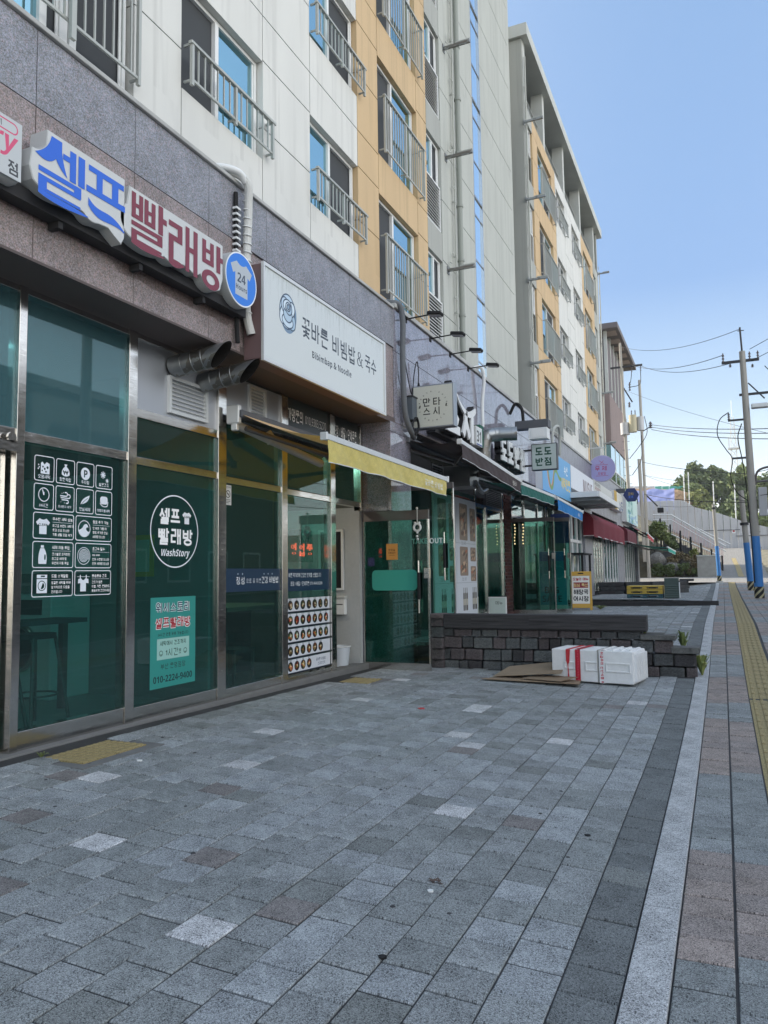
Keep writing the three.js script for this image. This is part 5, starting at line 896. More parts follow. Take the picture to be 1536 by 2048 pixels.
wrapped('white taped pipe bending over the granite ledge beside the round blue sign', [V(5.88, 5.30, -4.35), V(5.97, 5.29, -4.14), V(6.07, 5.22, -4.07), V(6.12, 5.0, -4.09), V(6.12, 4.5, -4.11), V(6.11, 4.2, -4.11), V(6.12, 3.9, -4.10), V(6.16, 3.74, -4.08)], .042, S({ color: C(.66, .66, .63), roughness: .8, bumpMap: T.stoneBump, bumpScale: .01 }), (t) => {
  const rings = []; for (let y = 3.95; y < 5.2; y += .085) { const g = new THREE.TorusGeometry(.043, .006, 5, 12); g.rotateX(F + .2); g.translate(6.12, y, -4.10); rings.push(g); } obj('tape', rings, M.white, t);
  obj('elbow', tube([V(5.8, 5.31, -4.4), V(5.86, 5.31, -4.2), V(5.98, 5.28, -4.09), V(6.05, 5.22, -4.08)], .034, 20, 8), M.white, t);
});
wrapped('dark cable with pale clips running down beside the white taped pipe', [V(5.98, 5.1, -4.14), V(5.99, 4.6, -4.14), V(5.99, 4.3, -4.14), V(5.98, 3.9, -4.13), V(6.0, 3.62, -4.13)], .022, M.black, (t) => { for (let y = 4.45; y < 4.95; y += .06) obj('clip', box(5.955, 6.025, y, y + .02, -4.16, -4.112), M.white, t); });
wrapped('thick dark cable bundle down the granite pier beside the restaurant sign', [V(9.95, 5.34, -4.3), V(10.03, 5.30, -4.12), V(10.08, 5.1, -4.09), V(10.09, 4.6, -4.1), V(10.1, 4.1, -4.1), V(10.16, 3.7, -4.1), V(10.3, 3.5, -4.08), V(10.5, 3.42, -4.1)], .042, S({ color: C(.13, .14, .15), roughness: .7 }), (t) => obj('loop', [tube([V(10.3, 3.56, -4.08), V(10.42, 3.7, -4.03), V(10.5, 3.56, -4.03), V(10.4, 3.45, -4.05), V(10.3, 3.56, -4.06)], .018, 30, 6), tube([V(10.1, 4.9, -4.12), V(10.22, 4.4, -4.1), V(10.38, 4.1, -4.1), V(10.48, 4.02, -4.1)], .008, 30, 5)], M.black, t));
wrapped('pale pipe bending over the ledge above the 31 box', [V(13.95, 5.32, -4.3), V(14.05, 5.36, -4.1), V(14.12, 5.2, -4.06), V(14.12, 4.7, -4.1), V(14.1, 4.2, -4.1)], .034, M.white);
wrapped('silver downpipe beside the noodle house door', [V(19.6, 3.6, -4.1), V(19.6, 2.5, -4.1), V(19.6, 1.2, -4.1), V(19.6, .5, -4.1)], .045, M.steel);
wrapped('grey pipe arching over the ledge above the white shop sign', [V(20.6, 4.5, -4.08), V(20.7, 5.25, -4.05), V(21.1, 5.42, -4.0), V(21.6, 5.3, -4.05), V(21.7, 4.7, -4.08)], .04, M.grey);
{
  const t = fthing('wall_light', 'thin arched wall lamp on the polished granite above the cream light box', 'lamp'); obj('arm', tube([V(10.60, 4.1, -4.16), V(10.6, 4.45, -4.12), V(10.66, 4.62, -4.1), V(10.72, 4.42, -4.1), V(10.72, 4.15, -4.13)], .008, 30, 6), M.black, t); obj('shade', [rod(V(10.72, 4.30, -4.1), V(10.72, 4.2, -4.1), .012, .025)], M.black, t);
}
// ---------------------------------------------------------------- the retaining wall
{
  const o = thing('retaining_wall', 'low wall of dark split stone blocks with a black timber beam on top', 'wall'), z = WALLZ;
  const mats = [[.17, .18, .18], [.13, .135, .135], [.18, .15, .15], [.085, .08, .082], [.20, .21, .205], [.15, .125, .125]].map((c) => S({ color: C(...c), map: T.stone, bumpMap: T.stoneBump, bumpScale: .012, roughness: .95 }));
  const stoneGeo = (s) => { const g = new RoundedBoxGeometry(1, 1, 1, 3, .1), p = g.attributes.position; for (let i = 0; i < p.count; i++) { const x = p.getX(i), y = p.getY(i), zz = p.getZ(i), f = zz > .3 ? (fbm(((x + 1) * .31 + s * .13) % 1, ((y + 1) * .29 + s * .37) % 1, 6, 200 + s, 3) - .5) : 0; p.setXYZ(i, x + .02 * Math.sin(y * 7 + s), y + .02 * Math.sin(x * 5 + s * 2), zz + f * .5); } g.computeVertexNormals(); return met(g); };
  const geos = [0, 1, 2, 3, 4, 5, 6].map(stoneGeo), courseH = .16;
  const course = (y0, x0, x1, h, first) => { let x = x0, k = 0; while (x < x1 - .04) { let w = k ? rr(.12, .31) : first || rr(.15, .3); if (x1 - x - w < .1) w = x1 - x; const m = obj('stone', pick(geos), pick(mats), o); m.scale.set(w - .012, h - .012, .2); m.position.set(x + w / 2, y0 + h / 2, z - .1 + rr(-.012, .012)); m.rotation.set(rr(-.015, .015), rr(-.03, .03), rr(-.012, .012)); x += w; k++; } };
  course(.06, -3.62, -.345, courseH, .22); course(.22, -3.62, -.345, courseH, .1); course(.38, -3.62, -.62, courseH, .26); course(.54, -3.62, -.98, .105, .14);
  for (let k = 0; k < 5; k++) { const m = obj('stone', pick(geos), mats[[2, 5, 2, 1, 5][k]], o); m.scale.set(.20, .145, .24); m.position.set(-3.71, .14 + k * .152, z - .07); m.rotation.y = rr(-.04, .04); }
  obj('cap_stone', [rbox(-3.83, -3.60, .79, .85, z - .26, z + .07, .012)], S({ color: C(.22, .175, .17), map: T.stone, roughness: .9 }), o);
  const cap = S({ color: C(.19, .19, .18), map: T.stone, bumpMap: T.stoneBump, bumpScale: .006, roughness: .9 });
  obj('cap_stone', rbox(-1.0, -.575, .545, .61, z - .24, z + .035, .012), cap, o); obj('cap_stone', rbox(-.64, -.315, .385, .465, z - .24, z + .035, .012), cap, o); obj('cap_stone', rbox(-.985, -.72, .61, .625, z - .25, z - .06, .006), cap, o);
  obj('beam', [rbox(-3.60, -.915, .66, .85, z - .20, z + .05, .008), box(-3.58, -.92, .645, .66, z - .18, z + .02)], M.timber, o);
  for (const y of [.70, .752, .80]) obj('plank_seam', box(-3.59, -.93, y, y + .003, z + .0495, z + .0505), M.black, o);
  obj('fill', box(-3.7, -.4, -.2, .36, z - .5, z - .2), M.bed, o); obj('fill', box(-4.2, -.95, -.2, .42, z - .62, z - .5), M.bed, o);
}
{
  const o = thing('terrace_step', 'long dark timber step across the paving between the two terraces', 'step', { kind: 'structure' }); obj('beam', rbox(-4.1, -.16, .38, .58, STEPZ - .14, STEPZ + .0, .01), M.timber, o);
  const w = thing('retaining_wall', 'low curved dark block wall beyond the yellow pallets', 'wall'); const pts = [[-4.1, -28.2], [-3.2, -28.3], [-2.4, -28.9], [-1.75, -30.0], [-1.3, -31.6]];
  pts.slice(0, -1).forEach(([x, z], i) => { const [x2, z2] = pts[i + 1], L = Math.hypot(x2 - x, z2 - z); for (let r = 0; r < 3; r++) for (let k = 0; k < 3; k++) { const t = (k + .5 + (r % 2) * .2) / 3.2, m = obj('stone', rbox(-L / 6.3, L / 6.3, -.075, .075, -.1, .1, .02), pick([M.timber, S({ color: C(.07, .075, .075), map: T.stone })]), w); m.position.set(mix(x, x2, t), .66 + r * .155, mix(z, z2, t)); m.rotation.y = -Math.atan2(z2 - z, x2 - x); } });
  obj('cap_stone', rbox(-1.55, -1.05, 1.02, 1.1, -31.9, -31.3, .015), M.timber, w); obj('fill', box(-4.1, -1.9, .2, .98, -33.5, -29.4), M.bed, w);
}
// ---------------------------------------------------------------- things standing on the pavement
{
  const o = thing('foam_box', 'stack of white foam boxes strapped with red tape, lying on its side', 'box', { at: V(-1.44, .105, -9.68) }); o.rotation.y = -.17;
  const L = .98, H = .375, D = .52, parts = [[-L / 2, -.16], [-.157, .085], [.088, L / 2]];
  for (const [a, b] of parts) obj('box', rbox(a, b, 0, H, -D / 2, D / 2, .012, 2), M.foam, o);
  const fr = (x0, x1, y0, y1) => [rbox(x0, x1, y0, y0 + .016, D / 2 - .004, D / 2 + .014, .005, 1), rbox(x0, x1, y1 - .016, y1, D / 2 - .004, D / 2 + .014, .005, 1), rbox(x0, x0 + .016, y0, y1, D / 2 - .004, D / 2 + .0135, .005, 1), rbox(x1 - .016, x1, y0, y1, D / 2 - .004, D / 2 + .0135, .005, 1)];
  obj('moulding', [fr(-.33, -.2, .14, .23), fr(-.075, .075, .13, .24), fr(.17, .46, .13, .24)].flat(), M.foam, o);
  const ribs = [box(L / 2 - .002, L / 2 + .008, .02, .05, -D / 2 + .03, D / 2 - .03), box(L / 2 - .002, L / 2 + .008, H - .05, H - .02, -D / 2 + .03, D / 2 - .03)]; for (let k = 0; k < 6; k++) { const z = -D / 2 + .05 + k * (D - .1) / 5; ribs.push(rbox(L / 2 - .004, L / 2 + .036, .03, H - .03, z - .014, z + .014, .006)); } obj('rib', ribs, M.foam, o);
  const top = []; for (const x of [.14, .24, .34, .44]) top.push(rbox(x - .014, x + .014, H - .004, H + .016, -D / 2 + .05, D / 2 - .05, .004)); obj('rib', top, M.foam, o);
  const tapeTex = canvasMat(64, 512, (g) => { g.fillStyle = '#b3122a'; g.fillRect(0, 0, 64, 512); g.fillStyle = '#d3465a'; for (let i = 0; i < 20; i++) g.fillRect(20 + hash(i, 1, 3) * 8, i * 26, 22, 14); });
  const wrap = (x0, x1, m, n, k = 0) => { const t = new THREE.PlaneGeometry(x1 - x0, D); t.rotateX(-F); t.translate((x0 + x1) / 2, H + .003 + k, 0); obj(n, [face(x0, x1, 0, H + .003, D / 2 + .0155), t], m, o); };
  wrap(-.19, -.128, tapeTex, 'tape', .006);
  const tw = poly([[-.305, H], [-.25, H], [-.262, .225], [-.278, .2], [-.272, .09], [-.258, 0], [-.292, 0], [-.283, .1], [-.288, .2], [-.302, .235]]), tg = ex(tw, .002); tg.translate(0, 0, D / 2 + .0155); obj('tape', [tg, box(-.30, -.25, H + .001, H + .004, -D / 2, D / 2)], M.red, o);
  obj('strap', [box(.076, .083, 0, H + .003, D / 2 + .002, D / 2 + .006), box(.076, .083, H, H + .006, -D / 2, D / 2)], S({ color: C(.25, .24, .2) }), o);
  wrap(.10, .165, canvasMat(96, 512, (g) => { g.fillStyle = '#e6e6e6'; g.fillRect(0, 0, 96, 512); g.save(); g.translate(48, 20); g.rotate(F); write(g, '취급주의 신선식품 취급주의', 0, -24, 48, { color: '#c01a2c', lw: .17, gap: .1 }); g.restore(); }), 'tape', .003);
}
{
  const o = thing('cardboard', 'flattened brown cardboard sheets lying beside the foam boxes', 'cardboard'), y = .115;
  const sheet = (pts, y0, tilt, lift, t = .006) => { const g = ex(poly(pts), t); g.rotateX(-F); g.rotateZ(tilt); g.translate(0, y0 + lift, 0); return g; };
  obj('sheet', sheet([[-2.78, 9.22], [-1.58, 9.12], [-1.62, 9.55], [-2.55, 9.66]], y, 0, 0), M.card, o);
  const a = sheet([[0, 0], [.86, -.05], [.84, .52], [.1, .43]], 0, .10, 0); a.rotateX(.16); a.translate(-2.68, y + .012, -9.40); obj('sheet', a, S({ color: C(.36, .27, .18), map: T.concrete, roughness: .9 }), o);
  const b = sheet([[0, 0], [.5, -.12], [.66, .1], [.16, .2]], 0, .03, 0); b.rotateX(.1); b.translate(-2.3, y + .016, -9.28); obj('sheet', b, M.card, o);
  obj('crumpled_piece', (() => { const g = new THREE.IcosahedronGeometry(.05, 2), p = g.attributes.position; for (let i = 0; i < p.count; i++) { const k = .7 + .5 * fbm((p.getX(i) * 4 + 3) % 1, (p.getY(i) * 4 + 3) % 1, 7, 5, 3); p.setXYZ(i, p.getX(i) * k, p.getY(i) * k * .8, p.getZ(i) * k); } g.computeVertexNormals(); g.translate(-1.88, y + .1, -9.72); return g; })(), S({ color: C(.10, .10, .06) }), o);
}
// weeds: each a handful of curved leaves
function weed(label, x, y, z, n, h, spread, mats, wide = .02) {
  const o = thing('weed', label, 'plant', { at: V(x, y, z) });
  const byMat = mats.map(() => []);
  for (let i = 0; i < n; i++) {
    const a = rnd() * 6.28, l = h * rr(.5, 1), r = spread * rr(.3, 1), pts = [[0, 0], [.35, .6], [.7, .9], [1, rr(.7, 1)]].map(([t, k]) => V(Math.cos(a) * r * t, l * k, Math.sin(a) * r * t)), side = V(-Math.sin(a), 0, Math.cos(a)), w = wide * rr(.6, 1.2), ps = [];
    for (let k = 0; k < 3; k++) { const w0 = w * [.35, 1, .7][k], w1 = w * [1, .7, 0.02][k], A = pts[k], B = pts[k + 1], q = [A.clone().addScaledVector(side, w0), A.clone().addScaledVector(side, -w0), B.clone().addScaledVector(side, -w1), B.clone().addScaledVector(side, w1)]; for (const j of [0, 1, 2, 0, 2, 3]) ps.push(q[j].x, q[j].y, q[j].z); }
    const g = new THREE.BufferGeometry(); g.setAttribute('position', new THREE.Float32BufferAttribute(ps, 3)); g.computeVertexNormals(); g.setAttribute('uv', new THREE.Float32BufferAttribute(new Float32Array(ps.length / 3 * 2), 2)); byMat[i % mats.length].push(g);
  }
  byMat.forEach((g, i) => g.length && obj('leaf', mergeGeometries(g), mats[i], o));
}
weed('green weed growing at the right foot of the stone wall beside the pale strip', -.30, .10, -10.4, 46, .30, .16, [M.leafA, M.leafC]);
weed('feathery green weed behind the lowest cap of the stone wall', -.52, .36, -10.75, 40, .30, .12, [M.leafA, M.leafB]);
weed('tiny green tuft on the stone step at the end of the timber beam', -.95, .61, -10.32, 18, .06, .06, [M.leafA], .01);
weed('low grass tuft on the paving beside the yellow notice board', -3.0, .43, -20.9, 70, .12, .32, [M.leafA, M.leafC], .012);
weed('tiny weed beside the yellow tile at the laundry door', -4.36, .18, -4.0, 12, .05, .06, [M.leafA], .008);
weed('dead brown leaf cluster lying on the pavement', -1.23, .03, -3.33, 16, .018, .055, [S({ color: C(.10, .065, .05), side: THREE.DoubleSide })], .010);
{
  const spot = (label, x, z, r, m, fn = lot) => { const g = new THREE.CylinderGeometry(r, r * 1.05, .006, 10), p = g.attributes.position; for (let i = 0; i < p.count; i++) p.setXYZ(i, p.getX(i) * (.7 + .6 * hash(i, 1, 3)), p.getY(i), p.getZ(i)); g.computeVertexNormals(); g.translate(x, fn(x, z) + .004, z); tag(obj('litter', g, m), label, 'litter'); };
  spot('small black blob of gum low in the middle of the pavement', -1.18, -2.62, .014, M.black); spot('small dark spot on the pavement near the pale strip', -.72, -4.25, .014, M.black); spot('small white scrap on the pavement by the yellow tiles', -3.72, -4.25, .018, M.white); spot('tiny white scrap beside the dead leaf cluster', -1.22, -3.22, .012, M.white);
  const gum = []; for (let i = 0; i < 34; i++) { const x = -.5 - 3.6 * rnd(), z = -1.8 - 7.5 * rnd(), g = new THREE.CylinderGeometry(.005 + .006 * rnd(), .012, .003, 9); g.translate(x, lot(x, z) + .0025, z); gum.push(g); } tag(obj('gum_spots', gum, S({ color: C(.045, .045, .047), roughness: .8 })), 'scattered flat dark gum spots over the near pavement', 'litter', null, 'stuff');
  spot('small red scrap of tape on the pavement before the wall', -2.75, -7.1, .03, M.red);
}
// ---------------------------------------------------------------- the sushi bar front
{
  const o = fthing('sushi_shopfront', 'dark shopfront of the sushi bar with steel-framed panes and black louvres above', 'shopfront');
  bars(o, 'mullion', [[10.5, 10.56, .43, 3.4], [15.1, 15.18, .43, 3.4], [15.85, 15.96, .43, 2.82], [17.2, 17.3, .43, 3.4]], M.steel); bars(o, 'rail', [[15.18, 17.2, 2.78, 2.86], [15.18, 17.2, .43, .6], [10.56, 15.1, 2.9, 3.0]], M.steel);
  pane(o, 15.18, 15.85, .6, 2.78, M.glassGreen); pane(o, 15.96, 17.2, .6, 2.78, M.glassGreen);
  louvre(o, 15.96, 17.2, 2.86, 3.3, XF, 9, M.darkGrey, true); louvre(o, 12.6, 13.2, 2.9, 3.35, XF, 8, M.darkGrey, true); obj('lintel', [box(13.2, 15.96, 3.0, 3.4, XF - .1, XF - .02), box(10.56, 12.6, 3.0, 3.4, XF - .1, XF - .02)], M.dark, o);
  obj('wall', box(10.56, 12.6, .43, 2.9, XF - .12, XF - .03), M.dark, o);
}
{
  const food = (g, x, y, w, h, s) => { g.fillStyle = '#8d7a6a'; g.beginPath(); g.roundRect(x, y, w, h, 10); g.fill(); for (let i = 0; i < 26; i++) { g.fillStyle = ['#b79a7e', '#6a4d3c', '#caa98a', '#594536', '#a8603f'][Math.floor(hash(i, s, 1) * 5)]; g.beginPath(); g.ellipse(x + w * (.15 + .7 * hash(i, s, 2)), y + h * (.15 + .7 * hash(i, s, 3)), w * .12, h * .05, -.5, 0, 7); g.fill(); } };
  const o = fthing('photo_board', 'tall white boards with square food photographs covering the sushi bar window', 'board');
  const mk = (bg, k) => canvasMat(384, 620, (g, w, h) => { g.fillStyle = bg; g.fillRect(0, 0, w, h); food(g, 66, 26, 150, 190, k); food(g, 262, 40, 110, 176, k + 1); food(g, 66, 250, 150, 150, k + 2); food(g, 262, 250, 110, 74, k + 3); food(g, 262, 350, 110, 80, k + 4); for (const [x, y] of [[96, 222], [96, 408]]) write(g, '초밥 세트', x, y, 18, { color: '#8a8f94', lw: .1 }); for (const x of [110, 286]) for (let k = 0; k < 3; k++) { g.fillStyle = ['#57534f', '#6d6a60', '#4a4038'][k]; const X = x + k * 30; g.fillRect(X + 8, 462, 10, 34); g.beginPath(); g.roundRect(X, 488, 26, 92, 7); g.fill(); g.fillStyle = '#b9b2a0'; g.fillRect(X + 3, 520, 20, 32); } g.strokeStyle = '#9aa0a6'; g.lineWidth = 2; for (const y of [232, 436]) { g.beginPath(); g.moveTo(0, y); g.lineTo(w, y); g.stroke(); } write(g, '사케', 140, 596, 20, { color: '#444', lw: .12 }); }, { rough: .5 });
  [[13.80, 15.10], [12.60, 13.78]].forEach(([a, b], i) => { const bd = obj('board', box(a, b, .55, 2.86, XF - .02, XF + .01), M.white, o); obj('photo_print', face(a, b, .55, 2.86, XF + .013), mk('#ccd0d6', i * 10), bd); });
  const m = thing('menu_stand', 'small pale upright menu card on the terrace by the photo boards', 'menu card'); obj('card', box(-4.5, -4.12, .45, .92, -15.62, -15.59), M.signFace, m); obj('print', face(-4.48, -4.14, .47, .9, -15.585), canvasMat(160, 200, (g, w, h) => { g.fillStyle = '#c9d6cf'; g.fillRect(0, 0, w, h); write(g, '메뉴', 60, 30, 34, { color: '#5a665f', lw: .1 }); g.fillStyle = '#2f3a34'; g.fillRect(30, 150, 20, 40); g.fillRect(70, 160, 20, 30); }), m); obj('foot', box(-4.45, -4.17, .43, .45, -15.68, -15.5), M.alu, m);
}
{
  const o = fthing('brick_pier', 'narrow pier of dark red bricks between the sushi bar and the noodle house', 'pier'), mats = [[.13, .04, .035], [.09, .03, .03], [.17, .06, .05]].map((c) => S({ color: C(...c), map: T.stone, roughness: .9 }));
  obj('mortar', box(17.31, 18.05, .43, 3.4, XF - .3, XF - .012), M.darkGrey, o); const g = rbox(-.115, .115, -.034, .034, -.02, .02, .006, 1);
  for (let r = 0; r < 38; r++) for (let k = 0; k < 3 + (r % 2); k++) { const u = 17.31 + .12 + k * .245 - (r % 2) * .12; if (u < 17.38 || u > 18.0) continue; const m = obj('brick', g, pick(mats), o); m.position.set(u, .47 + r * .077, XF); }
}
{
  const o = fthing('noodle_shopfront', 'green-glass shopfront of the noodle house behind its open doors', 'shopfront');
  bars(o, 'mullion', [[18.06, 18.12, .43, 3.3], [19.3, 19.38, .43, 3.3], [20.9, 20.98, .43, 3.3], [23.2, 23.28, .43, 3.3]], M.steel, .05); bars(o, 'rail', [[18.12, 23.2, 2.75, 2.83], [19.38, 23.2, .43, .6]], M.steel);
  pane(o, 19.38, 20.9, .6, 2.75, M.glassGreen); pane(o, 20.98, 23.2, .6, 2.75, M.glassGreen); pane(o, 18.12, 23.2, 2.83, 3.28, M.glassDark);
  const p = thing('poster', 'blue sale poster seen through the open noodle house door', 'poster'); obj('sheet', face(-4.15, -3.5, .62, 1.92, -18.95), canvasMat(256, 512, (g, w, h) => { g.fillStyle = '#1f77b8'; g.fillRect(0, 0, w, h); g.fillStyle = '#1aa3b8'; g.fillRect(0, 90, w, h - 90); g.strokeStyle = '#5cc0c8'; g.lineWidth = 8; for (const [x, y, r] of [[60, 260, 44], [180, 200, 60], [120, 330, 36]]) { g.beginPath(); g.arc(x, y, r, 0, 7); g.stroke(); } g.fillStyle = '#0b3c4a'; g.font = 'bold 86px sans-serif'; g.fillText('BIG', 36, 400); g.fillText('SALE', 16, 484, 220); }), p);
  obj('board', box(-4.16, -3.49, .45, 1.93, -18.975, -18.955), M.white, p);
  const l = thing('string_light', 'two short strings of warm fairy lights on the open noodle house door', 'string light'), q = []; for (const x of [-4.5, -4.3]) for (let k = 0; k < 7; k++) { const s = new THREE.SphereGeometry(.014, 8, 6); s.translate(x + .01 * Math.sin(k), 2.55 - k * .075, -17.96); q.push(s); } obj('bulb', q, S({ color: C(.8, .7, .4), emissive: C(1, .8, .4), emissiveIntensity: 1.2 }), l); obj('cord', [rod(V(-4.5, 2.6, -17.965), V(-4.5, 2.08, -17.965), .003), rod(V(-4.3, 2.6, -17.965), V(-4.3, 2.08, -17.965), .003)], M.black, l);
}
// far shops: white framed windows, folding doors
{
  const o = fthing('corner_shopfront', 'white-framed windows of the shop under the flat canopy', 'shopfront'), w = -4.25;
  const fr = [[23.0, 23.08, .5, 3.5], [24.5, 24.58, .5, 3.5], [22.95, 26.5, 3.3, 3.4]];
  const f = []; for (const u of [23.35, 24.2, 25.1, 25.95]) f.push(box(u, u + .09, .5, 3.5, w - .08, w)); for (const y of [.5, 1.2, 2.35, 3.4]) f.push(box(23.35, 26.04, y, y + .09, w - .075, w - .005)); obj('window_frame', f, M.pvc, o);
  for (const u of [23.44, 24.29, 25.19]) { pane(o, u, u + .76, .6, 2.35, M.glassDark, w - .04); pane(o, u, u + .76, 2.44, 3.4, M.glassDark, w - .04); }
  const s = fthing('projecting_sign', 'small dark blue round sign panel by the white-framed windows', 'sign'); obj('body', box(21.0, 21.06, 2.2, 3.0, w, -3.75), S({ color: C(.02, .04, .14) }), s); 
  const k = fthing('serving_shelf', 'black shelf under the white-framed windows', 'shelf'); obj('board', box(23.8, 25.4, 1.95, 2.0, w, -3.85), M.black, k); obj('leg', [box(25.3, 25.36, .45, 1.95, -3.95, -3.89), box(23.85, 23.9, .45, 1.95, -3.95, -3.89)], M.black, k);
  weed('dark leafy pot plant under the black shelf', -3.95, .62, -20.4, 80, .75, .3, [M.leafB, M.leafA], .035);
  const pt = thing('plant_pot', 'dark pot under the leafy plant by the yellow notice board', 'pot'); const g = new THREE.CylinderGeometry(.17, .13, .35, 18); g.translate(-3.95, .60, -20.4); obj('body', g, M.dark, pt); const rm = new THREE.TorusGeometry(.17, .012, 6, 18); rm.rotateX(F); rm.translate(-3.95, .775, -20.4); obj('rim', rm, M.dark, pt);
}
{
  const o = thing('notice_board', 'yellow folding notice board with red and white lettering on the terrace', 'sign', { at: V(-3.42, .43, -20.5) }); o.rotation.y = .12; const yel = S({ color: C(.62, .36, .05), roughness: .5 });
  const A = (m, s) => { m.rotation.x = s; return m; };
  const fr = obj('frame', [rbox(-.27, -.22, 0, 1.02, -.02, .02, .008), rbox(.22, .27, 0, 1.02, -.02, .02, .008), rbox(-.22, .22, .9, 1.02, -.02, .02, .008), rbox(-.22, .22, .06, .17, -.02, .02, .008)], yel, o); A(fr, -.22); fr.position.z = .22;
  obj('panel', box(-.22, .22, .17, .9, -.01, .012), M.white, fr); obj('handle_hole', box(-.07, .07, .95, .98, .0, .0215), M.black, fr);
  obj('lettering', face(-.21, .21, .18, .89, .016), canvasMat(220, 370, (g, w, h) => { g.fillStyle = '#e9e6de'; g.fillRect(0, 0, w, h); write(g, '오늘의 메뉴', w / 2, 20, 38, { color: '#b02a2a', lw: .16, align: 'center', gap: .02 }); g.fillStyle = '#8d1f2a'; g.fillRect(14, 84, w - 28, 76); write(g, '점심 특선', w / 2, 100, 44, { color: '#e2cf8a', lw: .15, align: 'center', gap: .02 }); write(g, '해장국', w / 2, 184, 64, { color: '#222', lw: .18, align: 'center', gap: .02 }); write(g, '어시장', w / 2, 274, 66, { color: '#222', lw: .18, align: 'center', gap: .02 }); }), fr);
  const bk = obj('frame', [rbox(-.27, -.22, 0, 1.0, -.02, .02, .008), rbox(.22, .27, 0, 1.0, -.02, .02, .008), rbox(-.22, .22, .06, .17, -.02, .02, .008)], yel, o); A(bk, .22); bk.position.z = -.22;
}
function foldDoors(label, u0, u1, n, y0, y1, w, m, gl, op) {
  const o = fthing('folding_door', label, 'door'); for (let k = 0; k < n; k++) { const a = mix(u0, u1, k / n), b = mix(u0, u1, (k + 1) / n), f = obj('door_leaf', [box(a + .01, a + .08, y0, y1, w - .06, w), box(b - .08, b - .01, y0, y1, w - .06, w), box(a + .08, b - .08, y0, y0 + .14, w - .06, w), box(a + .08, b - .08, y1 - .09, y1, w - .06, w)], m, o); obj('pane', box(a + .08, b - .08, y0 + .14, y1 - .09, w - .035, w - .025), gl, f); }
  return o;
}
foldDoors('steel folding glass doors under the maroon awning', 27.75, 30.2, 4, .6, 3.3, -4.18, M.steel, M.glassDark); foldDoors('white folding glass doors next to the steel folding doors', 30.3, 34.5, 5, .62, 3.3, -4.15, M.pvc, M.glassDark); foldDoors('tall dark glass doors at the far end of the shop row', 37.0, 41.4, 5, .66, 3.4, -4.15, M.alu, M.glassGreen);
{
  const yel = S({ color: C(.55, .38, .06), roughness: .6 });
  const mk = (label, y, m) => { const t = thing('pallet', label, 'pallet', { at: V(-2.15, y, -24.3), group: undefined }); obj('deck', [rbox(-.5, .5, .075, .115, -.45, .45, .01), rbox(-.5, .5, 0, .03, -.45, .45, .01)], m, t); for (const x of [-.44, 0, .44]) obj('block', box(x - .06, x + .06, .03, .075, -.45, .45), m, t); obj('vent_grid', [box(-.33, -.12, .035, .07, .44, .452), box(.12, .33, .035, .07, .44, .452)], M.black, t); return t; };
  mk('yellow plastic pallet, the upper one of the stack on the terrace', .87, yel); mk('yellow plastic pallet, the middle one of the stack on the terrace', .745, yel); mk('dark blue-green pallet at the bottom of the stack on the terrace', .62, S({ color: C(.03, .09, .11), roughness: .6 }));
  const c = thing('crate', 'dark grey-green crate beside the yellow pallets', 'crate'); obj('body', [box(-1.6, -1.2, 0.62, 1.04, -24.4, -24.36), box(-1.6, -1.2, .62, 1.2, -23.96, -23.92), box(-1.6, -1.56, 0.62, 1.04, -24.36, -23.96), box(-1.24, -1.2, 0.62, 1.04, -24.36, -23.96), box(-1.56, -1.24, .62, .66, -24.36, -23.96)], S({ color: C(.07, .10, .09) }), c); const sl = []; for (let k = 0; k < 6; k++) sl.push(rbox(-1.61, -1.19, 0.65 + k * .064, .68 + k * .064, -23.92, -23.905, .004)); obj('rib', sl, S({ color: C(.10, .14, .125) }), c); obj('rod', rod(V(-1.19, .62, -23.9), V(-1.19, 1.08, -23.9), .015), M.white, c);
}
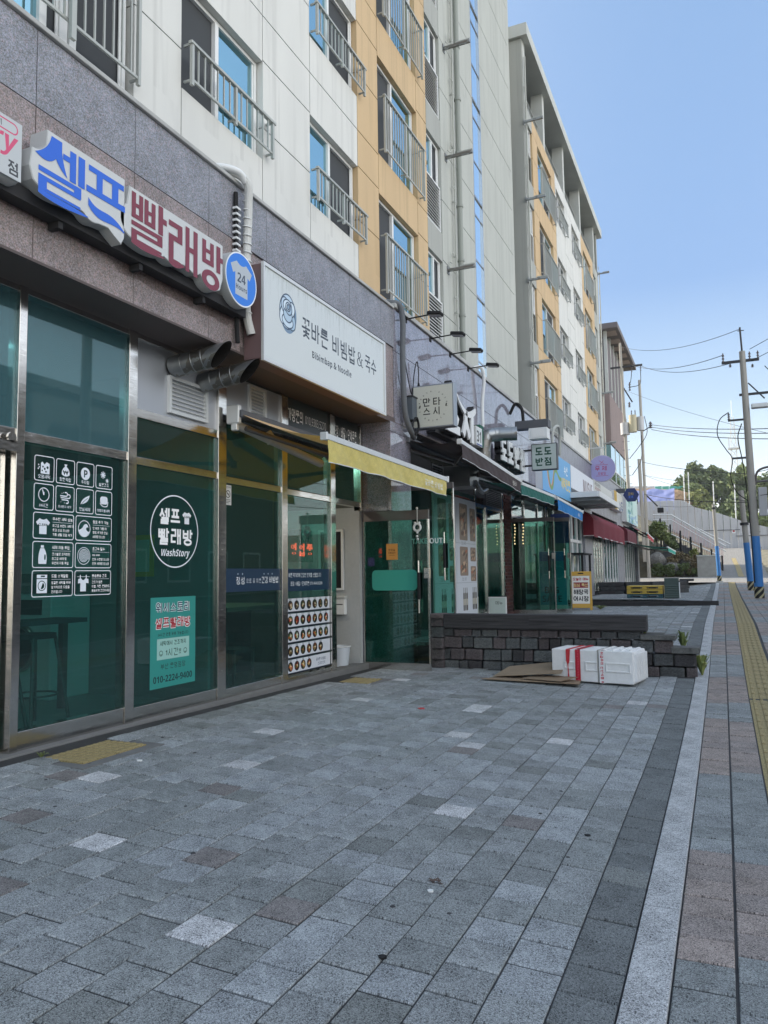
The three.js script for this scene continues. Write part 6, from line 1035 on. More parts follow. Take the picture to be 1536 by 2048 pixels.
// ---------------------------------------------------------------- inside the shops, as far as the glass lets one see
{
  const stool = (label, x, z) => { const t = thing('bar_stool', label, 'stool', { group: 'stools inside the laundry', at: V(x, .2, z) }); const s = new THREE.CylinderGeometry(.17, .17, .04, 20); s.translate(0, .74, 0); obj('seat', s, M.dark, t); for (const [a, b] of [[-.16, -.16], [.16, -.16], [-.16, .16], [.16, .16]]) obj('leg', rod(V(a * 1.25, 0, b * 1.25), V(a * .7, .73, b * .7), .014), M.steelDark, t); obj('ring', (() => { const g = new THREE.TorusGeometry(.19, .009, 6, 24); g.rotateX(F); g.translate(0, .26, 0); return g; })(), M.steelDark, t); return t; };
  stool('dark bar stool inside the laundry, nearest the sliding door', -5.2, -4.25); stool('dark bar stool inside the laundry, second from the sliding door', -5.25, -4.72);
  const c = fthing('counter', 'narrow bar table inside the laundry behind the stools', 'table'); obj('top', box(3.9, 5.6, 1.0, 1.04, -5.95, -5.55), M.darkGrey, c); for (const u of [4.0, 5.5]) obj('leg', box(u - .03, u + .03, .2, 1.0, -5.78, -5.72), M.steelDark, c);
  for (let k = 0; k < 3; k++) { const t = thing('washing_machine', ['first', 'second', 'third'][k] + ' white washing machine from the window along the side wall of the laundry', 'washing machine', { group: 'washing machines in the laundry' }), x = -6.6 - k * .95; obj('body', rbox(x - .42, x + .42, .2, 1.25, -6.28, -5.75, .02), S({ color: C(.68, .70, .70), roughness: .4 }), t); const r = new THREE.TorusGeometry(.22, .035, 8, 28); r.translate(x, .72, -5.74); obj('door', r, M.steel, t); const g = new THREE.CircleGeometry(.2, 24); g.translate(x, .72, -5.742); obj('window', g, M.black, t); obj('control_panel', box(x - .3, x + .3, 1.05, 1.2, -5.75, -5.735), M.dark, t); }
  { const p = thing('wall_notice', 'yellow framed notice on the side wall inside the laundry', 'notice'); obj('border', box(-5.75, -5.35, 1.42, 1.85, -6.295, -6.28), S({ color: C(.55, .45, .08) }), p); obj('paper', box(-5.70, -5.40, 1.47, 1.80, -6.28, -6.275), S({ color: C(.40, .55, .42) }), p); const w = thing('white_board', 'large pale board on the side wall inside the laundry', 'board'); obj('sheet', box(-7.6, -5.95, 1.5, 2.5, -6.295, -6.28), S({ color: C(.62, .66, .64) }), w); obj('border', [box(-7.63, -5.92, 2.5, 2.53, -6.295, -6.27), box(-7.63, -5.92, 1.47, 1.5, -6.295, -6.27)], M.alu, w); }
  const l = fthing('ceiling_lamp', 'lit tube lamp on the laundry ceiling at the left edge of the glass', 'lamp'); obj('housing', box(2.6, 3.9, 3.46, 3.54, -6.15, -6.0), M.white, l); obj('tube', rod(V(2.65, 3.44, -6.07), V(3.85, 3.44, -6.07), .02), S({ color: C(.9, .9, .8), emissive: C(1, .96, .82), emissiveIntensity: 1.6 }), l);
  const a = new THREE.RectAreaLight(new THREE.Color(1, .95, .82), 12, 1.2, .06); a.position.set(-6.07, 3.40, -3.25); a.rotation.set(-F, 0, F, 'YXZ'); a.lookAt(-6.07, 0, -3.25); scene.add(a);
}
{
  const t = fthing('serving_counter', 'pale yellow-green serving counter inside the restaurant', 'counter'); obj('body', [box(6.6, 7.25, .15, 1.0, -5.6, -5.3)], S({ color: C(.34, .34, .12), roughness: .6 }), t); obj('top', box(6.58, 9.0, 1.0, 1.05, -6.3, -5.25), S({ color: C(.30, .26, .17) }), t); obj('body', box(7.25, 8.9, .15, 1.0, -6.2, -5.9), M.dark, t);
  const d = fthing('dining_chair', 'dark dining chair inside the restaurant below the blue band', 'chair'); obj('seat', box(7.0, 7.4, .58, .62, -5.25, -4.85), M.dark, d); obj('backrest', box(7.0, 7.4, .75, 1.05, -5.27, -5.23), M.dark, d); for (const [u, w] of [[7.02, -4.87], [7.38, -4.87], [7.02, -5.23], [7.38, -5.23]]) obj('leg', box(u - .014, u + .014, .15, w < -5 ? .76 : .58, w - .014, w + .014), M.steelDark, d);
  const m = fthing('screen', 'small monitor with a violet picture inside the restaurant', 'monitor'); obj('case', box(7.22, 7.52, 1.55, 1.72, -5.62, -5.58), M.black, m); obj('display', box(7.235, 7.505, 1.565, 1.705, -5.58, -5.578), S({ color: C(.05, .02, .08), emissive: C(.33, .08, .55), emissiveIntensity: .7 }), m);
  const dl = thing('downlight', 'small lit round lamp on the restaurant ceiling', 'lamp'); const dg = new THREE.CylinderGeometry(.06, .06, .03, 20); dg.translate(-6.0, 3.47, -7.4); obj('lens', dg, S({ color: C(.9, .85, .7), emissive: C(1, .9, .7), emissiveIntensity: 1 }), dl); const dr = new THREE.TorusGeometry(.07, .012, 6, 20); dr.rotateX(F); dr.translate(-6.0, 3.48, -7.4); obj('rim', dr, M.white, dl); const pl = new THREE.PointLight(new THREE.Color(1, .9, .72), 3, 0, 2); pl.position.set(-6.0, 3.36, -7.4); pl.castShadow = true; pl.shadow.radius = 3; scene.add(pl);
  const n = fthing('neon_sign', 'red lit neon sign reading open for business inside the restaurant window', 'neon sign'); obj('panel', box(8.12, 8.72, 1.58, 1.98, -4.86, -4.84), S({ color: C(.10, .22, .19), transparent: false, roughness: .2 }), n); const tb = strokeSolid('영', .15, .15, .02, .012).concat(strokeSolid('업', .15, .15, .02, .012).map((g) => g.translate(.2, 0, 0)), strokeSolid('중', .15, .15, .02, .012).map((g) => g.translate(.4, 0, 0))); for (const g of tb) g.translate(8.15, 1.66, -4.835); obj('tube', tb, S({ color: C(.8, .1, .06), emissive: C(1, .07, .035), emissiveIntensity: 2.6 }), n);
  const b = fthing('window_blind', 'narrow straw blind hanging inside the second restaurant window', 'blind'); const sl = []; for (let k = 0; k < 44; k++) sl.push(box(7.69, 7.92, 1.55 + k * .018, 1.562 + k * .018, -4.80, -4.79)); obj('slats', sl, S({ color: C(.30, .22, .12) }), b);
  const f = fthing('wall_menu', 'dark framed menu on the back wall of the restaurant', 'picture'); obj('frame', box(7.2, 8.4, 1.6, 2.2, -9.68, -9.62), M.black, f); obj('print', face(7.25, 8.35, 1.65, 2.15, -9.615), canvasMat(256, 128, (g, w, h) => { g.fillStyle = '#2a2d2c'; g.fillRect(0, 0, w, h); write(g, '비빔밥 국수', 20, 30, 36, { color: '#9aa19c' }); write(g, '덮밥 만두', 20, 78, 30, { color: '#9aa19c' }); }), f);
  const lt = thing('lantern', 'red round paper lantern inside the sushi bar window', 'lantern'); for (const [z, i] of [[-15.4, 0], [-16.2, 1]]) { const g = new THREE.SphereGeometry(.13, 18, 14); g.scale(1, .85, 1); g.translate(-4.95, 2.55, z); obj('shade', g, S({ color: C(.45, .03, .03), emissive: C(.6, .06, .03), emissiveIntensity: .5 }), lt); obj('cord', rod(V(-4.95, 2.66, z), V(-4.95, 3.35, z), .006), M.black, lt); }
}
// ---------------------------------------------------------------- beyond the shops
{
  const o = thing('brown_building', 'narrow brown building with a glazed corner and a deep eaves roof beyond the flats', 'building'), x1 = -6.2, z0 = -50.5, z1 = -60;
  const br = S({ color: C(.26, .20, .19), map: T.streak }), dk = S({ color: C(.14, .12, .13) });
  obj('wall', [box(-16, x1 - .1, 1.0, 16.6, z1, z0 - .1)], dk, o);
  obj('wall_band', [box(-16, x1, 9.6, 12.9, z1 - .05, z0), box(-16, x1, 1.0, 6.3, z1 - .05, z0)], br, o);
  obj('roof', [box(-16.5, x1 + .7, 17.0, 17.35, z1 - 1.6, z0 + .5)], S({ color: C(.15, .13, .13) }), o);
  for (let k = 0; k < 5; k++) obj('soffit_panel', box(-7.3, x1 + .5, 16.96, 17.0, z0 - 1.2 - k * 1.9, z0 - .2 - k * 1.9), S({ color: C(.42, .34, .30) }), o);
  for (let k = 0; k < 6; k++) { obj('column', box(x1 - .25, x1 - .05, 12.9, 17.0, z0 - k * 1.8 - .2, z0 - k * 1.8), M.slab, o); }
  for (const x of [-6.9, -7.5]) obj('column', box(x - .1, x + .1, 12.9, 17.0, z0 - .2, z0), M.slab, o);
  obj('red_panel', box(-7.45, -7.1, 13.0, 16.9, z0 - .1, z0 - .05), S({ color: C(.22, .05, .06) }), o);
  const wf = [], pn = []; for (let k = 0; k < 4; k++) for (let r = 0; r < 2; r++) { const za = z0 - k * 2.3, y = 6.3 + r * 1.65; pn.push(box(x1 - .09, x1 - .05, y + .1, y + 1.6, za - 2.2, za - .05)); wf.push(box(x1 - .1, x1 - .02, y, y + .1, za - 2.3, za), box(x1 - .1, x1 - .02, y + .1, y + 1.65, za - 2.3, za - 2.2)); }
  for (let r = 0; r < 2; r++) for (const x of [-7.7, -6.95]) { const y = 6.3 + r * 1.65; pn.push(box(x, x + .65, y + .1, y + 1.6, z0 - .09, z0 - .05)); wf.push(box(x - .05, x + .7, y, y + .1, z0 - .1, z0 - .02)); }
  obj('window_frame', wf, M.alu, o); pn.forEach((g) => obj('pane', g, M.winGlassB, o));
}
function insul(p, h = .18, r = .045) { const g = []; for (let k = 0; k < 3; k++) g.push(rod(p.clone().add(V(0, k * h / 3, 0)), p.clone().add(V(0, k * h / 3 + h * .18, 0)), r, r * .6, 8)); g.push(rod(p, p.clone().add(V(0, h, 0)), r * .4)); return g; }
function utilityPole(label, base, top, r0, r1, build, blue = 0) {
  const o = thing('utility_pole', label, 'pole'), d = top.clone().sub(base), at = (y) => base.clone().addScaledVector(d, (y - base.y) / d.y);
  obj('shaft', rod(base, top, r0, r1, 16), M.pole, o);
  if (blue) { const m = at(base.y + blue), q = at(base.y + .12); obj('paint_band', rod(q, m, r0 + .006, mix(r0, r1, blue / d.y) + .006, 18), M.poleBlue, o); const st = canvasMat(256, 128, (g, w, h) => { g.fillStyle = '#111'; g.fillRect(0, 0, w, h); g.strokeStyle = '#b5ab86'; g.lineWidth = 20; for (let x = -128; x < 400; x += 64) { g.beginPath(); g.moveTo(x, h); g.lineTo(x + 110, 0); g.stroke(); } }); obj('warning_band', rod(base.clone(), at(base.y + .36), r0 + .012, r0 + .010, 20), st, o); }
  build(o, at); return o;
}
const wires = [];
function cable(label, a, b, sag, r = .012) { const t = thing('power_cable', label, 'cable', {}), n = 24, pts = Array.from({ length: n + 1 }, (_, i) => { const s = i / n, p = a.clone().lerp(b, s); p.y -= sag * 1.5 * s * (1 - s); return p; }); obj('wire', new THREE.TubeGeometry(new THREE.CatmullRomCurve3(pts), n * 2, r * .72, 5), M.dark, t); }
const HW = S({ color: C(.05, .05, .055), roughness: .5, metalness: .4 });
utilityPole('tall grey utility pole with cross arms and a blue painted foot beside the tactile strip', V(1.0, .52, -27), V(.87, 8.45, -27), .135, .09, (o, at) => {
  obj('mast', rod(at(8.4), at(8.4).add(V(-.03, .85, 0)), .03), HW, o); obj('cross_arm', rod(at(9.2).add(V(-.09, -.06, 0)), at(9.2).add(V(.1, -.06, 0)), .015), HW, o); obj('cross_arm', box(.25, 1.35, 8.1, 8.18, -27.05, -26.97), HW, o);
  obj('insulator', [insul(V(.3, 8.16, -27), .3), insul(V(1.08, 8.16, -27), .26), insul(V(1.32, 8.16, -27), .26), insul(V(.5, 7.98, -27), .1), insul(V(1.15, 7.9, -27), .1)].flat(), M.ceramic, o);
  obj('cross_arm', [box(.72, 1.9, 7.0, 7.07, -27.05, -26.97), rod(V(1.0, 7.4, -27), V(1.45, 6.85, -27), .022), box(.35, .95, 6.2, 6.26, -27.04, -26.98), box(.42, .95, 4.96, 5.02, -27.04, -26.98)], HW, o);
  obj('lamp_head', rbox(1.05, 1.55, 6.55, 6.7, -27.12, -26.88, .03), M.alu, o); obj('insulator', insul(V(.38, 6.26, -27), .22), M.ceramic, o);
  obj('jumper', [tube([V(.38, 6.5, -27), V(.12, 6.3, -27), V(.02, 5.8, -27), V(.25, 5.3, -27), V(.42, 5.0, -27), V(.35, 4.4, -27), V(.5, 3.9, -27), V(.8, 3.6, -26.9)], .016, 50, 6), tube([V(.75, 6.1, -27), V(.62, 5.7, -27), V(.7, 5.0, -27), V(.78, 4.2, -26.95), V(.85, 2.4, -26.85), V(.88, 1.0, -26.83)], .018, 50, 6), tube([V(1.5, 7.9, -27), V(1.7, 7.6, -27), V(1.75, 7.0, -27), V(1.95, 6.6, -27)], .014, 30, 6)], M.black, o);
  obj('side_arm', tube([V(1.05, 4.1, -27), V(1.12, 4.5, -27), V(1.3, 4.62, -27), V(2.4, 4.66, -27)], .035, 30, 8), M.steelDark, o); obj('side_arm', rod(V(1.05, 4.2, -27), V(2.4, 4.22, -27), .035), M.steelDark, o);
  obj('box', rbox(1.12, 1.36, 3.1, 4.0, -27.1, -26.86, .02), M.hoard, o); const st = []; for (let k = 0; k < 6; k++) st.push(rod(at(1.6 + k * .5).add(V(-.15, 0, 0)), at(1.6 + k * .5).add(V(.16, 0, 0)), .008)); obj('step_bolt', st, HW, o);
}, 1.95);
utilityPole('slimmer grey utility pole with a blue foot just behind the tall one', V(.98, .6, -34), V(.78, 4.6, -34), .12, .10, (o, at) => { obj('band', rod(at(3.2), at(3.3), .17), HW, o); }, 1.9);
utilityPole('short leaning pole with blue lower half and striped foot before the concrete wall', V(-.2, .78, -42.3), V(-.32, 4.75, -42.3), .095, .075, (o, at) => { obj('band', rod(at(4.5), at(4.6), .1), HW, o); const g = new THREE.CylinderGeometry(.14, .26, .16, 16); g.translate(-.2, .80, -42.3); obj('foot', g, M.concrete, o); }, 1.85);
utilityPole('tall utility pole with a transformer behind the end of the shops', V(-4.75, 1.0, -46.5), V(-5.0, 14.9, -46.5), .12, .07, (o, at) => {
  obj('cross_arm', [box(-5.6, -3.8, 13.4, 13.5, -46.55, -46.45), rod(at(12.3), at(11.3).add(V(.5, 0, 0)), .04)], HW, o); obj('insulator', [insul(V(-4.4, 13.1, -46.5), .3), insul(V(-3.9, 13.1, -46.5), .3), insul(V(-4.55, 12.0, -46.5), .5, .07)].flat(), M.ceramic, o);
  obj('transformer', [rod(V(-4.45, 9.5, -46.4), V(-4.45, 10.5, -46.4), .22, .22, 20)], S({ color: C(.52, .47, .33) }), o); obj('transformer', rod(V(-4.05, 9.6, -46.6), V(-4.05, 10.4, -46.6), .2, .2, 20), M.hoard, o); obj('bracket', rod(at(9.4), at(10.1), .26, .26, 16), M.hoard, o); obj('insulator', [insul(V(-4.5, 10.5, -46.4), .3), insul(V(-4.3, 10.5, -46.4), .3), insul(V(-4.6, 11.0, -46.4), .3, .08)].flat(), M.ceramic, o);
  obj('jumper', [tube([V(-4.4, 13.1, -46.5), V(-4.5, 12.5, -46.5), V(-4.6, 12.3, -46.5)], .02, 20, 5), tube([V(-3.9, 13.1, -46.5), V(-4.0, 12.3, -46.5), V(-4.5, 12.2, -46.5)], .02, 20, 5), tube([V(-3.8, 10.4, -46.5), V(-3.7, 9.4, -46.5), V(-4.2, 8.6, -46.5), V(-4.7, 8.0, -46.5)], .02, 30, 5), tube([V(-4.0, 9.3, -46.5), V(-4.1, 7.8, -46.5), V(-4.6, 7.0, -46.5)], .02, 30, 5)], M.dark, o);
  const st = []; for (let k = 0; k < 8; k++) st.push(rod(at(6 + k * .5).add(V(-.2, 0, 0)), at(6 + k * .5).add(V(.22, 0, 0)), .012)); obj('step_bolt', st, HW, o);
});
utilityPole('leaning utility pole with a thick sleeve right of the transformer pole', V(-4.2, 1.0, -50), V(-4.3, 13.4, -50), .10, .08, (o, at) => {
  obj('sleeve', rod(at(2.0).add(V(-.2, 0, 0)), at(8.4).add(V(-.25, 0, 0)), .11, .10, 14), M.pole, o); obj('insulator', [insul(V(-3.75, 10.3, -50), .4, .12), insul(V(-5.0, 10.4, -50), .3, .08)].flat(), M.ceramic, o); obj('bracket', [rod(at(10.1), V(-3.75, 10.4, -50), .03), rod(at(10.2), V(-4.8, 11.0, -50), .03)], HW, o);
  obj('camera_arm', rod(at(6.2), at(5.4).add(V(.7, 0, 0)), .045), HW, o); obj('camera', [rbox(-3.55, -3.2, 5.0, 5.3, -50.2, -49.8, .03), rbox(-4.95, -4.7, 5.6, 5.95, -50.2, -49.8, .03), rbox(-5.35, -5.1, 5.8, 6.0, -50.1, -49.9, .03)], M.black, o);
});
cable('thin cable high between the transformer pole and the tall right pole', V(-5.0, 14.7, -46.5), V(.85, 9.2, -27), 1.2, .014);
cable('upper of two cables between the transformer pole arm and the right pole arm', V(-4.4, 13.5, -46.5), V(.3, 8.4, -27), .9, .016);
cable('lower of two cables between the transformer pole arm and the right pole arm', V(-3.9, 13.4, -46.5), V(.5, 8.1, -27), .9, .016);
cable('first cable running down from the sleeved pole to the right', V(-3.7, 10.5, -50), V(3.2, 5.3, -24), .5, .022); cable('second cable running down from the sleeved pole to the right', V(-3.7, 10.35, -50), V(3.2, 5.15, -24), .55, .022); cable('third cable running down from the sleeved pole to the right', V(-3.7, 10.2, -50), V(3.2, 4.95, -24), .6, .022);
cable('cable from the sleeved pole to the middle of the right pole', V(-4.3, 8.2, -50), V(.95, 4.45, -27), .3, .018); cable('faint cable sloping from the sleeved pole, second below the sleeve top', V(-4.3, 7.4, -50), V(.95, 4.1, -27), .35, .012); cable('faint cable sloping from the sleeved pole, third below the sleeve top', V(-4.3, 7.4, -50), V(.95, 3.55, -27), .4, .012);
cable('long thicker cable from the sleeved pole past the cameras', V(-4.3, 6.2, -50), V(.98, 3.55, -27), .4, .022); cable('cable from the camera arm to the trees on the hill', V(-3.4, 5.4, -50), V(-1.5, 8.6, -90), .4, .02); cable('faint long cable from the transformer pole down to the right', V(-4.9, 12.1, -46.5), V(3.2, 4.6, -24), .6, .01);
for (const [i, y] of [[0, 8.5], [1, 8.1], [2, 4.5], [3, 4.1], [4, 3.75]]) cable('cable leaving the tall right pole towards the road, ' + ['topmost', 'second from the top', 'third from the top', 'fourth from the top', 'lowest'][i], V(1.1, y, -27), V(6, y + .5 - i * .1, -18), .25, .014);
// grey site hoarding
{
  const o = thing('hoarding', 'long grey corrugated steel site fence on the slope', 'fence'), pts = [[-8.5, 8.3, 4.2], [-3.1, 8.3, 4.0], [-2.7, 7.68, 3.8], [0, 6.8, 3.4], [2.0, 5.95, 3.0], [4.2, 5.3, 2.2], [9, 4.4, 1.2]];
  const yAt = (x, k) => { let i = 0; while (i < pts.length - 2 && x > pts[i + 1][0]) i++; return mix(pts[i][k], pts[i + 1][k], (x - pts[i][0]) / (pts[i + 1][0] - pts[i][0])); };
  for (let x = -8.5; x < 9; x += .62) { const slant = (a, b, d) => { const q = ex(poly([[a, yAt(a, 2)], [b, yAt(b, 2)], [b, yAt(b, 1)], [a, yAt(a, 1)]]), d); q.translate(0, 0, -80.02); return met(q); }, g = [slant(x + .01, x + .6, .02)]; for (const k of [.08, .31, .54]) g.push(slant(x + k - .04, x + k + .04, .055)); obj('sheet', g, M.hoard, o); }
  for (let x = -8.4; x < 9; x += 1.86) obj('post', box(x - .03, x + .03, yAt(x, 2), yAt(x, 1) + .1, -80.1, -80.03), M.alu, o); obj('rail', [box(-2, 1.6, 5.2, 5.26, -79.96, -79.92), box(1.2, 4.2, 4.6, 4.66, -79.96, -79.92)], M.darkGrey, o);
  const s = (label, x, y) => { const n = thing('notice', label, 'notice'); obj('sheet', box(x, x + .3, y, y + .4, -79.95, -79.94), M.white, n); obj('print', box(x + .06, x + .24, y + .12, y + .28, -79.94, -79.935), M.redCloth, n); }; s('small white notice on the grey site fence near the leaning pole', .9, 4.9); s('small white notice on the grey site fence, the one nearer the tall pole', 2.9, 4.3);
  for (const [i, x, h] of [[0, -3.4, 11.7], [1, -2.95, 11.7], [2, 1.4, 10.2], [3, -.6, 10.6]]) { const t = thing('scaffold_pipe', 'thin pale pipe standing behind the site fence, ' + ['leftmost', 'second from the left', 'rightmost', 'third from the left'][i], 'pipe'); obj('pipe', rod(V(x, 5, -86), V(x + .02, h, -86), .05), M.white, t); obj('coupling', rod(V(x, 7.5, -86), V(x, 7.65, -86), .08), M.alu, t); }
}
// stair rail and bank at the corner
{
  const o = thing('bank_wall', 'pale concrete block wall at the foot of the bank across the side road', 'wall'); obj('wall', rbox(-1.45, -.40, .9, 2.28, -50.9, -50.5, .02), M.concrete, o); obj('coping', rbox(-1.48, -.37, 2.28, 2.34, -50.93, -50.47, .015), M.slab, o);
  const f = thing('stair_rail', 'black railing with pale handrails climbing the bank', 'railing'); const A = V(-4.3, 5.3, -56), B = V(-3.1, 5.25, -56), Cc = V(.2, 3.0, -56);
  for (const d of [0, -.35]) obj('handrail', [rod(A.clone().add(V(0, d, 0)), B.clone().add(V(0, d, 0)), .045 + d * .04), rod(B.clone().add(V(0, d, 0)), Cc.clone().add(V(0, d, 0)), .045 + d * .04)], M.white, f);
  obj('handrail', rod(V(-3.2, 3.9, -54), V(-.1, 2.3, -54), .04), M.white, f); obj('handrail', rod(V(-1.6, 4.4, -58), V(.5, 3.2, -58), .04), M.white, f);
  for (let k = 0; k < 7; k++) { const t = k / 6, p = V(mix(-3.7, -.05, t), mix(4.9, 2.35, t), -54); obj('post', rod(p.clone().add(V(0, -1.9, 0)), p, .06), M.black, f); }
  { const g = []; for (let k = 0; k < 30; k++) { const t = k / 29, x = mix(-3.7, -.05, t), y = mix(4.7, 2.15, t); g.push(box(x - .012, x + .012, y - 1.0, y, -54.01, -53.99)); } obj('baluster', g, M.black, f); }
  const sp = []; for (let k = 0; k < 34; k++) { const t = k / 34, x = mix(-3.0, .1, t), y = mix(5.0, 2.9, t); sp.push(box(x - .011, x + .011, y - 1.1, y, -56.01, -55.99)); } obj('baluster', sp, S({ color: C(.60, .30, .30) }), f);
  const st = thing('stone_stairs', 'dark stone stairs behind the black railing on the bank', 'stairs', { kind: 'structure' }); for (let k = 0; k < 12; k++) obj('step', box(-3.6 + k * .29, -3.31 + k * .29, .8, 3.75 - k * .165, -55.4, -54.15), M.darkGrey, st);
}
{
  // bank: a mound with boulders
  const g = new THREE.PlaneGeometry(1, 1, 40, 30), p = g.attributes.position; g.rotateX(-F);
  for (let i = 0; i < p.count; i++) { const s = p.getX(i) + .5, t = p.getZ(i) + .5, x = mix(-9, -.9, s), z = mix(-58, -50.6, t), e = clamp((1 - s) * 2.2) ; p.setXYZ(i, x, SY(-50) - .1 + (1.7 * (1 - t) + .7) * clamp((1 - t) * 5) * (e * .8 + .2) + fbm(s, t, 6, 400, 4) * .5 * clamp((1 - t) * 6), z); }
  g.computeVertexNormals(); const uv = g.attributes.uv; for (let i = 0; i < p.count; i++) uv.setXY(i, p.getX(i), p.getZ(i)); tag(obj('bank', g, S({ color: C(.10, .085, .05), map: T.soil, roughness: 1 })), 'earth bank with boulders and shrubs across the side road', 'bank', null, 'structure');
  const rk = (label, x, y, z, s) => { const q = new THREE.IcosahedronGeometry(1, 3), a = q.attributes.position; for (let i = 0; i < a.count; i++) { const X = a.getX(i), Y = a.getY(i), Z = a.getZ(i), k = .75 + .5 * fbm(((X + 2) * .21) % 1, ((Y + Z + 4) * .17) % 1, 7, 90 + Math.round(x * 10), 4); a.setXYZ(i, X * k, Y * k, Z * k); } q.computeVertexNormals(); q.scale(s, s * .8, s * .7); q.translate(x, y, z); tag(obj('boulder', met(q.index ? q.toNonIndexed() : q), S({ color: C(.24, .235, .22), map: T.stone, bumpMap: T.stoneBump, bumpScale: .03 })), label, 'boulder'); };
  rk('big pale boulder at the left of the bank', -3.8, 2.1, -51.4, .6); rk('pale boulder beside the concrete block wall', -2.3, 2.1, -52.0, .45); rk('boulder low in the shrubs of the bank', -2.9, 1.55, -51.2, .5); rk('boulder at the top of the bank below the railing', -1.9, 2.0, -52.4, .36);
}
// leaf clouds: clumps of many small faces
function foliage(n, cx, cy, cz, rx, ry, rz, leaf, clumps = 14, flat = .0) {
  const P0 = [], N0 = [], U0 = [], cs = Array.from({ length: clumps }, () => { const a = rnd() * 6.28, b = Math.acos(rr(-.75, 1)), r = Math.pow(rnd(), .4); return [Math.cos(a) * Math.sin(b) * r, Math.cos(b) * r, Math.sin(a) * Math.sin(b) * r, rr(.22, .45)]; }), v = V(), u = V(), w = V();
  for (let i = 0; i < n; i++) {
    const c = cs[i % clumps], a = rnd() * 6.28, b = Math.acos(rr(-1, 1)), r = c[3] * Math.pow(rnd(), .45), x = cx + rx * (c[0] + Math.cos(a) * Math.sin(b) * r), y = cy + ry * (c[1] + Math.cos(b) * r), z = cz + rz * (c[2] + Math.sin(a) * Math.sin(b) * r), s = leaf * rr(.6, 1.3);
    v.set(rr(-1, 1), rr(-.2, 1), rr(-1, 1)).normalize(); u.set(rr(-1, 1), rr(-1, 1), rr(-1, 1)).cross(v).normalize(); w.crossVectors(v, u);
    const q = [[-1, -.4], [1, -.4], [1.0, .4], [-1, .4]].map(([e, f]) => [x + (u.x * e + w.x * f) * s, y + (u.y * e + w.y * f) * s, z + (u.z * e + w.z * f) * s]);
    for (const j of [0, 1, 2, 0, 2, 3]) { P0.push(...q[j]); N0.push(v.x, v.y, v.z); U0.push(q[j][0], q[j][1]); }
  }
  const g = new THREE.BufferGeometry(); g.setAttribute('position', new THREE.Float32BufferAttribute(P0, 3)); g.setAttribute('normal', new THREE.Float32BufferAttribute(N0, 3)); g.setAttribute('uv', new THREE.Float32BufferAttribute(U0, 2)); return g;
}
function shrub(label, x, y, z, rx, ry, rz, n, m, leaf = .07) { const o = thing('shrub', label, 'shrub'); obj('foliage', foliage(n, x, y, z, rx, ry, rz, leaf, 12), m, o); obj('stem', [rod(V(x, y - ry, z), V(x, y, z), .04), rod(V(x, y - ry * .6, z), V(x + rx * .4, y + ry * .2, z), .03), rod(V(x, y - ry * .6, z), V(x - rx * .4, y + ry * .2, z), .03)], M.bark, o); }
shrub('tall green shrub at the top left of the bank behind the green awning', -3.9, 4.1, -53.2, .9, 1.1, .8, 2600, M.leafA); shrub('dark green shrub by the first railing post', -3.1, 3.3, -53.4, .5, .6, .5, 1300, M.leafB); shrub('low dark green hedge along the foot of the bank, left part', -3.4, 1.45, -50.9, .9, .5, .4, 2200, M.leafB); shrub('low dark green hedge along the foot of the bank, middle part', -2.2, 1.45, -50.9, .8, .5, .4, 2000, M.leafB); shrub('brownish dry shrub over the boulders of the bank', -2.6, 2.1, -51.6, .8, .45, .5, 1500, M.leafD); shrub('yellowish shrub by the upper boulder of the bank', -1.75, 2.35, -52.6, .45, .35, .4, 900, M.leafC);
shrub('brownish shrub beside the concrete block wall', -1.7, 1.7, -50.8, .35, .6, .3, 1000, M.leafD);
function tree(label, x, z, yb, h, r, n, m, leaf = .32, trunk = true) { const o = thing('tree', label, 'tree'), y = yb + h * .62; obj('crown', foliage(n, x, y, z, r, h * .4, r, leaf, 22), m, o); obj('trunk', [rod(V(x, yb - 1, z), V(x + .2, y, z), .22, .1), rod(V(x, yb + h * .3, z), V(x + r * .5, y + .6, z), .1, .04), rod(V(x, yb + h * .3, z), V(x - r * .5, y + .3, z + .3), .1, .04)], M.bark, o); }
const TL = [['round green tree left of the group on the hill', -5.0, -128, 8.6, 6, 2.6, 3000, 'leafA'], ['tall dark tree in the middle of the hill', -2.6, -132, 9.5, 9, 3.2, 4500, 'leafB'], ['broad yellow-green tree before the dark one on the hill', -3.3, -122, 7.2, 6, 2.6, 3400, 'leafC'], ['dark round tree right of the middle on the hill', .2, -134, 9, 8, 3.0, 4000, 'leafB'], ['round tree with bright top near the lattice mast', 2.6, -130, 9, 8, 2.5, 3600, 'leafA'], ['dark bushy tree below the lattice mast', 3.0, -122, 6, 6, 2.8, 3600, 'leafB'], ['green tree behind the tall utility pole', 6.2, -128, 8, 7, 2.8, 3600, 'leafA'], ['yellow-green tree at the right edge on the hill', 9.2, -124, 7, 7, 2.9, 3600, 'leafC'], ['low bushes at the left end of the trees', -7.2, -124, 9, 4, 2.2, 2200, 'leafD'], ['low dark bush in front of the trees above the fence', .4, -108, 5.2, 4.2, 2.6, 2800, 'leafB'], ['dark bushy tree at the far right of the hill', 12.5, -128, 7.5, 7, 3, 3000, 'leafB'], ['green bush right of the low dark bush above the fence', 4.6, -110, 4.6, 4, 2.6, 2600, 'leafA']];
for (const [l, x, z, y, h, r, n, m] of TL) tree(l, x, z, y, h, r, n, M[m]);
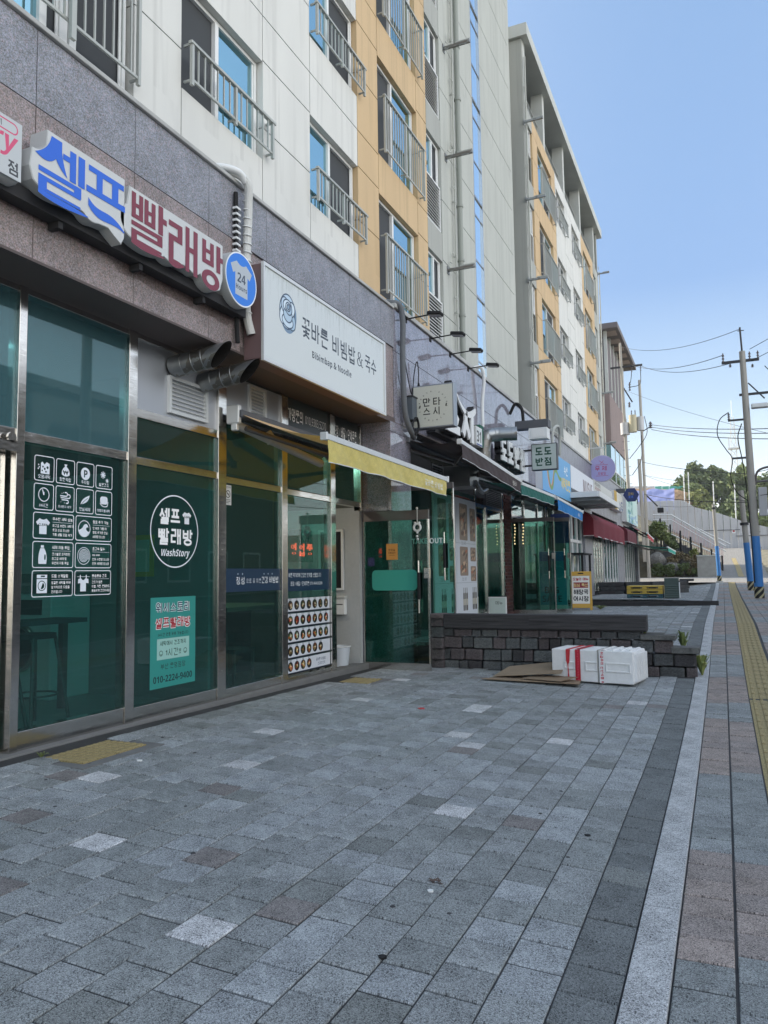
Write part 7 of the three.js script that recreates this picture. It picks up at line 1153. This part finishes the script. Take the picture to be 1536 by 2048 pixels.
{
  const t = thing('tarpaulin', 'large crumpled blue tarpaulin on the hillside behind the site fence', 'tarpaulin'), g = new THREE.PlaneGeometry(7, 3.2, 40, 20), p = g.attributes.position; for (let i = 0; i < p.count; i++) p.setXYZ(i, p.getX(i) - 9.2, p.getY(i) + 11.2 + .12 * Math.sin(p.getX(i) * 2), -112 - p.getY(i) * .7 + .5 * fbm((p.getX(i) / 8 + 2) % 1, (p.getY(i) / 5 + 2) % 1, 8, 33, 4)); g.computeVertexNormals(); obj('sheet', g, S({ color: C(.24, .27, .50), side: THREE.DoubleSide, roughness: .5 }), t);
  const e = thing('earth_mound', 'bare orange earth slope above the blue tarpaulin', 'slope', { kind: 'structure' }), q = new THREE.SphereGeometry(1, 40, 20), a = q.attributes.position; for (let i = 0; i < a.count; i++) { const k = .9 + .25 * fbm(((a.getX(i) + 2) * .2) % 1, ((a.getZ(i) + 2) * .2) % 1, 8, 71, 4); a.setXYZ(i, a.getX(i) * 9 * k - 10, a.getY(i) * 4.6 * k + 9.2, a.getZ(i) * 4.5 * k - 122); } q.computeVertexNormals(); obj('slope', met(q.toNonIndexed()), S({ color: C(.42, .26, .13), map: T.soil }), e);
  const n = thing('site_net', 'green and grey site netting along the top of the orange slope', 'net'); const nets = []; for (let k = 0; k < 9; k++) { const x = -14.5 + k * 1.05; obj('panel', box(x, x + 1.0, 13.6 - k * .04, 15.0 - k * .06, -127.05, -127), k > 4 ? S({ color: C(.10, .42, .33) }) : M.hoard, n); }
  const m = thing('lattice_mast', 'pale lattice telecom mast on the hill', 'mast'), L = []; const top = 38; for (const [a2, b2] of [[-1, -1], [1, -1], [-1, 1], [1, 1]]) L.push(rod(V(3.6 + a2 * 1.1, 14, -200 + b2 * 1.1), V(3.5 + a2 * .35, top, -200 + b2 * .35), .12, .09, 6)); for (let y = 14; y < top - 2; y += 2) { const s0 = mix(1.1, .35, (y - 14) / 24), s1 = mix(1.1, .35, (y - 12) / 24); L.push(rod(V(3.6 - s0, y, -199), V(3.6 + s1, y + 2, -199), .07, .07, 5), rod(V(3.6 + s0, y, -199), V(3.6 - s1, y + 2, -199), .07, .07, 5)); } obj('lattice', L, S({ color: C(.62, .62, .60) }), m); obj('platform', [box(2.3, 4.9, 30.2, 30.5, -201, -198.6)], M.alu, m); obj('antenna', [box(2.4, 2.7, 30.6, 33, -199, -198.6), box(4.4, 4.7, 30.6, 33, -199, -198.6), rod(V(3.5, top, -200), V(3.5, 42, -200), .08)], M.white, m);
}
// the other side of the road, seen only in the glass
function lowHouse(label, x0, x1, z0, z1, h, m, pitch) {
  const o = thing('low_house', label, 'building'), w0 = Math.min(x0, x1); obj('wall', box(x0, x1, SY(z0) - .5, h, z1, z0), m, o); obj('roof', box(x0 - .35, x1 + .3, h, h + .3, z1 - .3, z0 + .3), M.darkGrey, o);
  for (let z = z0 - 1.4; z > z1 + 1.5; z -= 3) { const f = obj('window', [box(x0 - .03, x0, 1.2, 1.3, z - 1, z + .6), box(x0 - .03, x0, 2.6, 2.7, z - 1, z + .6), box(x0 - .03, x0, 1.3, 2.6, z - 1, z - .92), box(x0 - .03, x0, 1.3, 2.6, z + .52, z + .6)], M.pvc, o); obj('pane', box(x0 - .02, x0 - .008, 1.3, 2.6, z - .92, z + .52), M.winGlass, f); }
}
lowHouse('low plastered house across the road from the laundry', 13.5, 21, 4, -11, 7.0, S({ color: C(.10, .105, .105), map: T.plaster })); lowHouse('longer low workshop across the road from the sushi bar', 13.8, 22, -12.2, -38, 8.6, S({ color: C(.11, .11, .105), map: T.plaster }));
utilityPole('utility pole across the road, mirrored in the laundry glass', V(11.5, .2, -20.6), V(11.4, 11.5, -20.6), .24, .17, (o, at) => { obj('cross_arm', box(10.6, 12.3, 10.6, 10.7, -20.65, -20.55), HW, o); });
struct(tag(obj('far_sidewalk', sheetOf(13, 45, 60, -43, (x, z) => SY(z) - .02, 4, 40, 0), M.concrete), 'plain paved ground across the road', 'sidewalk', null, 'structure'));

settle();
scene.traverse((o) => { if (o.isMesh) { o.castShadow = o.receiveShadow = true; } });
renderer.render(scene, camera);
